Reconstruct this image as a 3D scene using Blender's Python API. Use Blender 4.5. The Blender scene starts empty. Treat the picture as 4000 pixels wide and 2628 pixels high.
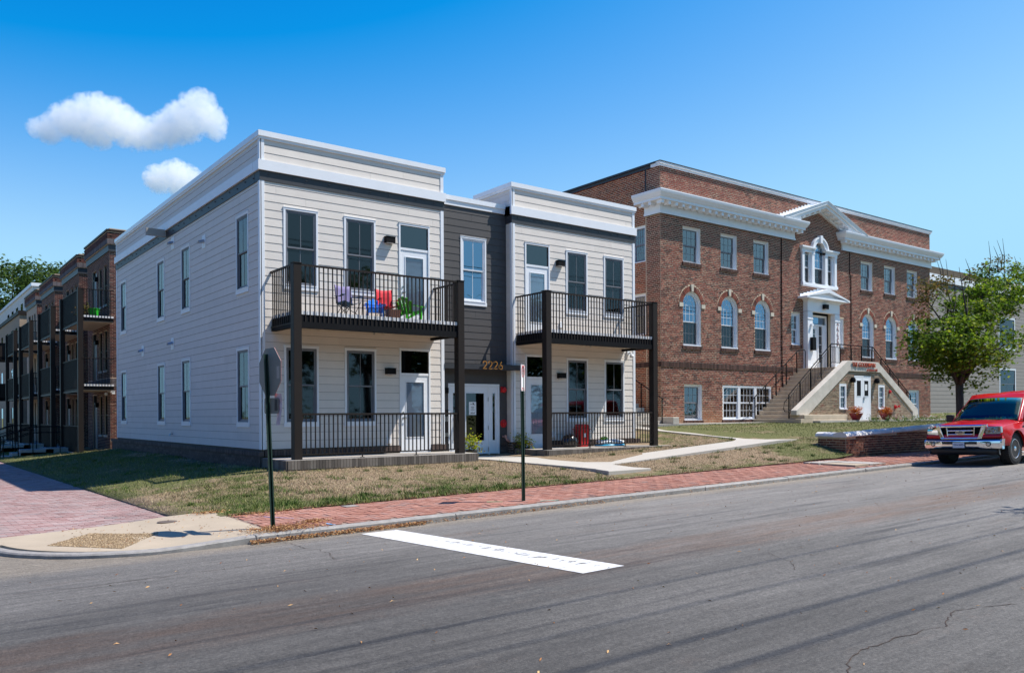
import bpy, math, random
import numpy as np
from mathutils import Vector, Matrix
random.seed(7); rng = np.random.default_rng(7)
scn = bpy.context.scene
COL = scn.collection
R = math.radians

# ------------------------------------------------------------ camera, sky, sun, exposure
CAMP = np.array([-7.1956, -19.3546, 0.8137])
YAW, ROLL, FPX = R(52.8), R(-0.33), 3240.0
cf = np.array([math.cos(YAW), math.sin(YAW), 0.0]); cr0 = np.array([math.sin(YAW), -math.cos(YAW), 0.0]); cu0 = np.array([0, 0, 1.0])
cR = cr0*math.cos(ROLL)+cu0*math.sin(ROLL); cU = -cr0*math.sin(ROLL)+cu0*math.cos(ROLL)
cam = bpy.data.cameras.new('camera'); camo = bpy.data.objects.new('camera', cam); COL.objects.link(camo)
camo.matrix_world = Matrix([[cR[i], cU[i], -cf[i], CAMP[i]] for i in range(3)]+[[0, 0, 0, 1]])
cam.sensor_width = 36; cam.lens = FPX/4000*36; cam.shift_y = (1617-1314)/4000
cam.clip_start = .1; cam.clip_end = 6000
scn.camera = camo
SUN = Vector((.53, -.30, 1.0)).normalized()
sun_el = math.asin(SUN.z); sun_az = math.atan2(SUN.x, SUN.y)
w = bpy.data.worlds.new('World'); scn.world = w; w.use_nodes = True
nt = w.node_tree; nt.nodes.clear()
wo = nt.nodes.new('ShaderNodeOutputWorld'); bg = nt.nodes.new('ShaderNodeBackground'); sky = nt.nodes.new('ShaderNodeTexSky')
sky.sky_type = 'NISHITA'; sky.sun_disc = False; sky.sun_elevation = sun_el; sky.sun_rotation = sun_az
sky.altitude = 100; sky.air_density = 1.0; sky.dust_density = .25; sky.ozone_density = 2.2
# the photograph's polarised, contrasty sky: one tone curve per channel over the whole sky
sepc = nt.nodes.new('ShaderNodeSeparateColor'); comc = nt.nodes.new('ShaderNodeCombineColor'); nt.links.new(sky.outputs[0], sepc.inputs[0])
for ch, (off, gain, top) in enumerate(((1.33, 2.15, 2.3), (1.15, 1.58, 4.3), (.0, 1.17, 5.8))):
    m1 = nt.nodes.new('ShaderNodeMath'); m1.operation = 'SUBTRACT'; nt.links.new(sepc.outputs[ch], m1.inputs[0]); m1.inputs[1].default_value = off
    m2 = nt.nodes.new('ShaderNodeMath'); m2.operation = 'MULTIPLY'; nt.links.new(m1.outputs[0], m2.inputs[0]); m2.inputs[1].default_value = gain
    m3 = nt.nodes.new('ShaderNodeMath'); m3.operation = 'SMOOTH_MIN'; nt.links.new(m2.outputs[0], m3.inputs[0]); m3.inputs[1].default_value = top; m3.inputs[2].default_value = 1.5
    m4 = nt.nodes.new('ShaderNodeMath'); m4.operation = 'MAXIMUM'; nt.links.new(m3.outputs[0], m4.inputs[0]); m4.inputs[1].default_value = .02
    nt.links.new(m4.outputs[0], comc.inputs[ch])
nt.links.new(comc.outputs[0], bg.inputs[0]); nt.links.new(bg.outputs[0], wo.inputs[0])
bg.inputs[1].default_value = .122
sl = bpy.data.lights.new('sun', 'SUN'); so = bpy.data.objects.new('sun', sl); COL.objects.link(so)
sl.energy = 5.0; sl.angle = R(.5); sl.color = (1, .955, .885)
so.rotation_euler = SUN.to_track_quat('Z', 'Y').to_euler()
scn.view_settings.view_transform = 'Standard'; scn.view_settings.look = 'None'; scn.view_settings.exposure = 0.52; scn.view_settings.gamma = 1
scn.render.engine = 'CYCLES'; scn.cycles.use_denoising = True; scn.cycles.max_bounces = 8; scn.cycles.transparent_max_bounces = 12
scn.cycles.caustics_reflective = False; scn.cycles.caustics_refractive = False

# ------------------------------------------------------------ object helpers
W = {}
def link(name, mesh, parent=None, M=None):
    o = bpy.data.objects.new(name, mesh); COL.objects.link(o)
    M = Matrix(M) if M is not None else Matrix.Identity(4)
    if parent is not None:
        o.parent = parent; o.matrix_parent_inverse = W[parent].inverted()
    o.matrix_basis = M; W[o] = M
    return o
def tag(o, label=None, cat=None, group=None, kind=None):
    if label: o['label'] = label
    if cat: o['category'] = cat
    if group: o['group'] = group
    if kind: o['kind'] = kind
    return o
def thing(name, label, cat, loc=(0, 0, 0), group=None, parent=None):
    o = link(name, None, parent, Matrix.Translation(loc)); o.empty_display_size = .2
    return tag(o, label, cat, group)
def copy_tree(o, newparent=None, M=None):
    c = o.copy(); COL.objects.link(c)
    if newparent is not None: c.parent = newparent
    if M is not None: c.matrix_basis = M
    for ch in list(o.children):
        copy_tree(ch, c)
    return c

class MB:
    """mesh collector in a local frame"""
    def __init__(s, T=None):
        s.v = []; s.f = []; s.m = []; s.T = T; s.mi = 0; s.n = 0
    def add(s, verts, faces):
        k = s.n
        s.v.extend([tuple(map(float, p)) for p in verts]); s.n += len(verts)
        s.f.extend([tuple(i+k for i in f) for f in faces]); s.m.extend([s.mi]*len(faces)); return s
    def box(s, x0, x1, y0, y1, z0, z1):
        return s.add([(x0,y0,z0),(x1,y0,z0),(x1,y1,z0),(x0,y1,z0),(x0,y0,z1),(x1,y0,z1),(x1,y1,z1),(x0,y1,z1)],
                     [(0,3,2,1),(4,5,6,7),(0,1,5,4),(1,2,6,5),(2,3,7,6),(3,0,4,7)])
    def prism(s, poly, d0, d1, ax='y'):
        """poly of (u,z) extruded along y from d0 to d1 (ax y), (y,z) along x, (x,y) along z"""
        n = len(poly)
        def P(a, b, d):
            return (a, d, b) if ax == 'y' else ((d, a, b) if ax == 'x' else (a, b, d))
        vs = [P(a, b, d0) for a, b in poly]+[P(a, b, d1) for a, b in poly]
        area = sum(poly[i][0]*poly[(i+1) % n][1]-poly[(i+1) % n][0]*poly[i][1] for i in range(n))
        flip = (area > 0) != (ax in 'y')
        fs = [tuple(range(n)), tuple(range(2*n-1, n-1, -1))]+[(i, i+n, (i+1) % n+n, (i+1) % n) for i in range(n)]
        # orientation: for ax y and CCW(u,z) the d0 cap faces -y
        if ax == 'y': good = area > 0
        elif ax == 'x': good = area < 0
        else: good = area < 0
        if not good: fs = [f[::-1] for f in fs]
        return s.add(vs, fs)
    def tube(s, pts, r, n=6, cap=True):
        pts = [Vector(p) for p in pts]; rings = []
        rr = r if isinstance(r, (list, tuple)) else [r]*len(pts)
        for i, p in enumerate(pts):
            t = (pts[min(i+1, len(pts)-1)]-pts[max(i-1, 0)]).normalized()
            a = Vector((0, 0, 1)) if abs(t.z) < .9 else Vector((1, 0, 0))
            x = t.cross(a).normalized(); y = t.cross(x).normalized()
            rings.append([p+rr[i]*(math.cos(2*math.pi*k/n)*x+math.sin(2*math.pi*k/n)*y) for k in range(n)])
        vs = [q for g in rings for q in g]; fs = []
        for i in range(len(pts)-1):
            for k in range(n):
                a = i*n+k; b = i*n+(k+1) % n
                fs.append((a, a+n, b+n, b))
        if cap: fs += [tuple(range(n)), tuple(range((len(pts)-1)*n, len(pts)*n))[::-1]]
        return s.add(vs, fs)
    def lathe(s, prof, c=(0, 0, 0), n=16, ax='z'):
        vs = []; fs = []
        for r, h in prof:
            for k in range(n):
                a = 2*math.pi*k/n; p = (r*math.cos(a), r*math.sin(a), h)
                if ax == 'y': p = (p[0], -h, p[1])
                if ax == 'x': p = (-h, p[0], p[1])
                vs.append((p[0]+c[0], p[1]+c[1], p[2]+c[2]))
        for i in range(len(prof)-1):
            for k in range(n):
                a = i*n+k; b = i*n+(k+1) % n
                fs.append((a, b, b+n, a+n))
        fs += [tuple(range(n))[::-1], tuple(range((len(prof)-1)*n, len(prof)*n))]
        return s.add(vs, fs)
    def arc(s, uc, zc, r0, r1, a0, a1, d0, d1, n=16):
        """ring segment in the u-z plane, between radii, from angle a0 to a1 (degrees), depth d0..d1"""
        vs = []; fs = []
        for i in range(n+1):
            a = R(a0+(a1-a0)*i/n); c, q = math.cos(a), math.sin(a)
            vs += [(uc+r0*c, d0, zc+r0*q), (uc+r1*c, d0, zc+r1*q), (uc+r1*c, d1, zc+r1*q), (uc+r0*c, d1, zc+r0*q)]
        for i in range(n):
            k = i*4
            for j in range(4):
                a, b = k+j, k+(j+1) % 4
                fs.append((a, a+4, b+4, b))
        fs += [(0, 1, 2, 3), (n*4+3, n*4+2, n*4+1, n*4)]
        return s.add(vs, fs)
    def disc(s, uc, zc, r, d, n=20, a0=0, a1=360):
        vs = [(uc+r*math.cos(R(a0+(a1-a0)*i/n)), d, zc+r*math.sin(R(a0+(a1-a0)*i/n))) for i in range(n+(a1-a0 < 360))]
        return s.add(vs, [tuple(range(len(vs)))])
    def mesh(s, name, mats, smooth=False):
        me = bpy.data.meshes.new(name)
        V = np.array(s.v) if s.v else np.zeros((0, 3))
        F = s.f
        if s.T is not None:
            A = np.array(s.T); V = V@A[:3, :3].T+A[:3, 3]
            if np.linalg.det(A[:3, :3]) < 0: F = [f[::-1] for f in F]
        me.from_pydata(V.tolist(), [], F)
        for m in (mats if isinstance(mats, (list, tuple)) else [mats]): me.materials.append(m)
        if any(s.m): me.polygons.foreach_set('material_index', s.m)
        if smooth: me.polygons.foreach_set('use_smooth', [True]*len(me.polygons))
        return me
    def build(s, name, mats, parent=None, M=None, smooth=False, bevel=0):
        o = link(name, s.mesh(name, mats, smooth), parent, M)
        if bevel:
            b = o.modifiers.new('bevel', 'BEVEL'); b.width = bevel; b.segments = 2; b.limit_method = 'ANGLE'
        return o

def TF(Y0=0.0):  # wall facing -Y : (u,d,z)->(u, Y0+d, z)
    return np.array([[1, 0, 0, 0], [0, 1, 0, Y0], [0, 0, 1, 0], [0, 0, 0, 1.0]])
def TL(X0=0.0):  # wall facing -X : (u,d,z)->(X0+d, u, z)
    return np.array([[0, 1, 0, X0], [1, 0, 0, 0], [0, 0, 1, 0], [0, 0, 0, 1.0]])
def trs(x, y, z, sx=1, sy=1, sz=1, rz=0, ry=0):
    return np.array(Matrix.Translation((x, y, z))@Matrix.Rotation(rz, 4, 'Z')@Matrix.Rotation(ry, 4, 'Y')@Matrix.Diagonal((sx, sy, sz, 1)))

class Pieces:
    """alike pieces: the ones that show largest become objects sharing one mesh, the rest one joined mesh"""
    def __init__(s, name, mat, proto, parent, limit=300, rest=None):
        s.name, s.mat, s.proto, s.parent, s.limit, s.rest = name, mat, proto, parent, limit, rest or name+'work'; s.M = []; s.P = []
    def add(s, M, size=1.0):
        s.M.append(M); c = M[:3, 3]
        s.P.append(size/max(1.0, float(np.linalg.norm(c-CAMP))))
    def build(s):
        if not s.M: return
        order = np.argsort(-np.array(s.P), kind='stable')
        me = s.proto.mesh(s.name, s.mat)
        for i in order[:s.limit]: link(s.name, me, s.parent, Matrix(s.M[i].tolist()))
        rest = order[s.limit:]
        if len(rest):
            V0 = np.array(s.proto.v); F0 = s.proto.f; nv = len(V0); Vs = []; Fs = []
            for k, i in enumerate(rest):
                A = s.M[i]; Vs.append(V0@A[:3, :3].T+A[:3, 3])
                neg = np.linalg.det(A[:3, :3]) < 0
                Fs.extend([tuple(j+k*nv for j in (f[::-1] if neg else f)) for f in F0])
            m2 = bpy.data.meshes.new(s.rest); m2.from_pydata(np.vstack(Vs).tolist(), [], Fs); m2.materials.append(s.mat)
            o = link(s.rest, m2, s.parent); o['kind'] = 'stuff'

# ------------------------------------------------------------ material helpers
def newmat(name):
    m = bpy.data.materials.new(name); m.use_nodes = True; nt = m.node_tree
    b = nt.nodes['Principled BSDF']; return m, nt, b
def nd(nt, typ, **kw):
    n = nt.nodes.new(typ)
    for k, v in kw.items():
        if k.startswith('_'): setattr(n, k[1:], v)
        else: n.inputs[k.replace('__', ' ')].default_value = v
    return n
def lk(nt, a, b): nt.links.new(a, b)
def math_n(nt, op, a, b=None, clamp=False):
    n = nt.nodes.new('ShaderNodeMath'); n.operation = op; n.use_clamp = clamp
    for i, x in enumerate((a, b)):
        if x is None: continue
        if isinstance(x, (int, float)): n.inputs[i].default_value = x
        else: lk(nt, x, n.inputs[i])
    return n.outputs[0]
def rnd_n(nt):
    oi = nt.nodes.new('ShaderNodeObjectInfo'); g = nt.nodes.new('ShaderNodeNewGeometry')
    return math_n(nt, 'FRACT', math_n(nt, 'ADD', oi.outputs['Random'], g.outputs['Random Per Island']))
def pos_n(nt): return nt.nodes.new('ShaderNodeNewGeometry').outputs['Position']
def noise_n(nt, scale, detail=4, vec=None, rough=.55, sc3=None):
    n = nt.nodes.new('ShaderNodeTexNoise'); n.inputs['Scale'].default_value = scale; n.inputs['Detail'].default_value = detail; n.inputs['Roughness'].default_value = rough
    v = vec if vec is not None else pos_n(nt)
    if sc3:
        mp = nt.nodes.new('ShaderNodeMapping'); mp.inputs['Scale'].default_value = sc3; lk(nt, v, mp.inputs[0]); v = mp.outputs[0]
    lk(nt, v, n.inputs['Vector']); return n.outputs['Fac']
def ramp_n(nt, fac, stops, interp='LINEAR'):
    r = nt.nodes.new('ShaderNodeValToRGB'); cr = r.color_ramp; cr.interpolation = interp
    while len(cr.elements) < len(stops): cr.elements.new(.5)
    for e, (p, c) in zip(cr.elements, stops):
        e.position = p; e.color = (*c, 1) if len(c) == 3 else c
    if fac is not None: lk(nt, fac, r.inputs[0])
    return r.outputs[0]
def mix_n(nt, fac, a, b, blend='MIX'):
    n = nt.nodes.new('ShaderNodeMix'); n.data_type = 'RGBA'; n.blend_type = blend
    for s, x in ((n.inputs[0], fac), (n.inputs[6], a), (n.inputs[7], b)):
        if isinstance(x, (int, float)): s.default_value = x
        elif isinstance(x, tuple): s.default_value = (*x, 1) if len(x) == 3 else x
        else: lk(nt, x, s)
    return n.outputs[2]
def mr_n(nt, x, a, b, c=0, d=1):
    n = nt.nodes.new('ShaderNodeMapRange'); lk(nt, x, n.inputs[0])
    for i, v in enumerate((a, b, c, d)): n.inputs[i+1].default_value = v
    return n.outputs[0]
def bump_n(nt, h, b, strength=.3, dist=.01):
    n = nt.nodes.new('ShaderNodeBump'); n.inputs['Strength'].default_value = strength; n.inputs['Distance'].default_value = dist
    lk(nt, h, n.inputs['Height']); lk(nt, n.outputs[0], b.inputs['Normal'])
def mk(name, col, rough=.6, metal=0, var=0, ramp=None, namt=.12, nscale=3, fine=.06, fscale=60, bump=0, bscale=80, spec=.5, coat=0, sc3=None):
    m, nt, b = newmat(name)
    c = None
    if ramp: c = ramp_n(nt, rnd_n(nt), ramp, 'LINEAR')
    else:
        rgb = nt.nodes.new('ShaderNodeRGB'); rgb.outputs[0].default_value = (*col, 1); c = rgb.outputs[0]
    f = mr_n(nt, noise_n(nt, nscale, 5, sc3=sc3), .25, .75, 1-namt, 1+namt)
    if fine: f = math_n(nt, 'MULTIPLY', f, mr_n(nt, noise_n(nt, fscale, 2), .25, .75, 1-fine, 1+fine))
    if var: f = math_n(nt, 'MULTIPLY', f, mr_n(nt, rnd_n(nt), 0, 1, 1-var, 1+var))
    vm = nt.nodes.new('ShaderNodeVectorMath'); vm.operation = 'SCALE'; lk(nt, c, vm.inputs[0]); lk(nt, f, vm.inputs['Scale'])
    lk(nt, vm.outputs[0], b.inputs['Base Color'])
    b.inputs['Roughness'].default_value = rough; b.inputs['Metallic'].default_value = metal
    b.inputs['Specular IOR Level'].default_value = spec; b.inputs['Coat Weight'].default_value = coat; b.inputs['Coat Roughness'].default_value = .03
    if bump: bump_n(nt, noise_n(nt, bscale, 4), b, bump, .01)
    return m

M = {}
M['siding'] = mk('beige siding', (.68, .615, .55), .65, var=.035, namt=.04, fine=.03, bump=.08)
M['siding_dark'] = mk('charcoal siding', (.062, .056, .055), .6, var=.05, namt=.06, fine=.04)
M['sheath'] = mk('wall sheathing', (.10, .075, .05), .9)
M['white'] = mk('white painted trim', (.77, .78, .80), .45, namt=.03, fine=.02)
M['white_metal'] = mk('white metal coping', (.78, .79, .81), .25, namt=.03, spec=.6)
M['band_dark'] = mk('dark band', (.032, .033, .038), .5, namt=.15)
M['bronze'] = mk('dark bronze metal', (.024, .019, .0165), .5, namt=.08, spec=.15)
M['deck_metal'] = mk('corrugated white metal', (.7, .68, .66), .35)
M['black'] = mk('black metal', (.010, .010, .011), .6, spec=.08)
M['soffit'] = mk('tan soffit', (.52, .43, .33), .8, namt=.05)
M['vinyl_grey'] = mk('grey vinyl sash', (.16, .165, .185), .5)
M['vinyl_white'] = mk('white vinyl sash', (.7, .72, .76), .4)
M['inside'] = mk('dim room', (.10, .095, .09), .9)
M['blind'] = mk('grey window blind', (.17, .18, .185), .7)
M['blind_white'] = mk('white door blind', (.72, .74, .80), .5)
M['porch_brick'] = mk('grey brown porch brick', 0, .8, ramp=[(0, (.075, .062, .05)), (.5, (.12, .10, .083)), (1, (.17, .145, .12))], namt=.15, bump=.3)
M['base_brick'] = mk('dark base brick', 0, .8, ramp=[(0, (.05, .032, .027)), (.5, (.085, .056, .045)), (1, (.115, .08, .065))], namt=.2, bump=.3)
M['porch_mortar'] = mk('dark mortar', (.07, .062, .055), .9)
M['slab'] = mk('grey concrete slab', (.34, .31, .275), .8, namt=.12, bump=.2)
M['path'] = mk('pale new concrete', (.42, .385, .335), .75, namt=.05, fine=.05, nscale=1.5)
M['ramp'] = mk('tan corner concrete', (.37, .30, .215), .8, namt=.14, fine=.10, fscale=90, nscale=1.2)
M['kerb'] = mk('granite kerb', 0, .75, ramp=[(0, (.22, .205, .19)), (1, (.30, .28, .255))], namt=.25, nscale=9, fine=.15, fscale=140, bump=.5)
M['stone'] = mk('limestone', (.55, .49, .39), .8, namt=.1)
M['stair'] = mk('stair concrete', (.50, .41, .30), .8, namt=.2, nscale=2.5)
M['parapet'] = mk('weathered cream concrete', (.55, .50, .43), .85, namt=.16, nscale=2.2, fine=.08, bump=.3)
M['copper'] = mk('copper numerals', (.62, .27, .06), .35, metal=.6)
M['rust'] = mk('rust red lettering', (.36, .055, .02), .5)
M['red'] = mk('red plastic', (.55, .012, .016), .35, namt=.05)
M['green_post'] = mk('dark green steel post', (.012, .035, .022), .45)
M['sign_white'] = mk('white sign face', (.8, .8, .8), .4, namt=.02, fine=0)
M['sign_red'] = mk('sign red', (.5, .01, .015), .4, namt=.02)
M['sign_back'] = mk('bare aluminium sign back', (.20, .20, .18), .6, metal=.2, namt=.08)
M['siding_grey'] = mk('grey beige siding', (.27, .24, .215), .7, var=.03, namt=.05)
M['paint'] = None

def glass(name, tint, refl=1.5, base=.05, rough=.015, wav=.0, gc=(.95, .97, 1)):
    m = bpy.data.materials.new(name); m.use_nodes = True; nt = m.node_tree; nt.nodes.clear()
    out = nt.nodes.new('ShaderNodeOutputMaterial'); g = nt.nodes.new('ShaderNodeBsdfGlossy'); t = nt.nodes.new('ShaderNodeBsdfTransparent'); mx = nt.nodes.new('ShaderNodeMixShader')
    g.inputs['Roughness'].default_value = rough; g.inputs[0].default_value = (*gc, 1); t.inputs[0].default_value = (*tint, 1)
    fr = nt.nodes.new('ShaderNodeFresnel'); fr.inputs[0].default_value = 1.52
    f = math_n(nt, 'MULTIPLY', fr.outputs[0], refl); f = math_n(nt, 'ADD', f, base, True)
    lk(nt, f, mx.inputs[0]); lk(nt, t.outputs[0], mx.inputs[1]); lk(nt, g.outputs[0], mx.inputs[2]); lk(nt, mx.outputs[0], out.inputs[0])
    if wav:
        bp = nt.nodes.new('ShaderNodeBump'); bp.inputs['Strength'].default_value = wav; bp.inputs['Distance'].default_value = .02
        lk(nt, noise_n(nt, 1.3, 1), bp.inputs['Height']); lk(nt, bp.outputs[0], g.inputs['Normal']); 
    return m
M['glass'] = glass('window glass behind screen', (.26, .28, .29), .9, .015, .03)
M['glass_bright'] = glass('clear reflective glass', (.25, .32, .36), 2.2, .26, .01, .04, gc=(.5, .72, .95))
M['glass_mid'] = glass('old window glass', (.28, .30, .32), 1.9, .09, .02, .03)
M['glass_dark'] = glass('dark glass', (.14, .14, .14), 1.2, .03, .01)
M['glass_truck'] = glass('tinted windscreen', (.30, .36, .38), 1.0, .07, .01, gc=(1, 1, .72))

# Goodwyn style brick: maroon brown, orange red toward the base and on the side wall
def brick_mat(name, ramp, soot=True, lowtint=None, mortarish=0):
    m, nt, b = newmat(name)
    rn = rnd_n(nt); c = ramp_n(nt, rn, ramp)
    P = pos_n(nt); sp = nt.nodes.new('ShaderNodeSeparateXYZ'); lk(nt, P, sp.inputs[0])
    f = mr_n(nt, noise_n(nt, .55, 4, P), .3, .7, .82, 1.16)
    f = math_n(nt, 'MULTIPLY', f, mr_n(nt, noise_n(nt, 30, 3, P), .25, .75, .88, 1.12))
    vm = nt.nodes.new('ShaderNodeVectorMath'); vm.operation = 'SCALE'; lk(nt, c, vm.inputs[0]); lk(nt, f, vm.inputs['Scale']); c = vm.outputs[0]
    if lowtint:
        zz = math_n(nt, 'ADD', sp.outputs[2], math_n(nt, 'MULTIPLY', noise_n(nt, .8, 3, P), 1.6))
        c = mix_n(nt, mr_n(nt, zz, 1.2, 1.9, .75, 0), c, lowtint)
        # redder patch high on the parapet
        pz = math_n(nt, 'MULTIPLY', mr_n(nt, sp.outputs[2], 9.6, 9.75), mr_n(nt, noise_n(nt, .45, 3, P), .45, .58))
        c = mix_n(nt, math_n(nt, 'MULTIPLY', pz, .55), c, (.22, .045, .03))
        top = math_n(nt, 'MULTIPLY', mr_n(nt, sp.outputs[2], 10.25, 10.6), mr_n(nt, noise_n(nt, 1.5, 3, P), .4, .6))
        c = mix_n(nt, math_n(nt, 'MULTIPLY', top, .6), c, (.03, .022, .02))
    lk(nt, c, b.inputs['Base Color']); b.inputs['Roughness'].default_value = .85; b.inputs['Specular IOR Level'].default_value = .25
    bump_n(nt, noise_n(nt, 90, 4, P), b, .35, .006)
    return m
M['brick'] = brick_mat('maroon brown old brick', [(0, (.08, .026, .020)), (.3, (.165, .048, .032)), (.7, (.235, .070, .046)), (.93, (.29, .095, .062)), (1, (.11, .062, .05))], lowtint=(.30, .12, .05))
M['brick_sill'] = brick_mat('dark brown soldier brick', [(0, (.045, .027, .022)), (.5, (.085, .045, .035)), (1, (.13, .07, .055))])
M['brick_red'] = brick_mat('orange red brick', [(0, (.13, .025, .012)), (.5, (.27, .055, .022)), (1, (.36, .09, .035))])
M['brick_tan'] = brick_mat('tan brown brick', [(0, (.17, .115, .075)), (.4, (.24, .17, .115)), (.75, (.30, .22, .15)), (1, (.20, .08, .055))])
M['brick_row'] = brick_mat('red row brick', [(0, (.05, .02, .018)), (.5, (.11, .038, .030)), (.9, (.145, .055, .042)), (1, (.05, .028, .028))])
M['brick_wall'] = brick_mat('dark weathered wall brick', [(0, (.10, .04, .03)), (.5, (.19, .07, .045)), (1, (.30, .13, .07))])
M['brick_soldier'] = brick_mat('grey purple soldier brick', [(0, (.09, .075, .08)), (1, (.17, .14, .14))])
M['mortar'] = mk('cream mortar', (.56, .45, .31), .9, namt=.15, nscale=6)
M['mortar_row'] = mk('buff mortar', (.50, .37, .26), .9, namt=.1)
M['tan_block'] = mk('tan brick courses', (.34, .25, .17), .85)

# ------------------------------------------------------------ ground heights
def zroad(x, y):
    d = -8.4-y; c = .03*np.minimum(np.maximum(d, 0), 5.2)-.03*np.maximum(d-5.2, 0)
    return -.85+.0165*np.clip(x, -30, 40)+np.maximum(c, -.35)
def zkerb(x): return -.75+.0145*np.clip(x, -30, 40)
def zwalk(x, y): return zkerb(x)+.02*(np.clip(y, -8.4, -6.3)+8.4)
CP = [(-3.45,-5.6,-.80),(-3.45,-4.3,-.835),(-3.45,-3,-.843),(-3.45,-1,-.853),(-3.45,.5,-.862),(-3.45,3,-.876),(-3.45,6,-.892),(-3.45,9,-.909),(-3.45,12,-.926),(-3.45,18,-.959),(-3.45,26,-1.0),(-3.45,40,-1.08),(-3.45,80,-1.16),
      (-1.8,-3,-.62),(-1.8,1,-.56),(-1.8,7,-.55),(-1.8,12,-.58),(-.2,.2,-.43),(-.2,8,-.40),(-.2,15,-.42),(-1,16.5,-.62),(-1.6,19,-.78),(-1.6,24,-.8),(.5,19,-.6),(.5,30,-.8),(-1.2,40,-.9),(0,80,-1),
      (0,-1.7,-.43),(2.6,-1.7,-.42),(5.2,-1.7,-.40),(6.3,0,-.40),(6.3,-1.6,-.42),(6.4,-3.4,-.46),(6.4,-5,-.57),(5,-4.2,-.55),(2.5,-4.2,-.6),(0,-4.2,-.63),
      (7.6,-1.7,-.35),(10,-1.7,-.30),(12.7,-1.7,-.22),(13.2,0,-.1),(8,-3.5,-.42),(10,-3.5,-.31),(12,-3.5,-.18),(14.5,-3.5,-.04),(9,-5.1,-.45),(12,-5.1,-.34),
      (16,-3,.03),(14,-5.3,-.22),(14.6,-1.5,.08),(14.8,.5,.2),(15.5,2.4,.3),(16,-5.6,.0),(19,-5.6,.16),(23,-5.6,.3),(18,-1,.22),(18,1.6,.34),(23,0,.36),(24,-3,.34),(30,0,.37),(33,0,.35),(30,-4,.40),(38,-4,.46),(38,3,.48),(45,-4,.5),(50,6,.7),(60,10,.9),(80,20,1.2),(80,80,1.2),(30,60,0),(10,30,-.3)]
for xx in np.arange(-2.9, 15, 1.9): CP.append((xx, -6.3, float(zwalk(xx, -6.3))+.015))
for xx in (15.2, 25, 40, 60, 80): CP.append((xx, -6.0, float(zwalk(xx, -6.3))+(.62 if xx > 16 else .1)))
CP = np.array(CP)
def _phi(r): return r
_n = len(CP); _D = np.linalg.norm(CP[:, None, :2]-CP[None, :, :2], axis=2)
_A = np.zeros((_n+3, _n+3)); _A[:_n, :_n] = _phi(_D)-np.eye(_n)*.15; _A[:_n, _n] = 1; _A[:_n, _n+1:] = CP[:, :2]; _A[_n:, :_n] = _A[:_n, _n:].T
_W = np.linalg.solve(_A, np.concatenate([CP[:, 2], [0, 0, 0]]))
def zlawn(x, y):
    x = np.asarray(x, float); y = np.asarray(y, float); sh = x.shape
    q = np.stack([x.ravel(), y.ravel()], 1); d = np.linalg.norm(q[:, None]-CP[None, :, :2], axis=2)
    r = _phi(d)@_W[:_n]+_W[_n]+q@_W[_n+1:]
    return r.reshape(sh)

def grid_mesh(name, xs, ys, zf, mat, keep=None):
    X, Y = np.meshgrid(xs, ys); Z = zf(X, Y); nx = len(xs)
    V = np.stack([X.ravel(), Y.ravel(), Z.ravel()], 1); F = []
    for j in range(len(ys)-1):
        for i in range(nx-1):
            if keep is None or keep((xs[i]+xs[i+1])/2, (ys[j]+ys[j+1])/2):
                a = j*nx+i; F.append((a, a+1, a+1+nx, a+nx))
    me = bpy.data.meshes.new(name); me.from_pydata(V.tolist(), [], F); me.materials.append(mat)
    me.polygons.foreach_set('use_smooth', [True]*len(F)); return me

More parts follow.
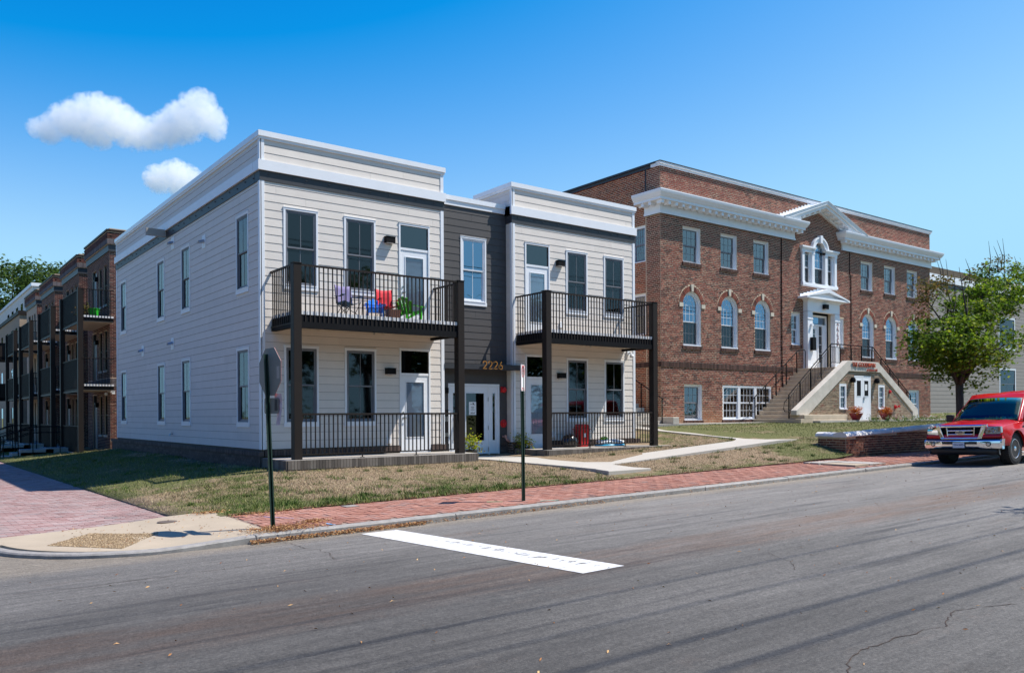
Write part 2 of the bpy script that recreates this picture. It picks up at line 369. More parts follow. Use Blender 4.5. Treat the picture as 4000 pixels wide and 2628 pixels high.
# materials of the ground
def asphalt():
    m, nt, b = newmat('worn asphalt'); P = pos_n(nt); sp = nt.nodes.new('ShaderNodeSeparateXYZ'); lk(nt, P, sp.inputs[0])
    big = noise_n(nt, .5, 6, P, sc3=(.35, 1.6, 1)); streak = noise_n(nt, 1.0, 6, P, .65, sc3=(.25, 5, 1)); fine = noise_n(nt, 140, 3, P); mid = noise_n(nt, 9, 5, P)
    vor = nt.nodes.new('ShaderNodeTexVoronoi'); vor.inputs['Scale'].default_value = 75; lk(nt, P, vor.inputs['Vector'])
    c = ramp_n(nt, big, [(.3, (.130, .120, .108)), (.5, (.166, .154, .139)), (.72, (.198, .184, .167))])
    # reddish brown exposed aggregate band along the street
    band = math_n(nt, 'MULTIPLY', mr_n(nt, math_n(nt, 'ADD', sp.outputs[1], math_n(nt, 'MULTIPLY', mid, .35)), -13.45, -13.15), mr_n(nt, math_n(nt, 'ADD', sp.outputs[1], math_n(nt, 'MULTIPLY', noise_n(nt, 1.2, 5, P), .8)), -11.85, -12.15))
    band = math_n(nt, 'MULTIPLY', band, mr_n(nt, noise_n(nt, 2.2, 6, P, .7, sc3=(.3, 2, 1)), .38, .62, .25, 1))
    pat = math_n(nt, 'MULTIPLY', mr_n(nt, noise_n(nt, .8, 6, P, .7, sc3=(.5, 1.5, 1)), .56, .72), mr_n(nt, mid, .4, .6))
    br = mix_n(nt, vor.outputs['Color'], (.10, .062, .045), (.22, .145, .095), 'MIX')
    c = mix_n(nt, math_n(nt, 'MULTIPLY', math_n(nt, 'MAXIMUM', band, math_n(nt, 'MULTIPLY', pat, .6)), .80), c, ramp_n(nt, fine, [(.3, (.085, .055, .042)), (.7, (.23, .155, .11))]))
    c = mix_n(nt, math_n(nt, 'MULTIPLY', mr_n(nt, streak, .55, .68), .6), c, (.05, .048, .05))
    # dusty gutter
    gut = math_n(nt, 'MULTIPLY', mr_n(nt, math_n(nt, 'ADD', sp.outputs[1], math_n(nt, 'MULTIPLY', mid, .3)), -8.9, -8.45), .7)
    c = mix_n(nt, gut, c, (.24, .20, .15))
    f = math_n(nt, 'MULTIPLY', mr_n(nt, fine, .25, .75, .72, 1.28), mr_n(nt, mid, .2, .8, .88, 1.12))
    f = math_n(nt, 'MULTIPLY', f, mr_n(nt, noise_n(nt, 46, 3, P, .7), .3, .7, .60, 1.40)); f = math_n(nt, 'MULTIPLY', f, mr_n(nt, noise_n(nt, 19, 3, P, .6, sc3=(.6, 1.2, 1)), .3, .7, .88, 1.12))
    # road darker at the junction end; vignette darkening painted in toward the viewer
    junction_dark = math_n(nt, 'MULTIPLY', mr_n(nt, math_n(nt, 'ADD', sp.outputs[0], math_n(nt, 'MULTIPLY', big, 3)), 5.0, -2.5), mr_n(nt, sp.outputs[1], -8.6, -12.0, .35, 1))
    vignette_dark = mr_n(nt, math_n(nt, 'ADD', sp.outputs[1], math_n(nt, 'MULTIPLY', big, 2)), -10.5, -15.0)
    f = math_n(nt, 'MULTIPLY', f, mr_n(nt, junction_dark, 0, 1, 1, .50)); f = math_n(nt, 'MULTIPLY', f, mr_n(nt, vignette_dark, 0, 1, 1, .66))
    f = math_n(nt, 'MULTIPLY', f, mr_n(nt, noise_n(nt, 3.2, 6, P, .75, sc3=(.22, 3.2, 1)), .36, .64, .80, 1.16))
    f = math_n(nt, 'MULTIPLY', f, mr_n(nt, noise_n(nt, 30, 2, P, sc3=(.4, 1.5, 1)), .3, .42, .85, 1))
    vm = nt.nodes.new('ShaderNodeVectorMath'); vm.operation = 'SCALE'; lk(nt, c, vm.inputs[0]); lk(nt, f, vm.inputs['Scale'])
    spk = mr_n(nt, noise_n(nt, 210, 2, P), .68, .72)
    c = mix_n(nt, math_n(nt, 'MULTIPLY', spk, .6), vm.outputs[0], (.42, .40, .37))
    lk(nt, c, b.inputs['Base Color']); b.inputs['Roughness'].default_value = .82; b.inputs['Specular IOR Level'].default_value = .35
    bump_n(nt, fine, b, .5, .006); return m
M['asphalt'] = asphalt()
def lawnmask(nt, P):
    sp = nt.nodes.new('ShaderNodeSeparateXYZ'); lk(nt, P, sp.inputs[0])
    n1 = noise_n(nt, .55, 5, P, .6); n2 = noise_n(nt, 3.2, 4, P, .6)
    g = math_n(nt, 'ADD', math_n(nt, 'MULTIPLY', n1, .6), math_n(nt, 'MULTIPLY', n2, .4))
    left = math_n(nt, 'MULTIPLY', mr_n(nt, sp.outputs[0], .6, -1.2, 0, .17), mr_n(nt, sp.outputs[1], -2.2, .4, .15, 1))
    right = mr_n(nt, sp.outputs[0], 12, 17, 0, .15)
    near = mr_n(nt, sp.outputs[1], -5.0, -6.2, 0, .10)
    g = math_n(nt, 'ADD', g, math_n(nt, 'ADD', left, math_n(nt, 'ADD', near, right)))
    dry = math_n(nt, 'MULTIPLY', mr_n(nt, sp.outputs[0], 2.5, 5.5, 0, .08), mr_n(nt, sp.outputs[0], 13.5, 12, 0, 1))
    return mr_n(nt, math_n(nt, 'SUBTRACT', g, dry), .475, .60)
def lawn_ground():
    m, nt, b = newmat('dry lawn soil'); P = pos_n(nt); g = lawnmask(nt, P)
    c = ramp_n(nt, noise_n(nt, 14, 5, P), [(.3, (.15, .105, .065)), (.5, (.235, .17, .11)), (.7, (.31, .235, .155))])
    c = mix_n(nt, math_n(nt, 'MULTIPLY', g, .85), c, ramp_n(nt, noise_n(nt, 25, 3, P), [(.3, (.05, .07, .02)), (.7, (.13, .14, .05))]))
    lk(nt, c, b.inputs['Base Color']); b.inputs['Roughness'].default_value = .95; b.inputs['Specular IOR Level'].default_value = .1
    bump_n(nt, noise_n(nt, 30, 5, P), b, .8, .03); return m
M['lawn'] = lawn_ground()
def grass_mat():
    m, nt, b = newmat('grass blades'); P = pos_n(nt); g = lawnmask(nt, P); rn = rnd_n(nt)
    green = ramp_n(nt, rn, [(0, (.05, .085, .014)), (.5, (.12, .155, .03)), (.85, (.21, .215, .065)), (1, (.36, .30, .14))])
    straw = ramp_n(nt, rn, [(0, (.19, .13, .07)), (.5, (.36, .275, .155)), (1, (.54, .44, .27))])
    c = mix_n(nt, mr_n(nt, math_n(nt, 'ADD', g, math_n(nt, 'MULTIPLY', math_n(nt, 'SUBTRACT', rn, .5), .6)), .35, .65), straw, green)
    lk(nt, c, b.inputs['Base Color']); b.inputs['Roughness'].default_value = .7; b.inputs['Specular IOR Level'].default_value = .2
    return m
M['grass'] = grass_mat()
M['paver'] = brick_mat('orange red sidewalk brick', [(0, (.28, .122, .088)), (.45, (.33, .155, .114)), (.85, (.37, .19, .145)), (.97, (.30, .175, .145)), (1, (.20, .13, .11))])
M['paver_pink'] = brick_mat('faded pink path brick', [(0, (.25, .145, .13)), (.4, (.30, .195, .18)), (.75, (.34, .245, .225)), (1, (.27, .22, .21))])
M['sand'] = mk('sand joints', (.22, .155, .12), .95, namt=.3, nscale=20)
M['dome'] = mk('exposed pebble patch', 0, .8, ramp=[(0, (.12, .075, .035)), (.5, (.27, .185, .095)), (1, (.42, .31, .19))], namt=.1)
M['debris'] = mk('dry leaf litter', 0, .9, ramp=[(0, (.16, .055, .02)), (.5, (.34, .15, .05)), (1, (.55, .36, .16))])
M['crackcover'] = mk('cast iron cover', (.12, .09, .07), .7)
M['crack'] = mk('dark road crack', (.045, .028, .02), .95)

xs = np.concatenate([np.arange(-60, -8, 4), np.arange(-8, 20, .8), np.arange(20, 120, 4)])
ys = np.concatenate([np.arange(-32, -8.35, .6), [-8.35]])
g0 = link('ground', grid_mesh('ground', [-1500, -60, 0, 60, 1500], [-1500, -60, 0, 60, 1500], lambda x, y: x*0-1.75, M['lawn'])); g0['kind'] = 'structure'
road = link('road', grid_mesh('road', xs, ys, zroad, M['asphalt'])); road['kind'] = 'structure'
xs2 = np.concatenate([np.arange(-14, -6, 2), np.arange(-6.4, -2.4, .5)])
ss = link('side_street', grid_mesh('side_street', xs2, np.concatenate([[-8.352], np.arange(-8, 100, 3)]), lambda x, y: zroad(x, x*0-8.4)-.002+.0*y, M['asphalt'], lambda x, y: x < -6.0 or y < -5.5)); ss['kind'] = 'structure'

# terrain of the lawns: rests behind the sidewalk and the side path
xs3 = np.concatenate([[-3.47], np.arange(-3.45, 18, .45), np.arange(18, 46, 1.5), np.arange(46, 110, 6)]); ys3 = np.concatenate([np.arange(-6.3, 3, .35), np.arange(3, 30, 1.2), np.arange(30, 110, 6)])
lawn = link('lawn', grid_mesh('lawn', xs3, ys3, lambda x, y: zlawn(x, y)-.15*(x < -3.46), M['lawn'], lambda x, y: not (x < -2.95 and y < -5.55) and not (x > 15.2 and y < -6.0))); lawn['kind'] = 'structure'

# stop line: one painted bar, worn, with a seam
def paint_mat():
    m = bpy.data.materials.new('worn road paint'); m.use_nodes = True; nt = m.node_tree; b = nt.nodes['Principled BSDF']; P = pos_n(nt)
    b.inputs['Roughness'].default_value = .6; lk(nt, ramp_n(nt, noise_n(nt, 7, 6, P, .7, sc3=(.6, 1.5, 1)), [(.3, (.42, .41, .39)), (.52, (.66, .655, .64)), (.8, (.74, .73, .71))]), b.inputs['Base Color'])
    n = noise_n(nt, 9, 6, P, .75, sc3=(.45, 1.8, 1)); sp = nt.nodes.new('ShaderNodeSeparateXYZ'); lk(nt, P, sp.inputs[0])
    wx = math_n(nt, 'ABSOLUTE', math_n(nt, 'SUBTRACT', math_n(nt, 'ADD', sp.outputs[0], math_n(nt, 'MULTIPLY', noise_n(nt, 2.5, 3, P), .06)), -1.415))
    far = mr_n(nt, sp.outputs[1], -9.6, -10.4)
    worn = math_n(nt, 'MULTIPLY', mr_n(nt, wx, .16, .01), far)
    a = math_n(nt, 'GREATER_THAN', math_n(nt, 'ADD', n, math_n(nt, 'MULTIPLY', worn, .12)), .645)
    t = nt.nodes.new('ShaderNodeBsdfTransparent'); mx = nt.nodes.new('ShaderNodeMixShader'); o = nt.nodes['Material Output']
    lk(nt, a, mx.inputs[0]); lk(nt, b.outputs[0], mx.inputs[1]); lk(nt, t.outputs[0], mx.inputs[2]); lk(nt, mx.outputs[0], o.inputs[0]); return m
M['paint'] = paint_mat()
sb = link('stop_line', grid_mesh('stop_line', np.linspace(-1.81, -1.25, 5), np.linspace(-13.38, -8.72, 14), lambda x, y: zroad(x, y)+.005, M['paint']))
sb['kind'] = 'structure'
# cracks
CR = [[(-2.9,-8.6),(-2.89,-8.91),(-2.95,-9.46),(-2.87,-9.64),(-2.92,-10.06),(-3.01,-10.3),(-3.11,-10.7)],
 [(-6.2,-10.06),(-5.87,-10.07),(-5.59,-10.22),(-5.26,-10.14),(-4.9,-10.2),(-4.57,-10.14),(-4.33,-10.22),(-3.83,-10.18),(-3.37,-10.16),(-2.6,-10.34)],
 [(-2.4,-16.49),(-2.19,-16.36),(-1.89,-16.28),(-1.66,-16.31),(-1.41,-16.3),(-1.26,-16.33),(-1.01,-16.32),(-.9,-16.37),(-.57,-16.25),(-.37,-16.21),(-.05,-16.3),(.31,-16.45)],
 [(6.29,-10.23),(6.45,-10.53),(6.96,-10.41),(7.66,-10.34),(8.18,-10.36),(9.23,-10.3),(9.5,-10.5),(10.61,-10.42),(11.51,-10.29),(12.67,-10.18)],
 [(6.42,-12.52),(6.4,-12.81),(6.36,-13.04)], [(7.85,-12.9),(8.63,-12.95),(9.25,-12.8)], [(1.2,-9.6),(1.5,-10.1),(2.3,-10.2)], [(.4,-13.9),(.2,-14.3),(-.1,-14.6)]]
for cr in CR:
    pts = []
    for (a, b2) in zip(cr[:-1], cr[1:]):
        n = max(2, int(math.dist(a, b2)/.05))
        for k in range(n):
            t = k/n; pts.append((a[0]+(b2[0]-a[0])*t+random.gauss(0, .012), a[1]+(b2[1]-a[1])*t+random.gauss(0, .012)))
    mb = MB(); vs = []
    for i, p in enumerate(pts):
        q = pts[min(i+1, len(pts)-1)]; o = pts[max(i-1, 0)]; d = Vector((q[0]-o[0], q[1]-o[1])); d.normalize()
        wd = random.uniform(.001, .006)*(1 if len(cr) > 6 else .8); n = (-d.y*wd, d.x*wd)
        for sgn in (1, -1): vs.append((p[0]+n[0]*sgn, p[1]+n[1]*sgn, float(zroad(p[0], p[1]))+.004))
    mb.add(vs, [(2*i, 2*i+1, 2*i+3, 2*i+2) for i in range(len(pts)-1)])
    mb.build('crack', M['crack'], road)

# ---- kerb stones
kp = [(x, -8.4) for x in np.arange(60, -4.01, -.4)]+[(-4+2.15*math.cos(R(a)), -6.25+2.15*math.sin(R(a))) for a in range(-96, -181, -6)]+[(-6.15, y) for y in np.arange(-6, 60, 1.5)]
kb = link('kerb', None); kb['kind'] = 'structure'; kb.empty_display_size = .2
def kz(x, y):
    lo = max(0.0, min(1.0, (-3.2-x)/1.2)) ; return float(zkerb(x))-.055*lo
seg = []; acc = 0; start = 0
for i in range(1, len(kp)):
    acc += math.dist(kp[i-1], kp[i])
    if acc > (2.3+1.2*((i*37) % 5)/5) or i == len(kp)-1:
        seg.append(kp[start:i+1]); start = i; acc = 0
for s in seg:
    mb = MB(); vs = []; n = len(s); dz = random.uniform(-.008, .008); dy = random.uniform(-.008, .008)
    for i, p in enumerate(s):
        q = s[min(i+1, n-1)]; o = s[max(i-1, 0)]; d = Vector((q[0]-o[0], q[1]-o[1])).normalized(); nn = Vector((d.y, -d.x))  # toward the lot
        if i == 0: p = (p[0]+d.x*.006, p[1]+d.y*.006)
        if i == n-1: p = (p[0]-d.x*.006, p[1]-d.y*.006)
        j = random.uniform(-.005, .005)
        for off, h in ((dy+j, -.35), (dy+j, -.02), (dy+j+.018, dz), (.15, dz+.004), (.15, -.35)):
            # lot side is to the right of travel when going -X: (dy -> +Y)
            vs.append((p[0]-nn.x*(-off), p[1]-nn.y*(-off), kz(*p)+h))
    fs = []
    for i in range(n-1):
        for k in range(5):
            a, b2 = i*5+k, i*5+(k+1) % 5; fs.append((a, b2, b2+5, a+5))
    fs += [(4, 3, 2, 1, 0), tuple(range((n-1)*5, n*5))]
    mb.add(vs, fs); mb.build('kerb_stone', M['kerb'], kb)

# ---- brick sidewalk (herringbone, real bricks as far as they can be told apart)
sw = link('sidewalk', grid_mesh('sidewalk', np.concatenate([np.arange(-2.92, 16, .8), np.arange(16, 62, 3)]), np.linspace(-8.26, -6.28, 6), lambda x, y: zwalk(x, y)-.012, M['sand'])); sw['kind'] = 'structure'
def topbox(g=.004):
    return MB().add([(0,0,0),(1,0,0),(1,1,0),(0,1,0),(0,0,1),(1,0,1),(1,1,1),(0,1,1)], [(4,5,6,7),(0,1,5,4),(1,2,6,5),(2,3,7,6),(3,0,4,7)])
A_ = .102
pc = Pieces('brick', M['paver'], topbox(), sw, rest='brick_paving')
gaps = [(12.2, 13.75, -8.0, -6.5)]
for i in range(int(-2.9/A_), int(30/A_)):
    for j in range(int(-8.24/A_), int(-6.33/A_)):
        m4 = (i-j) % 4; x, y = i*A_, j*A_
        if m4 not in (0, 3): continue
        sx, sy = (2*A_, A_) if m4 == 0 else (A_, 2*A_)
        if x < -2.9 or y+sy > -6.30 or y < -8.25: 
            if y+sy > -6.30 and m4 == 3: sy = A_
            else: continue
        if any(a < x+sx/2 < b2 and c < y+sy/2 < d for a, b2, c, d in gaps): continue
        z = float(zwalk(x, y))-.03+random.gauss(0, .0022)
        pc.add(trs(x+.003, y+.003, z, sx-.006, sy-.006, .03, random.gauss(0, .012)))
pc.build()
# brick edging along the lawn
pe = Pieces('edging_brick', M['paver'], topbox(), sw, limit=80, rest='brick_edging')
for i in range(int(-2.9/.205), int(15.2/.205)):
    x = i*.205; pe.add(trs(x, -6.285, float(zwalk(x, -6.3))-.03+random.gauss(0, .004), .198, .055, .045, random.gauss(0, .012)))
pe.build()
mb = MB()
mb.box(12.25, 13.6, -6.95, -6.5, -.9, -.505); sl1 = mb.build('concrete_slab', M['slab'], sw)
mb = MB(); mb.box(12.3, 12.95, -7.95, -6.98, -.9, -.518); mb.build('concrete_slab', M['ramp'], sw)
mb = MB(); mb.box(12.98, 13.75, -7.95, -6.98, -.9, -.512); mb.build('concrete_slab', M['slab'], sw)
mb = MB(); mb.box(-1.02, -.78, -6.62, -6.4, -.9, float(zwalk(-.9, -6.5))+.006); mb.build('utility_cover', M['kerb'], sw)
mb = MB(); mb.box(2.02, 2.4, -.01, 0, 0, 1); 
# marking paint strokes on the bricks
def stroke(x0, y0, x1, y1, wd, col, nm='paint_mark'):
    key = 'mk'+str(col)
    if key not in M: M[key] = mk('utility paint', col, .8, namt=.5, nscale=25)
    d = Vector((x1-x0, y1-y0)).normalized(); n = (-d.y*wd/2, d.x*wd/2)
    z = lambda x, y: float(zwalk(x, y))+.006
    MB().add([(x0+n[0], y0+n[1], z(x0, y0)), (x0-n[0], y0-n[1], z(x0, y0)), (x1-n[0]*.6, y1-n[1]*.6, z(x1, y1)), (x1+n[0]*.6, y1+n[1]*.6, z(x1, y1))], [(0, 1, 2, 3)]).build(nm, M[key], sw)
stroke(-2.03, -8.02, -1.98, -8.24, .05, (.12, .35, .62)); stroke(1.2, -7.55, 1.42, -7.72, .05, (.16, .45, .22)); stroke(2.0, -8.05, 2.35, -8.15, .05, (.18, .5, .4)); stroke(-2.5, -6.8, -2.2, -7.25, .03, (.4, .36, .6))

# ---- corner ramp of tan concrete with a pebble patch
cpoly = [(-6.15, -6.02), (-6.1, -6.6)]+[(-4+2.0*math.cos(R(a)), -6.25+2.0*math.sin(R(a))) for a in range(-168, -89, 6)]+[(-3.4, -8.25), (-2.92, -8.25), (-2.92, -5.56), (-3.6, -5.5)]
zc_ = lambda x, y: float(zwalk(x, y))-.055*max(0., min(1., (-3.2-x)/1.2))-.003
def zcorner(x, y): return zc_(x, y)
cr_ = MB()
cx = np.linspace(-6.15, -2.92, 30); cy = np.linspace(-8.28, -5.5, 26)
def inpoly(x, y, P):
    c = False; j = len(P)-1
    for i in range(len(P)):
        if (P[i][1] > y) != (P[j][1] > y) and x < (P[j][0]-P[i][0])*(y-P[i][1])/(P[j][1]-P[i][1])+P[i][0]: c = not c
        j = i
    return c
import bmesh
def flat_poly(name, poly, zf, mat, kind='structure', cuts=.5, parent=None):
    bm = bmesh.new(); vs = [bm.verts.new((a, b2, 0)) for a, b2 in poly]; bm.faces.new(vs)
    x0, x1 = min(p[0] for p in poly), max(p[0] for p in poly); y0, y1 = min(p[1] for p in poly), max(p[1] for p in poly)
    for x in np.arange(x0+cuts, x1, cuts): bmesh.ops.bisect_plane(bm, geom=bm.verts[:]+bm.edges[:]+bm.faces[:], plane_co=(x, 0, 0), plane_no=(1, 0, 0))
    for y in np.arange(y0+cuts, y1, cuts): bmesh.ops.bisect_plane(bm, geom=bm.verts[:]+bm.edges[:]+bm.faces[:], plane_co=(0, y, 0), plane_no=(0, 1, 0))
    for v in bm.verts: v.co.z = float(zf(v.co.x, v.co.y))
    bmesh.ops.recalc_face_normals(bm, faces=bm.faces[:])
    if bm.faces[0].normal.z < 0: bmesh.ops.reverse_faces(bm, faces=bm.faces[:])
    me = bpy.data.meshes.new(name); bm.to_mesh(me); bm.free(); me.materials.append(mat)
    o = link(name, me, parent)
    if kind and parent is None: o['kind'] = kind
    return o
corner = flat_poly('corner_pavement', cpoly, zc_, M['ramp']); _m = corner.modifiers.new('thick', 'SOLIDIFY'); _m.thickness = .12; _m.offset = -1
patch = [(-5.5, -7.1), (-4.86, -6.4), (-4.12, -7.08), (-4.78, -7.95)]
pb = topbox(); pp = flat_poly('pebble_bed', patch, lambda x, y: zc_(x, y)+.004, M['dome'], parent=corner)
V = []; F = []
for k in range(5200):
    x = random.uniform(-5.5, -4.1); y = random.uniform(-7.95, -6.4)
    if not inpoly(x, y, patch): continue
    r = random.uniform(.007, .016); z = zc_(x, y)+.003; n = len(V); a = random.random()*6
    V += [(x+r*math.cos(a+t), y+r*math.sin(a+t), z) for t in (0, 1.57, 3.14, 4.71)]+[(x, y, z+r*.8)]
    F += [(n, n+1, n+4), (n+1, n+2, n+4), (n+2, n+3, n+4), (n+3, n, n+4)]
me = bpy.data.meshes.new('pebbles'); me.from_pydata(V, [], F); me.materials.append(M['dome']); o = link('pebbles', me, corner); o['kind'] = 'stuff'
mb = MB(); mb.lathe([(.145, 0), (.15, .006), (.12, .010), (.0, .011)], (-3.75, -6.15, zc_(-3.75, -6.15)), 24); mb.build('round_cover', M['crackcover'], corner)

# ---- pink side path
px = link('side_path', grid_mesh('side_path', np.linspace(-6.0, -3.25, 5), np.concatenate([np.arange(-6.0, 12, 1), np.arange(12, 90, 5)]), lambda x, y: -.845-.0055*np.clip(y+5, 0, 60)+.006*(x+3.45)-.012+.02*0, M['sand'], None)); px['kind'] = 'structure'
zpink = lambda x, y: -.845-.0055*min(max(y+5, 0), 60)+.006*(x+3.45)
pp_ = Pieces('brick', M['paver_pink'], topbox(), px, rest='brick_paving')
j = 0; y = -6.0
while y < 34:
    x = -6.0-(j % 2)*.1
    while x < -3.46:
        x0 = max(x, -6.0); x1 = min(x+.2, -3.44)
        yl = -5.50-.21*(-3.6-(x+.1)) if x < -3.6 else -5.5
        if y > yl and x1-x0 > .04: pp_.add(trs(x0+.003, y+.003, zpink(x, y)-.03+random.gauss(0, .002), x1-x0-.005, .095, .03, random.gauss(0, .01)))
        x += .2
    y += .1; j += 1
pp_.build()

# ---- entry walk, ramp path and landing block
pathz = lambda x, y: float(zlawn(np.array([x]), np.array([y]))[0])+.045
walk = [(5.45, .28), (5.45, -1.0), (5.75, -2.6), (6.1, -4.1), (6.25, -5.2), (7.35, -5.15), (7.45, -4.25), (15.0, -4.25), (15.6, -4.15), (16.0, -3.9), (16.15, -3.4), (16.1, -2.6), (15.9, -.5), (15.8, 1.6), (15.8, 2.4), (14.6, 2.4), (14.5, 0), (14.4, -2.2), (14.3, -2.75), (13.9, -2.95), (7.75, -2.85), (7.45, -1.6), (7.45, .28)]
def wz(x, y):
    if x < 7.5: return -.375+max(0, -y-1.5)*-.033 if y > -5.3 else -.5
    t = min(max((x-7.5)/7.0, 0), 1); base = -.46+t*.44
    if x > 14.2 and y > -3: base = -.02+(y+3)*.06
    return base
path = flat_poly('concrete_path', walk, wz, M['path'], cuts=.6)
sm = path.modifiers.new('thick', 'SOLIDIFY'); sm.thickness = .16; sm.offset = -1
blk = MB(); blk.prism([(5.98, -5.62), (7.42, -5.58), (7.36, -4.9), (6.2, -4.95)], -.8, -.492, 'z'); o = blk.build('landing_block', M['path'], path, bevel=.015)
blk = MB(); blk.prism([(5.72, -6.27), (6.95, -6.24), (7.1, -5.6), (6.0, -5.62)], -.9, -.615, 'z'); blk.build('landing_slab', M['path'], path)

# ---- grass: many small blades over the lawns
def in_path(x, y):
    return (inpoly(x, y, walk))
def blades(n, x0, x1, y0, y1, hmin, hmax, ok, seed, wd=(.004, .008)):
    r = np.random.default_rng(seed); x = r.uniform(x0, x1, n); y = r.uniform(y0, y1, n)
    k = np.array([ok(a, b2) for a, b2 in zip(x, y)]); x, y = x[k], y[k]; n = len(x); z = zlawn(x, y)
    h = r.uniform(hmin, hmax, n)*(.6+.8*r.random(n)**3); a = r.uniform(0, 6.28, n); wv = r.uniform(*wd, n); le = r.uniform(.2, 1.1, n)*h; b3 = r.uniform(0, 6.28, n)
    V = np.zeros((n, 3, 3)); dx, dy = np.cos(a)*wv, np.sin(a)*wv
    V[:, 0] = np.stack([x-dx, y-dy, z-.01], 1); V[:, 1] = np.stack([x+dx, y+dy, z-.01], 1); V[:, 2] = np.stack([x+np.cos(b3)*le, y+np.sin(b3)*le, z+h], 1)
    return V
okf = lambda x, y: not (-.05 < x < 5.25 and y > -1.62) and not (5.2 <= x < 7.5 and y > -1) and not (7.5 <= x < 12.75 and y > -1.62) and not (x < -2.9 and y < -5.5) and not in_path(x, y) and not (5.9 < x < 7.4 and y < -4.9)
okl = lambda x, y: not (x > -.05 and y > 0 and y < 16) and not (x > .6 and y > 16)
okr = lambda x, y: not (x > 17.2 and y > 2.4) and not in_path(x, y) and not (x > 23 and y > .75)
Vs = [blades(52000, -2.9, 8, -6.3, -1.5, .02, .05, okf, 1), blades(34000, 8, 16, -6.3, .5, .02, .05, lambda x, y: okf(x, y) and not (x > 15.1 and y < -6), 2), blades(26000, -3.42, 0, -5.5, 15.5, .03, .07, okl, 3),
      blades(9000, -3.42, .6, 15.5, 32, .03, .08, okl, 4), blades(24000, 15.3, 40, -5.6, 2.4, .03, .06, okr, 5, (.006, .012)), blades(2500, -3.5, 10, -6.38, -6.2, .04, .11, lambda x, y: x > -2.9 and random.random() < (1 if x < 3 else .25), 6, (.005, .009)),
      blades(1500, 5.3, 15, -4.5, -2.6, .03, .07, lambda x, y: okf(x, y), 8)]
V = np.concatenate(Vs); n = len(V)
me = bpy.data.meshes.new('grass'); me.vertices.add(n*3); me.vertices.foreach_set('co', V.reshape(-1)); me.loops.add(n*3); me.loops.foreach_set('vertex_index', np.arange(n*3)); me.polygons.add(n); me.polygons.foreach_set('loop_start', np.arange(0, n*3, 3)); me.update(); me.validate(); me.materials.append(M['grass'])
gr = link('grass', me); tag(gr, 'patchy lawn of green and dried straw coloured grass in front of the houses', 'grass', kind='stuff')
rc = np.random.default_rng(77); tuft = []
def tufts(n, x0, x1, y0, y1, ok, h0, h1):
    for _ in range(n):
        cx_, cy_ = rc.uniform(x0, x1), rc.uniform(y0, y1); k = int(rc.integers(25, 90)); s_ = rc.uniform(.05, .22)
        sd = int(rc.integers(1, 1e6)); tuft.append(blades(k, cx_-s_, cx_+s_, cy_-s_*.8, cy_+s_*.8, h0, h1, ok, sd, (.004, .009)))
tufts(110, -2.9, 15, -6.25, -1.8, okf, .05, .10); tufts(60, -2.9, 6, -6.3, -5.4, okf, .06, .12); tufts(60, -3.4, 0, -5, 14, okl, .05, .10)
V = np.concatenate([t_ for t_ in tuft if len(t_)]); n = len(V)
me = bpy.data.meshes.new('weeds'); me.vertices.add(n*3); me.vertices.foreach_set('co', V.reshape(-1)); me.loops.add(n*3); me.loops.foreach_set('vertex_index', np.arange(n*3)); me.polygons.add(n); me.polygons.foreach_set('loop_start', np.arange(0, n*3, 3)); me.update(); me.validate()
M['weed'] = mk('green weed tufts', 0, .7, ramp=[(0, (.035, .075, .012)), (.6, (.10, .16, .03)), (1, (.20, .22, .07))], spec=.15); me.materials.append(M['weed'])
o = link('weeds', me); tag(o, 'taller green weed tufts scattered through the dry lawn', 'weeds', kind='stuff')
# unseen pale pavement beyond the side street, added to bounce fill light
fp = link('bounce_pavement', grid_mesh('bounce_pavement', [-19, -14], np.arange(-8, 100, 6), lambda x, y: x*0-.80, M['path'])); fp['kind'] = 'structure'
# leaf litter along the gutter
V = []; F = []
def litter(n, f):
    for _ in range(n):
        x, y, z = f(); r = random.uniform(.008, .028); a = random.random()*6.28; t = random.uniform(-.5, .5); k = len(V); c, s = math.cos(a)*r, math.sin(a)*r
        V.extend([(x-c, y-s, z), (x+s*.25, y-c*.25, z+r*abs(t)), (x+c, y+s, z+r*t*.8+.008), (x-s*.25, y+c*.25, z+.012)]); F.append((k, k+1, k+2, k+3))
def gut(x0, x1, sp):
    def f():
        x = random.uniform(x0, x1); y = -8.41-abs(random.gauss(0, sp)); return x, y, float(zroad(x, y))+random.uniform(.002, .05)
    return f
litter(2600, gut(-3.3, -.6, .07)); litter(500, gut(-.8, 3.2, .06)); litter(160, gut(3, 11, .06))
def pole():
    x = random.gauss(-2.75, .28); y = -8.15+random.gauss(0, .12); return x, y, float(zwalk(x, y))+random.uniform(.003, .05)
litter(1400, pole)
def pile(cx_, cy_, s, f=zwalk):
    return lambda: (lambda x, y: (x, y, float(f(x, y))+random.uniform(.003, .025)))(random.gauss(cx_, s), random.gauss(cy_, s*.5))
def onroad():
    x = random.uniform(-6, 14); y = random.uniform(-17, -8.6); return x, y, float(zroad(x, y))+.002
litter(420, onroad)
litter(350, pile(-2.1, -7.75, .14)); litter(300, pile(-3.0, -5.75, .15, lambda x, y: zc_(x, y))); litter(200, pile(13.4, -8.0, .5)); litter(300, pile(12.5, -6.4, .6)); litter(260, pile(-2.4, -6.5, .3))
litter(120, lambda: (lambda x, y: (x, y, zc_(x, y)+.004))(random.uniform(-5.2, -3.2), random.uniform(-7.9, -5.7)))
me = bpy.data.meshes.new('leaf_litter'); me.from_pydata(V, [], F); me.materials.append(M['debris']); o = link('leaf_litter', me); tag(o, 'dry orange brown leaf litter gathered along the kerb', 'leaf litter', kind='stuff')

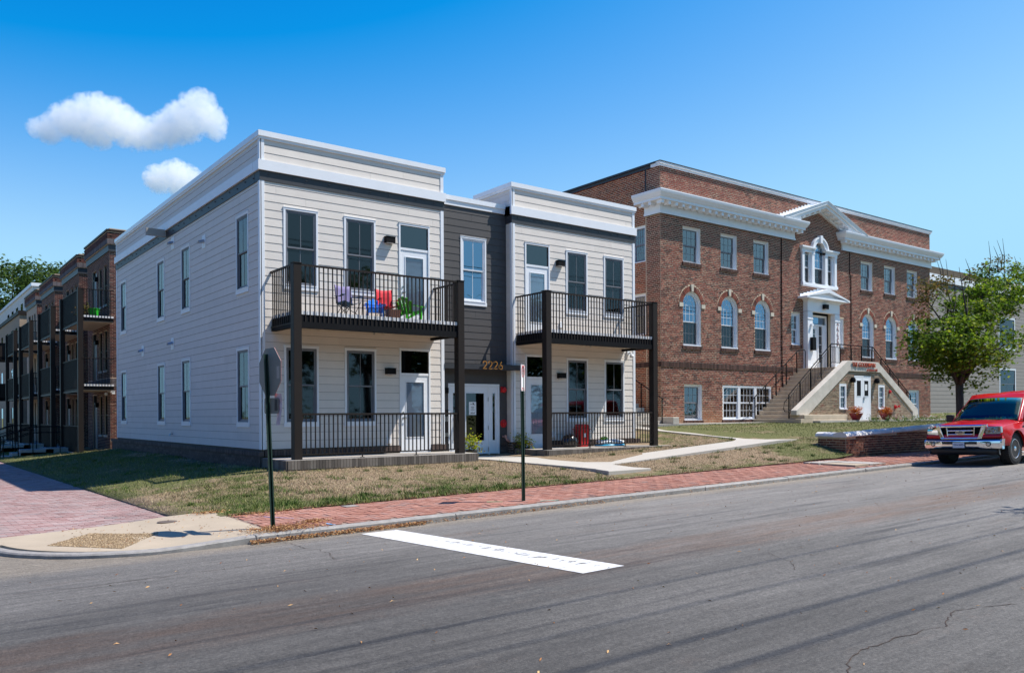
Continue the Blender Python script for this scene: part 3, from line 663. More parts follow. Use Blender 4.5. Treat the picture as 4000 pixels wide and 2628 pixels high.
# ------------------------------------------------------------ wall and window builders
def wall_sheet(T, u0, u1, z0, z1, holes, mat, parent, name='wall', reveal=.12, d=0.0):
    us = sorted({u0, u1}|{min(max(h[k], u0), u1) for h in holes for k in (0, 1)}); zs = sorted({z0, z1}|{min(max(h[k], z0), z1) for h in holes for k in (2, 3)})
    mb = MB(T)
    for i in range(len(us)-1):
        for j in range(len(zs)-1):
            a, b, c, e = us[i], us[i+1], zs[j], zs[j+1]
            if b-a < 1e-6 or e-c < 1e-6: continue
            if any(h[0]-1e-6 <= a and b <= h[1]+1e-6 and h[2]-1e-6 <= c and e <= h[3]+1e-6 for h in holes): continue
            mb.add([(a, d, c), (b, d, c), (b, d, e), (a, d, e)], [(0, 1, 2, 3)])
    for h in holes:
        a, b, c, e = h[:4]; r = d+reveal
        mb.add([(a, d, c), (a, r, c), (a, r, e), (a, d, e)], [(0, 1, 2, 3)]); mb.add([(b, d, c), (b, r, c), (b, r, e), (b, d, e)], [(3, 2, 1, 0)])
        mb.add([(a, d, c), (b, d, c), (b, r, c), (a, r, c)], [(0, 1, 2, 3)]); mb.add([(a, d, e), (b, d, e), (b, r, e), (a, r, e)], [(3, 2, 1, 0)])
    return mb.build(name, mat, parent)
plank_proto = MB().add([(0, -.010, 0), (1, -.010, 0), (1, 0, 0), (0, 0, 0), (0, -.003, 1), (1, -.003, 1), (1, .0, 1), (0, .0, 1)],
                       [(0, 1, 5, 4), (0, 3, 2, 1), (0, 4, 7, 3), (1, 2, 6, 5)])
def planks(P, T, u0, u1, z0, z1, openings, step=.198, off=0, board=3.66, seed=1):
    rr = random.Random(seed); z = z0; k = 0
    while z < z1-.02:
        h = min(step, z1-z); spans = [(u0, u1)]
        for o in openings:
            if o[2] < z+h-.01 and o[3] > z+.01:
                ns = []
                for a, b in spans:
                    if o[1] <= a or o[0] >= b: ns.append((a, b)); continue
                    if o[0] > a+.01: ns.append((a, o[0]))
                    if o[1] < b-.01: ns.append((o[1], b))
                spans = ns
        start = u0-rr.uniform(0, board)
        for a, b in spans:
            cuts = [a]; c = start
            while c < b:
                if c > a+.25 and c < b-.25: cuts.append(c)
                c += board
            cuts.append(b)
            for p, q in zip(cuts[:-1], cuts[1:]):
                g0 = .0015 if p != a else 0; g1 = .0015 if q != b else 0
                L = np.diag([q-p-g0-g1, 1, h-.007, 1.0]); L[0, 3] = p+g0; L[2, 3] = z+.007
                P.add(T@L, (q-p)*1.0)
        for o in openings:     # short boards below a sill or above a head
            a, b = max(o[0], u0), min(o[1], u1)
            if b-a < .05: continue
            if z+.02 < o[2] < z+h-.01: zz, hh = z, o[2]-z
            elif z+.01 < o[3] < z+h-.02: zz, hh = o[3], z+h-o[3]
            else: continue
            L = np.diag([b-a, 1, hh-.006, 1.0]); L[0, 3] = a; L[2, 3] = zz+.005; P.add(T@L, b-a)
        z += step; k += 1

_wc = {}
def put(name, key, fn, mat, parent, M4, smooth=False):
    if key not in _wc: _wc[key] = fn().mesh(name, mat, smooth)
    return link(name, _wc[key], parent, Matrix(M4.tolist()))
def sash_mb(w, h, x, z, d0, d1, rail=.035, cols=2, rows=1, mun=.014, dm=.006):
    mb = MB(); mb.box(x, x+rail, d0, d1, z, z+h); mb.box(x+w-rail, x+w, d0, d1, z, z+h); mb.box(x+rail, x+w-rail, d0, d1, z, z+rail*1.15); mb.box(x+rail, x+w-rail, d0, d1, z+h-rail, z+h)
    iw = w-2*rail; ih = h-2.15*rail
    for i in range(1, cols): c = x+rail+iw*i/cols; mb.box(c-mun/2, c+mun/2, d0+dm, d1-dm, z+rail*1.15, z+h-rail)
    for i in range(1, rows): c = z+rail*1.15+ih*i/rows; mb.box(x+rail, x+w-rail, d0+dm+.0015, d1-dm-.0015, c-mun/2, c+mun/2)
    return mb
def pane_mb(w, h, x, z, d, rail): 
    return MB().box(x+rail*.9, x+w-rail*.9, d, d+.004, z+rail, z+h-rail*.9)
def blind_mb(w, x, z0, z1, d, pitch=.05, tilt=.016, cover=.85):
    mb = MB(); z = z0
    while z < z1:
        mb.add([(x, d-tilt, z), (x+w, d-tilt, z), (x+w, d+tilt, z+pitch*cover), (x, d+tilt, z+pitch*cover)], [(0, 1, 2, 3)]); z += pitch
    return mb
def siding_window(T, u0, z0, w, h, parent, kind='grey', casing=.05, sill=.10, blind=True, label=None):
    """double hung: window > casing mesh; children sash x2, pane x2, blind"""
    K = ('sw', round(w, 3), round(h, 3), kind); L = np.eye(4); L[0, 3] = u0; L[2, 3] = z0; M4 = T@L
    vin = M['vinyl_grey'] if kind == 'grey' else M['vinyl_white']
    def f():
        mb = MB(); c = casing
        mb.box(0, c, -.024, .03, sill, h-c); mb.box(w-c, w, -.024, .03, sill, h-c); mb.box(-.006, w+.006, -.027, .03, h-c, h); mb.box(-.012, w+.012, -.036, .03, h, h+.012)
        mb.box(-.012, w+.012, -.034, .03, 0, sill); mb.box(c, w-c, -.045, .03, sill, sill+.022)
        return mb
    o = put('window', K+('f',), f, M['white'], parent, M4); 
    if label: o['label'] = label
    x0, x1, zz0, zz1 = casing+.003, w-casing-.003, sill+.024, h-casing-.003; vr = .032
    def fr():
        mb = MB(); mb.box(x0, x0+vr, -.012, .055, zz0, zz1); mb.box(x1-vr, x1, -.012, .055, zz0, zz1); mb.box(x0+vr, x1-vr, -.012, .055, zz1-vr, zz1); mb.box(x0+vr, x1-vr, -.012, .055, zz0, zz0+vr*.8); return mb
    put('frame', K+('v',), fr, vin, o, M4)
    sx, sw_, mid = x0+vr, x1-x0-2*vr, (zz0+zz1)/2
    put('sash', K+('s1',), lambda: sash_mb(sw_, zz1-vr-mid+.015, sx, mid-.015, .0, .024, .03), vin, o, M4)
    put('sash', K+('s2',), lambda: sash_mb(sw_, mid-zz0-vr*.8+.02, sx, zz0+vr*.8, .028, .052, .042), vin, o, M4)
    g = M['glass'] if kind == 'grey' else M['glass_bright']
    put('pane', K+('p1',), lambda: pane_mb(sw_, zz1-vr-mid+.015, sx, mid-.015, .010, .03), g, o, M4)
    put('pane', K+('p2',), lambda: pane_mb(sw_, mid-zz0-vr*.8+.02, sx, zz0+vr*.8, .038, .042), g, o, M4)
    if blind: put('blind', K+('b',), lambda: blind_mb(sw_+.02, sx-.01, zz0+vr, zz1-.02, .085), M['blind'], o, M4)
    return o, (u0, u0+w, z0, z0+h+.01)
def patio_door(T, u0, z0, parent, w=.95, hd=2.05, ht=.62, hinge=1, label=None):
    """white glazed door with a transom above, blinds between the glass"""
    L = np.eye(4); L[0, 3] = u0; L[2, 3] = z0; M4 = T@L; H = hd+ht+.1; K = ('door', w, hd, ht, hinge)
    def f():
        mb = MB(); c = .045
        mb.box(0, c, -.026, .05, 0, H); mb.box(w-c, w, -.026, .05, 0, H); mb.box(c, w-c, -.026, .05, H-.05, H); mb.box(-.012, w+.012, -.036, .03, H, H+.014); mb.box(c, w-c, -.015, .05, hd+.012, hd+.075)
        mb.box(c, w-c, -.005, .06, 0, .02); return mb
    o = put('door', K+('f',), f, M['white'], parent, M4)
    if label: o['label'] = label
    a, b = .05, w-.05
    def leaf():
        mb = MB(); st = .155; g0, g1 = .42, hd-.17
        mb.box(a, a+st, .0, .04, .022, hd+.008); mb.box(b-st, b, .0, .04, .022, hd+.008); mb.box(a+st, b-st, .0, .04, .022, g0); mb.box(a+st, b-st, .0, .04, g1, hd+.008)
        e = .022
        mb.box(a+st-e, a+st, -.012, -.001, g0-e, g1+e); mb.box(b-st, b-st+e, -.012, -.001, g0-e, g1+e); mb.box(a+st, b-st, -.012, -.001, g1, g1+e); mb.box(a+st, b-st, -.012, -.001, g0-e, g0)
        return mb
    put('door_leaf', K+('l',), leaf, M['white'], o, M4)
    st = .155
    put('pane', K+('p',), lambda: MB().box(a+st, b-st, .002, .006, .42, hd-.17), M['glass_clear'], o, M4)
    put('blind', K+('b',), lambda: blind_mb(b-a-2*st, a+st, .43, hd-.18, .018, .032, .005, 1.0), M['blind_white'], o, M4)
    put('transom_pane', K+('t',), lambda: MB().box(a, b, .02, .025, hd+.076, H-.051), M['glass_trans'], o, M4)
    hx = a+.06 if hinge > 0 else b-.06
    def hn():
        mb = MB(); mb.lathe([(.028, 0), (.03, .01), (.012, .014), (.012, .05)], (hx, 0, .93), 10, 'y'); mb.box(hx-.01, hx+.10 if hinge > 0 else hx+.01, -.06, -.045, .92, .945); return mb
    put('handle', K+('h',), hn, M['nickel'], o, M4); put('deadbolt', K+('d',), lambda: MB().lathe([(.025, 0), (.025, .018)], (hx, 0, 1.07), 10, 'y'), M['nickel'], o, M4)
    return o, (u0, u0+w, z0, z0+H+.014)
M['glass_clear'] = glass('door glass', (.9, .92, .94), .8, .01, .02)
M['glass_trans'] = glass('transom glass', (.05, .06, .06), 1.5, .05, .01)
M['nickel'] = mk('brushed nickel', (.5, .5, .5), .3, metal=1)
def wall_light(T, u, z, parent, w=.26, h=.15, d=.15):
    L = np.eye(4); L[0, 3] = u; L[2, 3] = z
    def f():
        mb = MB(); mb.box(-w/2, w/2, -d, -.012, 0, h); mb.box(-w/2-.01, w/2+.01, -d-.01, -.010, h, h+.012); mb.box(-.06, .06, -.012, .0, -.01, h+.02); return mb
    o = put('wall_light', ('wl', w, h), f, M['black'], parent, T@L)
    put('lens', ('wll', w, h), lambda: MB().box(-w/2+.03, w/2-.03, -d+.03, -.04, -.006, -.001), M['blind_white'], o, T@L)
    return o

# ================================================================= the siding house
HOUSE = thing('siding_house', 'two storey beige lap siding house with charcoal centre bay and two dark metal balconies', 'house', (6.3, 3, -.4))
ZB, ZD0, ZD1, ZW1, ZP1, ZTOP = 0.0, 6.42, 6.66, 6.90, 7.44, 7.60
Pl = Pieces('plank', M['siding'], plank_proto, HOUSE, limit=300, rest='plank_rows')
Pd = Pieces('plank', M['siding_dark'], plank_proto, HOUSE, limit=300, rest='dark_plank_rows')
F0, L0 = TF(0.0), TL(0.0)
CB = .095
def front_block(x0, x1, opens, seed):
    T = F0
    planks(Pl, T, x0+CB, x1-CB, .0, ZD0, opens, seed=seed)
    planks(Pl, T, x0+CB, x1-CB, ZW1+.002, ZP1-.02, [], step=.19, seed=seed+5)
    mb = MB(T); mb.box(x0, x0+CB, -.022, .02, 0, ZD0); mb.build('corner_board', M['white'], HOUSE)
    mb = MB(T); mb.box(x1-CB, x1, -.022, .02, 0, ZD0); mb.build('corner_board', M['white'], HOUSE)
    mb = MB(T); mb.box(x0, x0+CB, -.022, .02, ZW1, ZP1-.03); mb.build('corner_board', M['white'], HOUSE)
    mb = MB(T); mb.box(x1-CB, x1, -.022, .02, ZW1, ZP1-.03); mb.build('corner_board', M['white'], HOUSE)
# --- block A
opA = []; opL = []
for u in (.565, 2.165):
    for z in (3.88, .53):
        o, op = siding_window(F0, u, z, .89, 1.98, HOUSE); opA.append(op)
for z in (3.14, -.20):
    o, op = patio_door(F0, 3.745, z, HOUSE); opA.append(op)
front_block(0, 5.15, opA, 3)
for (a, b) in ((.78, 1.66), (5.65, 6.53), (8.40, 9.28), (13.6, 14.48)):
    for z in (3.87, .53):
        o, op = siding_window(L0, a, z, b-a, 1.97, HOUSE); opL.append(op)
planks(Pl, L0, CB, 15.2-CB, .0, ZD0, opL, seed=11); planks(Pl, L0, CB, 15.2-CB, ZW1+.002, ZP1-.02, [], step=.19, seed=12)
for a, b in ((0, CB), (15.2-CB, 15.2)):
    MB(L0).box(a-(.022 if a == 0 else 0), b, -.022, .02, 0, ZD0).build('corner_board', M['white'], HOUSE); MB(L0).box(a-(.022 if a == 0 else 0), b, -.022, .02, ZW1, ZP1-.03).build('corner_board', M['white'], HOUSE)
# --- block B
opB = []
for u in (9.61, 11.205):
    for z in (3.89, .56):
        o, op = siding_window(F0, u, z, .885, 1.96, HOUSE); opB.append(op)
for z in (3.14, -.20):
    o, op = patio_door(F0, 8.0, z, HOUSE, hinge=-1); opB.append(op)
front_block(7.53, 12.6, opB, 21)
# side returns seen from the street
LB = TL(7.53)
for z0, z1 in ((0, ZD0),): planks(Pl, LB, .02, .29, z0, z1, [], seed=31)
planks(Pl, LB, .1, 1.6, ZW1+.002, ZP1-.02, [], step=.19, seed=32)
MB(LB).box(-.022, .075, -.022, .02, 0, ZD0).build('corner_board', M['white'], HOUSE)
MB(LB).box(-.022, .075, -.022, .02, ZW1, ZP1-.03).build('corner_board', M['white'], HOUSE)
# --- centre bay
FC = TF(.29); opC = []
o, op = siding_window(FC, 5.9, 3.93, .89, 1.95, HOUSE, kind='bright', blind=False, label='white window of the dark centre bay reflecting blue sky'); opC.append(op)
opC.append((5.46, 7.24, -.36, 1.69))
planks(Pd, FC, 5.15, 7.53, -.0, 6.68, opC, seed=41)
Pl.build(); Pd.build()
# sheathing and body
body = MB(); body.box(.45, 5.0, .7, 14.8, -.8, 7.0); body.box(5.0, 7.7, .75, 14.8, -.8, 6.7); body.box(7.7, 12.2, .7, 14.8, -.8, 7.0); body.box(.02, 5.1, 14.9, 15.18, -.8, 7.4); body.box(5.1, 7.6, 14.9, 15.18, -.8, 6.7); body.box(7.6, 12.58, 14.9, 15.18, -.8, 7.4)
body.build('core', M['inside'], HOUSE)
mb = MB(); mb.box(.03, 5.12, .5, 15.1, 7.0, 7.1); mb.box(7.56, 12.57, .5, 15.1, 7.0, 7.1); mb.box(5.0, 7.7, .5, 15.1, 6.75, 6.8); mb.build('roof', M['slab'], HOUSE)
wall_sheet(F0, 0, 5.15, -.55, ZP1, [(o[0]+.05, o[1]-.05, o[2]+(.1 if o[3]-o[2] < 2.2 else 0), o[3]-.06) for o in opA], M['sheath'], HOUSE, d=.001)
wall_sheet(F0, 7.53, 12.6, -.55, ZP1, [(o[0]+.05, o[1]-.05, o[2]+(.1 if o[3]-o[2] < 2.2 else 0), o[3]-.06) for o in opB], M['sheath'], HOUSE, d=.001)
wall_sheet(L0, 0, 15.2, -.55, ZP1, [(o[0]+.05, o[1]-.05, o[2]+.1, o[3]-.06) for o in opL], M['sheath'], HOUSE, d=.001)
wall_sheet(FC, 5.1, 7.55, -.55, 6.95, [(5.95, 6.74, 4.03, 5.82), (5.5, 7.2, -.36, 1.65)], M['sheath'], HOUSE, d=.001)
mb = MB(); mb.box(12.58, 12.6, 0, 15.2, -.5, ZP1); mb.box(5.13, 5.15, 0, 2, -.5, ZP1); mb.box(7.53, 7.545, .02, 2, -.5, ZP1); mb.build('side_wall', M['siding'], HOUSE)
# bands and copings
def band(x0, x1, d, z0, z1, mat, nm, wrap=True, T=F0, back=.3): return MB(T).box(x0, x1, d, back, z0, z1).build(nm, mat, HOUSE)
for x0, x1 in ((0, 5.15), (7.53, 12.6)):
    band(x0-.025, x1+.02, -.028, ZD0, ZD1, M['band_dark'], 'dark_band'); band(x0-.07, x1+.05, -.075, ZD1, ZW1, M['white'], 'white_band')
    band(x0-.04, x1+.03, -.04, ZP1-.03, ZP1+.03, M['white'], 'coping_trim'); band(x0-.06, x1+.05, -.065, ZP1+.03, ZTOP, M['white_metal'], 'coping')
MB(L0).box(.301, 15.25, -.028, .3, ZD0, ZD1).build('dark_band', M['band_dark'], HOUSE); MB(L0).box(.301, 15.26, -.075, .3, ZD1, ZW1).build('white_band', M['white'], HOUSE)
MB(L0).box(.301, 15.24, -.04, .3, ZP1-.03, ZP1+.03).build('coping_trim', M['white'], HOUSE); MB(L0).box(.301, 15.26, -.065, .3, ZP1+.03, ZTOP).build('coping', M['white_metal'], HOUSE)
MB(LB).box(.301, 1.9, -.04, .3, ZP1-.03, ZP1+.03).build('coping_trim', M['white'], HOUSE); MB(LB).box(.301, 1.9, -.065, .3, ZP1+.03, ZTOP).build('coping', M['white_metal'], HOUSE)
MB(LB).box(.0, .6, -.07, .2, ZD1-.0, ZW1).build('white_band', M['white'], HOUSE)
band(5.15, 7.47, -.04, 6.70, 6.84, M['white'], 'white_band', T=FC); band(5.15, 7.47, -.07, 6.84, 6.97, M['white_metal'], 'coping', T=FC)
mb = MB(); mb.box(9.2, 10.2, 1.5, 2.3, 7.1, 7.86); mb.build('roof_curb', M['white_metal'], HOUSE)
# bolts along the dark band
bp = MB().lathe([(.016, 0), (.016, .02), (.006, .026)], (0, 0, 0), 6, 'y')
bo = Pieces('bolt', M['band_dark'], bp, HOUSE, rest='bolts')
for x0 in (0, 7.53):
    for x in (.2, .82, 1.15, 1.75, 2.32, 2.9, 3.45, 4.0, 4.28, 4.85): bo.add(F0@np.array([[1, 0, 0, x0+x], [0, 1, 0, -.028], [0, 0, 1, ZD0+.15+.02*((x*7) % 1)], [0, 0, 0, 1]]))
for k in range(26):
    bo.add(L0@np.array([[1, 0, 0, .35+k*.58], [0, 1, 0, -.028], [0, 0, 1, ZD0+.11+.04*(k % 2)], [0, 0, 0, 1.0]]))
bo.build()
# beam stub left out on the side wall, dryer vents, spigot
mb = MB(L0); mb.box(8.1, 8.2, -.62, -.03, 6.47, 6.69); mb.build('beam_stub', M['slab'], HOUSE)
for u, z in ((4.32, 5.68), (7.43, 6.16), (7.52, 3.06), (11.2, 3.07)):
    mb = MB(L0); mb.box(u-.15, u+.15, -.02, .0, z-.18, z+.18); v = mb.build('wall_vent', M['white'], HOUSE)
    mb = MB(L0)
    for k in range(8):
        a0, a1 = R(180*k/8), R(180*(k+1)/8); r = .085
        mb.add([(u+r*math.cos(a0), -.02, z-.02+r*math.sin(a0)), (u+r*math.cos(a1), -.02, z-.02+r*math.sin(a1)), (u+r*1.05*math.cos(a1), -.16, z-.06+r*.9*math.sin(a1)), (u+r*1.05*math.cos(a0), -.16, z-.06+r*.9*math.sin(a0))], [(0, 1, 2, 3)])
    h = mb.build('hood', M['nickel'], v)
mb = MB(L0); mb.tube([(7.57, 0, .26), (7.57, -.08, .26), (7.57, -.11, .2)], .018, 8); mb.lathe([(.03, .05), (.03, .06)], (7.57, 0, .31), 8, 'y'); mb.build('spigot', M['nickel'], HOUSE)
# brick base along the side and front
bb = MB(); bb.box(-.05, 0, -.05, 15.9, -.9, -.16); bb.box(0, 5.2, -.05, .0, -.9, -.2); bb.build('base_course', M['porch_mortar'], HOUSE)
bk = Pieces('brick', M['base_brick'], topbox(), HOUSE, limit=300, rest='base_brickwork')
for r_ in range(7):
    z = -.17-.072*(r_+1); u = -.05-(r_ % 2)*.1
    while u < 15.9:
        a, b = max(u, -.06), min(u+.2, 15.9)
        if b-a > .03: bk.add(np.array([[0, 0, -.012, -.05], [b-a-.008, 0, 0, a], [0, .062, 0, z], [0, 0, 0, 1.0]]))
        u += .205
u = -.075
while u < 15.95:   # rowlock cap course
    bk.add(np.array([[.115, 0, 0, -.085], [0, .068, 0, u], [0, 0, .105, -.155], [0, 0, 0, 1.0]])); u += .075
bk.build()
# entrance door of the centre bay
T = FC; D = MB(T); x0, x1, z0, z1 = 5.46, 7.24, -.35, 1.69
D.box(x0, x0+.06, -.02, .06, z0, z1); D.box(x1-.06, x1, -.02, .06, z0, z1); D.box(x0+.06, x1-.06, -.02, .06, z1-.07, z1); D.box(6.84, 6.89, -.02, .06, z0, z1-.07); D.box(5.86, 5.91, -.02, .06, z0, z1-.07)
door = D.build('entrance_door', M['white'], HOUSE)
def glazed(x0, x1, st, g0, g1, nm):
    mb = MB(T); mb.box(x0, x0+st, -.005, .04, z0+.02, z1-.075); mb.box(x1-st, x1, -.005, .04, z0+.02, z1-.075); mb.box(x0+st, x1-st, -.005, .04, z0+.02, g0); mb.box(x0+st, x1-st, -.005, .04, g1, z1-.075)
    e = .02; mb.box(x0+st-e, x0+st, -.016, -.006, g0-e, g1+e); mb.box(x1-st, x1-st+e, -.016, -.006, g0-e, g1+e); mb.box(x0+st, x1-st, -.016, -.006, g1, g1+e); mb.box(x0+st, x1-st, -.016, -.006, g0-e, g0)
    mb.build(nm, M['white'], door); MB(T).box(x0+st, x1-st, .004, .010, g0, g1).build('pane', M['glass_dark'], door)
glazed(5.52, 5.86, .10, .06, 1.42, 'sidelight'); glazed(5.91, 6.84, .15, .06, 1.42, 'door_leaf'); glazed(6.89, 7.18, .10, .06, 1.42, 'sidelight')
mb = MB(T); mb.box(5.95, 5.985, -.05, -.035, .55, .85); mb.box(5.955, 5.98, -.035, -.005, .57, .6); mb.box(5.955, 5.98, -.035, -.005, .8, .83); mb.build('handle', M['nickel'], door)
for z in (1.25, .42, -.2): MB(T).box(6.826, 6.85, -.026, -.018, z-.06, z+.06).build('hinge', M['nickel'], door)
# poster taped to the glass
nb = MB(T); nb.box(6.17, 6.42, -.0, .0025, .80, 1.17); po = nb.build('paper_notice', M['sign_white'], door)
mb = MB(T)
for k, (a, b2, z) in enumerate(((6.22, 6.27, 1.10), (6.24, 6.35, 1.02), (6.25, 6.34, .98), (6.23, 6.36, .94))): mb.box(a, b2, -.0025, -.0005, z, z+.012)
mb.box(6.30, 6.33, -.0025, -.0005, 1.09, 1.15); mb.add([(6.30, -.0027, 1.13), (6.37, -.0027, 1.07), (6.36, -.0027, 1.10), (6.31, -.0027, 1.15)], [(0, 1, 2, 3)])
for k in range(6): mb.box(6.22+k*.026, 6.238+k*.026, -.0025, -.0005, .83, .85+.012*(k % 3))
mb.build('notice_print', M['black'], po)
# brick pier beside the door, alarm bell, fire connection, pipe, call panel
mb = MB(FC); mb.box(7.24, 7.53, -.05, .0, -.8, .0); mb.box(5.15, 5.46, -.05, 0, -.8, .0); mb.build('base_course', M['porch_mortar'], HOUSE)
bk = Pieces('brick', M['base_brick'], topbox(), HOUSE, rest='base_brickwork')
for r_ in range(6):
    for a, b2 in ((7.26, 7.44), (7.45, 7.53)) if r_ % 2 else ((7.26, 7.35), (7.36, 7.53)):
        bk.add(np.array([[b2-a-.006, 0, 0, a], [0, 0, -.014, .24], [0, .062, 0, -.07-.072*r_], [0, 0, 0, 1.0]]))
for r_ in range(6):  # return of block B
    for a, b2 in ((-.05, .1), (.11, .28)): bk.add(np.array([[0, 0, -.02, 7.53], [b2-a-.006, 0, 0, a], [0, .062, 0, -.07-.072*r_], [0, 0, 0, 1.0]]))
for x0 in (5.2,): pass
# brick strip between door and porch floor (front of both blocks)
for a0, a1 in ((.06, 3.72), (4.72, 5.12), (7.6, 7.97), (8.97, 12.75)):
    u = a0
    while u < a1: bk.add(np.array([[.068, 0, 0, u], [0, 0, -.07, -.0], [0, .14, 0, -.155], [0, 0, 0, 1.0]])); u += .075
bk.build()
mb = MB(FC); mb.box(7.29, 7.46, -.03, -.011, 1.45, 1.62); mb.lathe([(.085, .03), (.09, .05), (.07, .09), (.02, .10)], (7.39, 0, 1.53), 16, 'y'); mb.build('fire_bell', M['red'], HOUSE)
mb = MB(FC); mb.lathe([(.12, .012), (.12, .022), (.075, .024), (.07, .06), (.03, .07), (.03, .12)], (7.39, 0, .54), 18, 'y'); mb.build('fire_connection', M['red'], HOUSE)
mb = MB(FC); mb.tube([(7.36, -.02, .16), (7.36, -.12, .16), (7.42, -.14, .06), (7.52, -.13, .01), (7.56, -.13, -.06)], .03, 10); mb.lathe([(.045, .12), (.045, .16)], (7.36, 0, .16), 10, 'y'); mb.build('drain_pipe', mk('pinkish copper pipe', (.55, .30, .26), .4, metal=.3), HOUSE)
mb = MB(FC); mb.box(5.36, 5.45, -.06, -.011, 1.41, 1.56); mb.build('door_camera', M['black'], HOUSE)
mb = MB(FC); mb.box(5.32, 5.45, -.04, -.011, .15, .95); cp = mb.build('call_panel', M['black'], HOUSE); mb = MB(FC); mb.box(5.34, 5.43, -.046, -.041, .62, .76); mb.box(5.34, 5.43, -.046, -.041, .2, .3); mb.build('panel_plate', M['nickel'], cp)
# canopy with the street number
mb = MB(); mb.prism([(5.155, .28), (5.155, -.04), (7.52, -.16), (7.84, -.20), (7.84, -.03), (7.52, -.03), (7.52, .28)], 2.09, 2.235, 'z'); can = mb.build('entrance_canopy', M['band_dark'], HOUSE)
MB().box(5.155, 7.5, -.0, .28, 2.236, 2.25).build('canopy_flashing', M['bronze'], can)
def text(name, s, size, M4, mat, parent, ext=.01, align='LEFT', space=1.0, label=None, bev=0):
    c = bpy.data.curves.new(name, 'FONT'); c.body = s; c.size = size; c.extrude = ext; c.align_x = align; c.space_character = space; c.bevel_depth = bev; c.materials.append(mat); c.resolution_u = 4
    t = bpy.data.objects.new('tmp', c); COL.objects.link(t); bpy.context.view_layer.update()
    me = bpy.data.meshes.new_from_object(t.evaluated_get(bpy.context.evaluated_depsgraph_get())); bpy.data.objects.remove(t)
    if not me.materials: me.materials.append(mat)
    o = link(name, me, parent, Matrix(M4.tolist() if hasattr(M4, 'tolist') else M4)); 
    if label: o['label'] = label
    return o
def face(x, y, z, sx=1, sy=1):  # text plane facing -Y
    return Matrix.Translation((x, y, z))@Matrix.Rotation(R(90), 4, 'X')@Matrix.Diagonal((sx, sy, 1, 1))
def numeral(ch, x, y, z, h, wd, th, mat, parent, nm='numeral', dep=.02):
    """numerals as bent bars, so that they read as thin cut metal figures"""
    P = {'2': [(0, .76), (.04, .9), (.2, .99), (.5, 1.0), (.8, .97), (.96, .85), (1, .72), (.92, .56), (.6, .33), (0, 0), (1, 0)],
         '6': [(.75, 1), (.35, .6), (.08, .4), (0, .26), (.08, .1), (.3, .01), (.5, 0), (.75, .02), (.94, .12), (1, .28), (.92, .42), (.7, .52), (.45, .53), (.2, .48)],
         '3': [(.05, .84), (.2, .96), (.5, 1), (.8, .95), (.95, .8), (.85, .6), (.5, .53), (.85, .46), (1, .28), (.9, .1), (.5, 0), (.2, .03), (0, .17)],
         '0': [(.5+.5*math.sin(a*math.pi/8), .5+.5*math.cos(a*math.pi/8)) for a in range(17)]}[ch]
    mb = MB(); pts = [(x+a*wd, z+b2*h) for a, b2 in P]; vs = []
    for i, p in enumerate(pts):
        q = pts[min(i+1, len(pts)-1)]; o = pts[max(i-1, 0)]; d = Vector((q[0]-o[0], q[1]-o[1])).normalized(); n = (-d.y*th/2, d.x*th/2)
        vs += [(p[0]+n[0], y, p[1]+n[1]), (p[0]-n[0], y, p[1]-n[1]), (p[0]-n[0], y+dep, p[1]-n[1]), (p[0]+n[0], y+dep, p[1]+n[1])]
    fs = []
    for i in range(len(pts)-1):
        for k in range(4): a, b2 = i*4+k, i*4+(k+1) % 4; fs.append((a, b2, b2+4, a+4))
    fs += [(0, 3, 2, 1), tuple((len(pts)-1)*4+k for k in range(4))]
    mb.add(vs, fs); return mb.build(nm, mat, parent)
for k, ch in enumerate('2226'): numeral(ch, 6.36+k*.185, -.165, 2.11, .205, .125, .024, M['copper'], can)
# lights, sockets, camera
wall_light(F0, 3.44, 5.325, HOUSE); wall_light(F0, 3.44, 1.88, HOUSE); wall_light(F0, 9.33, 5.33, HOUSE); wall_light(F0, 9.35, 1.90, HOUSE)
for x, z in ((3.36, .06), (9.0, .1), (9.33, 3.45)): MB(F0).box(x, x+.11, -.05, -.011, z, z+.17).build('socket_box', M['white'], HOUSE)
mb = MB(F0); mb.box(12.2, 12.3, -.06, -.011, 2.72, 2.86); mb.box(12.24, 12.28, -.16, -.06, 2.76, 2.80); mb.lathe([(.03, .0), (.07, .02), (.075, .06), (.05, .11), (.01, .13)], (12.26, -.2, 2.62), 14); mb.build('security_camera', M['white'], HOUSE)

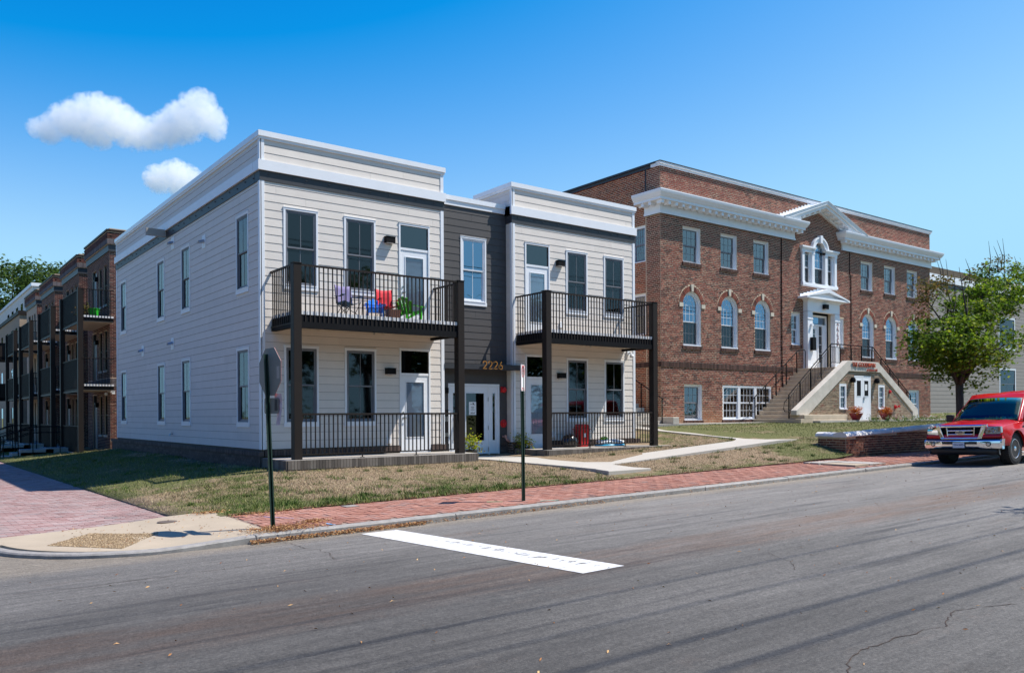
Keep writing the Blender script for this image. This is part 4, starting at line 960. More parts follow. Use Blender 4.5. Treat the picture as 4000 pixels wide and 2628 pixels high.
# balconies and porches
pk = MB().box(-.5, .5, -.5, .5, 0, 1)
def balcony(x0, x1, lx):
    """upper deck hung between two posts, x0..x1 outer post faces"""
    yf = -1.45
    B = thing('balcony', None, None, ((x0+x1)/2, -.7, 3), parent=HOUSE)
    for a in (x0, x1-.19):
        MB().box(a, a+.19, yf, yf+.2, -.2, 4.27).build('post', M['bronze'], B, bevel=.004)
        MB().box(a-.012, a+.202, yf-.012, yf+.212, 4.27, 4.285).build('post_cap', M['bronze'], B)
    ya = -1.40
    dk = MB(); dk.box(x0+.04, x1-.04, yf+.06, -.02, 2.95, 3.12); dk.build('deck', M['black'], B)
    # corrugated deck edge
    mb = MB(); n = int((x1-x0-.1)/.075)
    for k in range(n):
        a = x0+.05+k*.075; mb.box(a, a+.045, yf+.045, yf+.075, 3.115, 3.20); mb.box(a+.045, a+.075, yf+.057, yf+.075, 3.115, 3.20)
    n = int(1.3/.075)
    for k in range(n):
        a = yf+.1+k*.075; mb.box(x0+.035, x0+.065, a, a+.045, 3.115, 3.20); mb.box(x1-.065, x1-.035, a, a+.045, 3.115, 3.20)
    mb.build('corrugated_edge', M['deck_metal'], B)
    MB().box(x0+.07, x1-.07, yf+.08, -.02, 3.12, 3.195).build('deck_floor', M['slab'], B)
    mb = MB(); mb.box(x0+.19, x1-.19, yf+.03, yf+.17, 2.81, 2.95); mb.box(x0+.03, x0+.15, yf+.2, 0, 2.83, 2.95); mb.box(x1-.15, x1-.03, yf+.2, 0, 2.83, 2.95); mb.build('beam', M['black'], B)
    MB().box(x0+.15, x1-.15, yf+.17, -.0, 2.90, 2.949).build('soffit', M['soffit'], B)
    mb = MB(); mb.lathe([(.02, 0), (.02, .05), (.045, .055), (.01, .08)], ((x0+x1)/2+.1, -.7, 2.82), 8); mb.build('sprinkler', M['nickel'], B)
    # guard rails
    P = Pieces('picket', M['bronze'], pk, B, rest='pickets')
    for z0, z1, y in ((4.222, 4.262, ya),): MB().box(x0+.19, x1-.19, y-.032, y+.032, z0, z1).build('top_rail', M['bronze'], B)
    MB().box(x0+.19, x1-.19, ya-.014, ya+.014, 2.905, 2.93).build('bottom_rail', M['bronze'], B)
    n = int(round((x1-x0-.38)/.113))
    for k in range(1, n): P.add(trs(x0+.19+(x1-x0-.38)*k/n, ya, 2.93, .023, .023, 1.30))
    for xx in (x0+.03, x1-.03):
        MB().box(xx-.028, xx+.028, yf+.2, -.0, 4.222, 4.262).build('top_rail', M['bronze'], B); MB().box(xx-.014, xx+.014, yf+.2, 0, 2.905, 2.93).build('bottom_rail', M['bronze'], B)
        for k in range(1, 11): P.add(trs(xx, yf+.2+1.25*k/11, 2.93, .023, .023, 1.30))
    P.build()
    # porch below
    Q = thing('porch', None, None, ((x0+x1)/2, -.8, -.4), parent=HOUSE)
    MB().box(lx, lx+5.2, -1.55, -.07, -.75, -.195).build('porch_slab', M['slab'], Q)
    P2 = Pieces('brick', M['porch_brick'], topbox(), Q, rest='porch_brickwork')
    for k in range(int(5.2/.075)): P2.add(np.array([[.068, 0, 0, lx+k*.075+.003], [0, 0, -.055, -1.55], [0, .205, 0, -.405], [0, 0, 0, 1.0]])); P2.add(np.array([[.2, 0, 0, lx+.0], [0, 0, -.05, -1.545], [0, .2, 0, -.62], [0, 0, 0, 1.0]])) if k == 0 else None
    for k in range(20): P2.add(np.array([[0, 0, -.04, lx], [.068, 0, 0, -1.59+k*.075], [0, .205, 0, -.405], [0, 0, 0, 1.0]]))
    P2.build()
    mb = MB(); mb.box(lx-.03, lx+5.2, -1.585, -1.551, -.74, -.41); mb.build('porch_footing', M['porch_mortar'], Q)
    MB().box(x0+.19, x1-.19, ya-.026, ya+.026, .815, .862).build('top_rail', M['bronze'], Q); MB().box(x0+.19, x1-.19, ya-.014, ya+.014, -.10, -.07).build('bottom_rail', M['bronze'], Q)
    P3 = Pieces('picket', M['bronze'], pk, Q, rest='pickets'); n = int(round((x1-x0-.38)/.113))
    for k in range(1, n): P3.add(trs(x0+.19+(x1-x0-.38)*k/n, ya, -.07, .023, .023, .9))
    P3.build()
    for f in (.37, .69):
        c = x0+(x1-x0)*f; mb = MB(); mb.box(c-.012, c+.012, ya-.012, ya+.012, -.18, -.10); mb.box(c-.05, c+.05, ya-.04, ya+.04, -.193, -.182); mb.build('rail_foot', M['bronze'], Q)
    for c, s in ((x0+.19, 1), (x1-.19, -1)): MB().prism([(c, .55), (c+s*.05, .825), (c, .825)], ya-.02, ya+.02).build('rail_bracket', M['bronze'], Q)
    return B
balcony(.22, 4.86, 0.0); balcony(7.62, 12.13, 7.55)

# ================================================================= the old brick building
YG, GX0, GX1, GC = 3.2, 17.33, 39.0, 28.25
BB = thing('brick_building', 'large old maroon brick building with white cornice, arched windows and a raised front entrance', 'building', (28, 8, .4))
FG, LG = TF(YG), TL(GX0)
CO = .0737
class Rect:
    def __init__(s, a, b, c, d): s.a, s.b, s.c, s.d = a, b, c, d
    def span(s, z0, z1): return (s.a, s.b) if (z1 > s.c+.006 and z0 < s.d-.006) else None
class Arch:
    def __init__(s, uc, r, zs, z0, ring=.0): s.uc, s.r, s.zs, s.z0, s.ring = uc, r, zs, z0, ring
    def span(s, z0, z1):
        if z1 <= s.z0+.006: return None
        if z0 < s.zs: return (s.uc-s.r, s.uc+s.r)
        rr = s.r+s.ring; h = z0-s.zs
        if h >= rr: return None
        q = math.sqrt(rr*rr-h*h); return (s.uc-q, s.uc+q)
def lay(P, T, u0, u1, z0, z1, holes, L=.203, H=CO, mort=.019, dep=.0045, head=6, jit=.004, off=0.0, limz=None, skew=None):
    k = int(round(z0/H)); z = k*H; row = k
    while z < z1-.01:
        header = head and row % head == 0; l = L/2 if header else L
        spans = [(u0, u1)]
        for h in holes:
            sp = h.span(z, z+H)
            if sp: spans = [q for a, b in spans for q in ((a, min(b, sp[0])), (max(a, sp[1]), b)) if q[1]-q[0] > .03]
        if skew:
            a_, b_ = skew(z+H*.5); spans = [(max(a, a_), min(b, b_)) for a, b in spans if min(b, b_)-max(a, a_) > .03]
        st = u0+((.25*L) if header else (row % 2)*L*.5)-L+off
        for a, b in spans:
            k0 = math.floor((a-st)/l); u = st+k0*l
            while u < b:
                p, q = max(u, a), min(u+l, b)
                if q-p > .035:
                    dd = dep+random.uniform(-.0025, .0035); j = random.uniform(-jit, jit)*.5
                    P.add(T@np.array([[q-p-mort, 0, 0, p+mort/2], [0, 0, -dd, 0], [0, H-mort, 0, z+mort/2+j], [0, 0, 0, 1.0]]))
                u += l
        z += H; row += 1
# topbox proto: z=0..1 outward; the matrices above map proto x->u, y->z, z->-d
AW, AR = [19.2, 21.6, 23.9, 32.6, 34.85, 37.15], .55
UW = [(c-.545, c+.545) for c in (19.2, 21.58, 23.82, 32.5, 34.73, 37.05)]
ZS, ZA0 = 5.22, 3.56
holesF = [Rect(a, b, 6.95, 8.40) for a, b in UW]+[Arch(c, AR, ZS, ZA0, .235) for c in AW]
holesF += [Rect(18.70, 19.80, .53, 1.98), Rect(21.12, 24.50, .53, 1.98), Rect(32.0, 35.4, .53, 1.98), Rect(36.62, 37.74, .53, 1.98)]
holesF += [Rect(26.05, 26.72, 3.93, 5.40), Rect(29.72, 30.38, 3.93, 5.40)]
PAL = Rect(26.82, 29.66, 6.86, 8.45); PALA = Arch(28.24, .62, 8.45, 8.40)
ENT = Rect(27.38, 29.24, 2.84, 5.55)
holesF += [PAL, PALA, ENT]
belt = Rect(GX0, GX1, 2.66, 2.865)
brk = Pieces('brick', M['brick'], topbox(), BB, rest='brickwork')
lay(brk, FG, GX0, GX1, .36, 8.74, holesF+[belt]); lay(brk, FG, GX0, GX1, 8.74, 10.62, [Rect(GX0-.1, 26.2, 8.7, 9.45), Rect(30.2, GX1+.1, 8.7, 9.45)])
# side wall: dark corner strip then orange red brick
sideH = [Rect(4.0, 4.75, 6.95, 8.40), Rect(4.0, 4.75, 4.0, 5.65)]
lay(brk, LG, YG+.0, 3.95, .36, 10.62, [Rect(0, 99, 2.66, 2.865), Rect(3.2, 4.0, 8.7, 9.45)])
brk.build()
br2 = Pieces('brick', M['brick_red'], topbox(), BB, limit=100, rest='side_brickwork')
lay(br2, LG, 3.98, 9.5, .36, 10.62, [Rect(0, 99, 2.66, 2.865)]+sideH)
br2.build()
def holes_rects(hs):
    out = []
    for h in hs:
        if isinstance(h, Rect): out.append((h.a, h.b, h.c, h.d))
        else: out.append((h.uc-h.r, h.uc+h.r, h.z0, h.zs+h.r))
    return out
HR = holes_rects([h for h in holesF if h is not PALA and h is not PAL])+[(26.9, 29.58, 6.9, 8.40), (28.24-.5, 28.24+.5, 8.4, 8.9)]
wall_sheet(FG, GX0, GX1, -.2, 10.62, HR, M['mortar'], BB, reveal=.14)
# spandrels that close the corners over the arches
for c in AW:
    for s in (1, -1):
        mb = MB(FG); pts = [(c+s*AR, ZS+AR)]+[(c+s*AR*math.cos(R(a)), ZS+AR*math.sin(R(a))) for a in range(0, 91, 10)]
        mb.prism(pts if s < 0 else pts, .0005, .14); mb.build('spandrel', M['mortar'], BB)
wall_sheet(LG, YG, 30, -.2, 10.62, [(h.a, h.b, h.c, h.d) for h in sideH], M['mortar'], BB, reveal=.14, name='side_wall')
mb = MB(); mb.box(GX0+.6, GX1-.1, YG+.7, 29.9, -.2, 10.3); mb.build('core', M['inside'], BB)
mb = MB(); mb.box(GX0+.02, GX1, YG+.02, 30, 10.5, 10.58); mb.box(GX1-.08, GX1, YG+.01, 30, -.2, 10.6); mb.build('roof', M['slab'], BB)
# soldier belt course, flush dark recess below it
sol = Pieces('soldier_brick', M['brick_sill'], topbox(), BB, limit=160, rest='soldier_course')
u = GX0
while u < GX1:
    if not (26.9 < u < 29.7): sol.add(FG@np.array([[.062, 0, 0, u], [0, 0, -.030, 0], [0, .209, 0, 2.659], [0, 0, 0, 1.0]]))
    u += .0745
u = YG
while u < 9: sol.add(LG@np.array([[.062, 0, 0, u], [0, 0, -.03, 0], [0, .209, 0, 2.659], [0, 0, 0, 1.0]])); u += .0745
# brick sills
def sill(T, a, b, z, parent=BB, mat='brick'):
    u = a-.05
    while u < b+.04: sol.add(T@np.array([[.064, 0, 0, u], [0, 0, -.05, 0], [0, .135, 0, z-.145], [0, 0, 0, 1.0]])); u += .0745
for a, b in UW: sill(FG, a, b, 6.95)
for c in AW: sill(FG, c-AR, c+AR, ZA0)
for a, b, z in ((18.70, 19.80, .53), (21.12, 24.5, .53), (36.62, 37.74, .53), (26.05, 26.72, 3.93), (29.72, 30.38, 3.93)): sill(FG, a, b, z)
sol.build()
# arch rings, keystones, impost blocks
ring = Pieces('arch_brick', M['brick'], topbox(), BB, limit=300, rest='arch_rings')
for c in AW:
    n = 24
    for k in range(n):
        a = R(180*(k+.5)/n); ca, sa = math.cos(a), math.sin(a); r0 = AR+.012
        if abs(k+.5-n/2) < 1.1: continue
        w0 = math.pi*(AR+.11)/n-.016
        # proto x -> radial, y -> tangential
        ring.add(FG@np.array([[.215*ca, -w0*sa, 0, c+r0*ca+w0/2*sa], [0, 0, -.014, 0], [.215*sa, w0*ca, 0, ZS+r0*sa-w0/2*ca], [0, 0, 0, 1.0]]))
    mb = MB(FG); mb.prism([(c-.055, ZS+AR+.01), (c+.055, ZS+AR+.01), (c+.085, ZS+AR+.30), (c-.085, ZS+AR+.30)], -.045, .02); mb.build('keystone', M['stone'], BB)
    for s in (1, -1):
        a0, a1 = sorted((c+s*(AR+.015), c+s*(AR+.24))); MB(FG).box(a0, a1, -.04, .02, ZS-.10, ZS+.06).build('impost', M['stone'], BB)
ring.build()

# --- windows in brick openings
def brick_window(T, a, b, c, d, cols=3, rows=2, parent=BB, dep=.10, dark=True, glassk='glass_mid', group=None, head=True, mull=.09, kind='vinyl_grey'):
    w, h = b-a, d-c; L = np.eye(4); L[0, 3] = a; L[2, 3] = c; M4 = T@L; K = ('bw', round(w, 3), round(h, 3), cols, rows, kind, dep, mull)
    def f():
        mb = MB(); k = mull; mb.box(0, k, dep-.035, dep+.04, 0, h-k); mb.box(w-k, w, dep-.035, dep+.04, 0, h-k); mb.box(0, w, dep-.04, dep+.04, h-k, h)
        if dep > .09: mb.box(0, .014, .02, dep-.041, 0, h-.014); mb.box(w-.014, w, .02, dep-.041, 0, h-.014); mb.box(0, w, .018, dep-.041, h-.014, h)
        mb.box(k, w-k, dep-.03, dep+.04, 0, .035); mb.box(-.0, w, -.012, dep-.036, -.02, .012); return mb
    o = put('window', K+('f',), f, M['white'], parent, M4)
    k = mull; x0, sw_, z0_, z1_ = k, w-2*k, .037, h-k; mid = (z0_+z1_)/2; v = M[kind]
    put('sash', K+('s1',), lambda: sash_mb(sw_, z1_-mid+.015, x0, mid-.015, dep-.01, dep+.014, .045, cols, rows, .016, .004), v, o, M4)
    put('sash', K+('s2',), lambda: sash_mb(sw_, mid-z0_+.02, x0, z0_, dep+.018, dep+.042, .055, cols, rows, .016, .004), v, o, M4)
    put('pane', K+('p1',), lambda: pane_mb(sw_, z1_-mid+.015, x0, mid-.015, dep+.001, .045), M[glassk], o, M4)
    put('pane', K+('p2',), lambda: pane_mb(sw_, mid-z0_+.02, x0, z0_, dep+.029, .055), M['glass_mid'], o, M4)
    put('blind', K+('b',), lambda: blind_mb(sw_, x0, z0_, z1_, dep+.09), M['blind'], o, M4)
    return o
for a, b in UW: brick_window(FG, a, b, 6.95, 8.40, 3, 2, dep=.15)
brick_window(FG, 18.70, 19.80, .53, 1.98, dep=.15); brick_window(FG, 36.62, 37.74, .53, 1.98, kind='vinyl_white')
for a in (21.12, 22.25, 23.38): brick_window(FG, a, a+1.12, .53, 1.98, 4, 2, dep=.05, kind='vinyl_white', mull=.07)
for a in (32.0, 33.14, 34.27): brick_window(FG, a, a+1.12, .53, 1.98, 4, 2, dep=.05, kind='vinyl_white', mull=.07)
brick_window(FG, 26.05, 26.72, 3.93, 5.40, 2, 2, kind='vinyl_white', dep=.12); brick_window(FG, 29.72, 30.38, 3.93, 5.40, 2, 2, kind='vinyl_white', dep=.12)
for h in sideH: brick_window(LG, h.a, h.b, h.c, h.d, 4, 2)
def arch_window(T, uc, r, zs, z0, cols=4):
    L = np.eye(4); L[0, 3] = uc; M4 = T@L; dep = .15; K = ('aw', r, zs, z0)
    def f():
        mb = MB(); k = .10; mb.box(-r, -r+k, dep-.04, dep+.03, z0, zs); mb.box(r-k, r, dep-.04, dep+.03, z0, zs); mb.arc(0, zs, r-k, r, 0, 180, dep-.04, dep+.03, 20); mb.box(-r, -r+.014, .015, dep-.041, z0, zs); mb.box(r-.014, r, .015, dep-.041, z0, zs); mb.arc(0, zs, r-.014, r, 0, 180, .015, dep-.041, 20); mb.box(-r, r, -.012, dep+.02, z0-.02, z0+.045)
        return mb
    o = put('window', K+('f',), f, M['white'], BB, M4)
    ri = r-.10; mid = z0+(zs+ri-z0)*.46
    def s1():
        mb = MB(); k = .035; d0, d1 = dep-.01, dep+.012
        mb.box(-ri, -ri+k, d0, d1, mid, zs); mb.box(ri-k, ri, d0, d1, mid, zs); mb.arc(0, zs, ri-k, ri, 0, 180, d0, d1, 18); mb.box(-ri+k, ri-k, d0, d1, mid, mid+.035)
        for i in range(1, cols): c = -ri+2*ri*i/cols; mb.box(c-.008, c+.008, d0+.003, d1-.003, mid+.035, zs)
        for zz in (zs, mid+(zs-mid)*.5): mb.box(-ri+k, ri-k, d0+.005, d1-.005, zz-.008, zz+.008)
        mb.arc(0, zs, ri*.45, ri*.45+.016, 0, 180, d0+.004, d1-.004, 12)
        for a in (36, 72, 108, 144):
            c, s = math.cos(R(a)), math.sin(R(a)); q = .008; r0, r1 = ri*.45+.012, ri-k
            mb.prism([(r0*c+q*s, zs+r0*s-q*c), (r1*c+q*s, zs+r1*s-q*c), (r1*c-q*s, zs+r1*s+q*c), (r0*c-q*s, zs+r0*s+q*c)], d0+.005, d1-.005)
        return mb
    put('sash', K+('s1',), s1, M['vinyl_white'], o, M4)
    put('sash', K+('s2',), lambda: sash_mb(2*ri, mid-z0-.045+.02, -ri, z0+.045, dep+.018, dep+.040, .045, cols, 2, .012, .006), M['vinyl_grey'], o, M4)
    def p1():
        mb = MB(); pts = [(-ri+.02, mid+.02), (ri-.02, mid+.02)]+[((ri-.02)*math.cos(R(a)), zs+(ri-.02)*math.sin(R(a))) for a in range(0, 181, 12)]; mb.prism(pts, dep, dep+.004); return mb
    put('pane', K+('p1',), p1, M['glass_bright'], o, M4)
    put('pane', K+('p2',), lambda: pane_mb(2*ri, mid-z0-.045+.02, -ri, z0+.045, dep+.028, .045), M['glass'], o, M4)
    put('blind', K+('b',), lambda: blind_mb(2*ri, -ri, z0+.05, zs+ri*.2, dep+.09), M['blind'], o, M4)
    return o
for c in AW: arch_window(FG, c, AR, ZS, ZA0)

# --- venetian window over the door
def palladian():
    T = FG; W0, W1 = 26.82, 29.66; z0, zt = 6.86, 8.30; C = 28.24
    mb = MB(T)
    mb.box(W0-.03, W1+.03, -.14, .05, z0-.12, z0); mb.box(W0, W1, -.10, -.0, z0-.16, z0-.12)
    for a, b in ((W0, W0+.17), (W0+.78, W0+.98), (W1-.98, W1-.78), (W1-.17, W1)):
        mb.box(a, b, -.09, .1, z0, zt); mb.box(a-.02, b+.02, -.105, .05, zt-.07, zt-.0); mb.box(a-.02, b+.02, -.105, .05, z0, z0+.06)
    for a, b in ((W0-.04, W0+.98), (W1-.98, W1+.04)):
        mb.box(a, b, -.10, .1, zt, zt+.12); mb.box(a-.04, b+(.04 if b > 29 else .0), -.14, .08, zt+.12, zt+.18); mb.box(a-.08, b+(.08 if b > 29 else .0), -.19, .08, zt+.18, zt+.25)
    mb.arc(C, zt+.12, .44, .62, 0, 180, -.12, .1, 22); mb.arc(C, zt+.12, .60, .68, 0, 180, -.16, .1, 22)
    mb.box(C-.44-.16, C-.44, -.11, .1, zt, zt+.13); mb.box(C+.44, C+.60, -.11, .1, zt, zt+.13)
    o = mb.build('window', M['white'], BB); o['label'] = 'three part arched white window over the entrance'
    MB(T).prism([(C-.07, zt+.50), (C+.07, zt+.50), (C+.10, zt+.86), (C-.10, zt+.86)], -.20, .05).build('keystone', M['white'], o)
    ri = .44; zs = zt+.12; mid = 7.62
    mb = MB(T); k = .03; d0, d1 = .06, .085
    mb.box(C-ri, C-ri+k, d0, d1, mid, zs); mb.box(C+ri-k, C+ri, d0, d1, mid, zs); mb.arc(C, zs, ri-k, ri, 0, 180, d0, d1, 18); mb.box(C-ri+k, C+ri-k, d0, d1, mid, mid+.04)
    for i in range(1, 4): c = C-ri+2*ri*i/4; mb.box(c-.008, c+.008, d0+.003, d1-.003, mid+.04, zs)
    for zz in (zs, (mid+zs)/2): mb.box(C-ri+k, C+ri-k, d0+.005, d1-.005, zz-.008, zz+.008)
    mb.arc(C, zs, ri*.45, ri*.45+.016, 0, 180, d0+.004, d1-.004, 12)
    for a in (36, 72, 108, 144):
        c, s = math.cos(R(a)), math.sin(R(a)); q = .008; r0, r1 = ri*.45+.012, ri-k
        mb.prism([(C+r0*c+q*s, zs+r0*s-q*c), (C+r1*c+q*s, zs+r1*s-q*c), (C+r1*c-q*s, zs+r1*s+q*c), (C+r0*c-q*s, zs+r0*s+q*c)], d0+.005, d1-.005)
    mb.build('sash', M['vinyl_white'], o)
    sash_T = lambda w, h, x, z, d0, d1, *a: (lambda m: (setattr(m, 'T', T), m)[1])(sash_mb(w, h, x, z, d0, d1, *a))
    sash_T(2*ri, mid-z0+.02, C-ri, z0, .09, .112, .045, 4, 2, .012, .004).build('sash', M['vinyl_grey'], o)
    mb = MB(T); pts = [(C-ri+.02, mid+.02), (C+ri-.02, mid+.02)]+[(C+(ri-.02)*math.cos(R(a)), zs+(ri-.02)*math.sin(R(a))) for a in range(0, 181, 12)]; mb.prism(pts, .07, .074); mb.build('pane', M['glass_bright'], o)
    MB(T).box(C-ri+.04, C+ri-.04, .10, .104, z0+.04, mid-.02).build('pane', M['glass'], o)
    for a, b in ((W0+.17, W0+.78), (W1-.78, W1-.17)):
        mb = MB(T); mb.box(a, a+.1, .0, .09, z0, zt); mb.box(b-.1, b, .0, .09, z0, zt); mb.build('casing', M['white'], o)
        sash_T(b-a-.2, .66, a+.1, 7.58, .05, .07, .03, 2, 2, .012, .004).build('sash', M['vinyl_white'], o); sash_T(b-a-.2, .74, a+.1, z0, .07, .09, .03, 2, 2, .012, .004).build('sash', M['vinyl_grey'], o)
        MB(T).box(a+.12, b-.12, .06, .064, 7.6, 8.2).build('pane', M['glass'], o); MB(T).box(a+.12, b-.12, .08, .084, z0+.02, 7.58).build('pane', M['glass'], o)
    MB(T).box(W0+.1, W1-.1, .30, .31, z0, 9.0).build('blind', M['blind'], o)
palladian()

# --- main cornice, broken by the pediment
def cornice_run(x0, x1, l_ret, r_ret, ret_depth=1.05):
    """frieze, corona and crown along the front from x0 to x1; l_ret/r_ret wrap the ends"""
    y = YG
    fx0, fx1 = x0, x1
    o = thing('cornice', None, None, ((x0+x1)/2, y-.2, 9.1), parent=BB)
    mb = MB(); a = fx0-(.06 if l_ret else 0); b = fx1+(.06 if r_ret else 0)
    mb.box(a, b, y-.06, y, 8.72, 9.10); mb.box(a-.02, b+.02, y-.085, y, 8.72, 8.80)
    if l_ret: mb.box(fx0-.06, fx0, y, y+ret_depth-.25, 8.72, 9.10); mb.box(fx0-.085, fx0, y, y+ret_depth-.25, 8.72, 8.80)
    mb.build('frieze', M['white'], o)
    ex = .42
    prof = [(.06, 9.10), (.10, 9.10), (.12, 9.16), (.40, 9.17), (.40, 9.28), (.44, 9.29), (.46, 9.33), (.52, 9.42), (.54, 9.50), (.54, 9.54), (.0, 9.60), (.0, 9.10)]
    L0_ = -1 if l_ret else 0; R0_ = 1 if r_ret else 0
    vs = []; n = len(prof); mb = MB()
    for p, z in prof: vs.append((fx0+L0_*p if l_ret else fx0, y-p, z))
    for p, z in prof: vs.append((fx1+R0_*p if r_ret else fx1, y-p, z))
    fs = [(i, (i+1) % n, (i+1) % n+n, i+n) for i in range(n)]
    if not l_ret: fs.append(tuple(range(n)))
    if not r_ret: fs.append(tuple(range(n, 2*n))[::-1])
    if l_ret:
        k = len(vs)
        for p, z in prof: vs.append((fx0-p, y+ret_depth, z))
        fs += [(i, i+k, (i+1) % n+k, (i+1) % n) for i in range(n)]; fs.append(tuple(range(k, k+n)))
    if r_ret:
        k = len(vs); 
        for p, z in prof: vs.append((fx1+p, y+(ret_depth if r_ret == 1 else 0), z))
        fs += [(i+n, (i+1) % n+n, (i+1) % n+k, i+k) for i in range(n)]; fs.append(tuple(range(k, k+n)))
    mb.add(vs, fs); mb.build('crown', M['white'], o)
    bp_ = MB().box(0, 1, 0, 1, 0, 1); P = Pieces('bracket', M['white'], bp_, o)
    x = fx0-(.30 if l_ret else -.2)
    while x < fx1+(.2 if r_ret else -.1): P.add(trs(x, y-.36, 9.03, .14, .26, .133)); x += .405
    if l_ret:
        for yy in (y+.15, y+.55): P.add(trs(fx0-.36, yy, 9.03, .26, .14, .133))
    P.build()
    return o
cornice_run(GX0, 26.22, 1, 2); cornice_run(30.28, GX1, 2, 1)
# pediment (open brick tympanum), rakes climb from the cornice crowns to the apex
pd = thing('pediment', None, None, (GC, YG, 9.9), parent=BB)
AX, AZ = 28.22, 10.72; EX = 3.45; SL = (AZ-9.55)/EX
for s in (-1, 1):
    mb = MB(); lx = AX+s*EX
    def z_at(x, top): return top-SL*abs(x-AX)
    # layers of the rake as prisms in the wall plane: (depth front, depth back, top offset, bottom offset, inner limit)
    for y0, y1, t, b_, xl in ((YG-.54, YG-.02, 0, .06, lx), (YG-.52, YG-.02, .06, .15, lx), (YG-.44, YG-.02, .15, .30, lx-s*.15), (YG-.12, YG-.0, .30, .46, AX+s*2.05)):
        pts = [(AX, AZ-t), (xl, z_at(xl, AZ-t)), (xl, z_at(xl, AZ-b_)), (AX, AZ-b_)]
        mb.prism(pts, y0, y1)
    mb.prism([(AX+s*1.95, z_at(AX+s*1.95, AZ-.28)), (lx-s*.15, 9.52), (AX+s*1.95, 9.40)], YG-.40, YG-.02)
    mb.build('rake', M['white'], pd)
    # soffit brackets
    for k in range(4):
        x = AX+s*(.35+k*.42); z = z_at(x, AZ-.37)
        MB().prism([(x-.08, z_at(x-.08, AZ-.31)), (x+.08, z_at(x+.08, AZ-.31)), (x+.08, z_at(x+.08, AZ-.39)), (x-.08, z_at(x-.08, AZ-.39))], YG-.36, YG-.13).build('bracket', M['white'], pd)
    # stepped flashing where the little roof meets the wall
    for k in range(14):
        x = AX+s*(EX-.15-k*.24)
        if abs(x-AX) < .15: continue
        MB().box(min(x, x-s*.23), max(x, x-s*.23), YG-.045, YG-.03, z_at(x, AZ)-.05, z_at(x, AZ)+.10+.05).build('step_flashing', M['white_metal'], pd)
    mb = MB(); mb.prism([(AX, AZ+.012), (lx, z_at(lx, AZ+.012)), (lx, z_at(lx, AZ+.001)), (AX, AZ+.001)], YG-.56, YG-.0); mb.build('roof', M['white_metal'], pd)
# parapet coping
mb = MB(FG); mb.box(GX0-.05, GX1+.05, -.05, .1, 10.60, 10.68); mb.box(GX0-.08, GX1+.08, -.09, .1, 10.68, 10.76); mb.build('coping', M['white'], BB)
MB(LG).box(YG+.1, 3.62, -.08, .1, 10.60, 10.76).build('coping', M['white'], BB)
mb = MB(); mb.box(GX0-.10, GX1+.10, YG-.11, YG+.15, 10.76, 10.79); mb.box(GX0-.11, GX0+.15, YG+.15, 30, 10.72, 10.79); mb.box(GX0-.05, GX0+.1, 3.625, 30, 10.60, 10.72); mb.build('roof_edge', M['band_dark'], BB)
mb = MB(); mb.tube([(25.28, YG-.03, 9.1), (25.28, YG-.03, 2.95), (25.30, YG-.05, .4)], .022, 6); mb.build('lightning_cable', M['black'], BB)
mb = MB(); mb.tube([(30.9, YG-.03, 8.7), (30.9, YG-.03, 7.6), (31.0, YG-.03, 7.55), (31.0, YG-.03, 4.2)], .02, 6); mb.build('cable', M['black'], BB)
mb = MB(LG); mb.box(3.94, 3.985, -.03, .01, 9.6, 10.6); mb.build('corner_strip', M['band_dark'], BB)

# --- entrance surround
en = thing('entrance', None, None, (28.3, YG-.2, 2.9), parent=BB)
for a, b in ((26.98, 27.38), (29.24, 29.64)):
    mb = MB(FG); mb.box(a, b, -.24, 0, 2.86, 5.50); mb.box(a-.03, b+.03, -.27, 0, 2.86, 3.0); mb.box(a-.02, b+.02, -.26, 0, 5.15, 5.19); mb.build('pilaster', M['white'], en)
mb = MB(FG); mb.box(26.98, 29.64, -.24, 0, 5.52, 5.98); mb.box(26.96, 29.66, -.28, 0, 5.98, 6.03); mb.box(26.9, 29.72, -.34, 0, 6.03, 6.08); mb.build('entablature', M['white'], en)
HCX = 28.31
mb = MB(); h0, h1 = 6.08, 6.60; W_ = 1.72
mb.box(HCX-W_, HCX+W_, YG-.50, YG, h0, h0+.09)
for s in (-1, 1): mb.prism([(HCX, h1), (HCX+s*(W_+.05), h0+.09), (HCX+s*(W_+.05), h0+.001+.0), (HCX+s*(W_-.18), h0+.09), (HCX, h1-.17)], YG-.52, YG-.002)
mb.prism([(HCX-W_+.15, h0+.09), (HCX+W_-.15, h0+.09), (HCX, h1-.15)], YG-.36, YG-.003)
mb.build('hood', M['white'], en)
for s in (-1, 1):
    for k in range(6):
        x = HCX+s*(W_-.1-k*.27); zt = h1-(h1-h0-.09)*abs(x-HCX)/W_
        MB().box(min(x, x-s*.26), max(x, x-s*.26), YG-.045, YG-.03, zt-.03, zt+.13).build('step_flashing', M['white_metal'], en)
wall_light(TF(YG-.24), 28.32, 5.68, en, w=.3, h=.2, d=.16)
T = TF(YG+.20); mb = MB(T); x0, x1, z0, z1 = 27.40, 29.16, 2.86, 5.44
mb.box(x0, x0+.09, -.04, .08, z0, z1); mb.box(x1-.09, x1, -.04, .08, z0, z1); mb.box(x0+.09, x1-.09, -.04, .08, z1-.10, z1); mb.box(x0+.09, x1-.09, -.03, .08, 4.93, 5.0); mb.box(28.42, 28.50, -.03, .08, z0, 4.93); mb.box(28.80, x1-.09, -.03, .08, z0, 4.93)
d_ = mb.build('door', M['white'], en); d_['label'] = 'white half glazed front door under the pediment'
MB(T).box(x0+.09, x1-.09, .01, .014, 5.0, z1-.10).build('transom_pane', M['glass_bright'], d_)
mb = MB(T); a, b = x0+.09, 28.42; g0, g1 = 4.08, 4.78
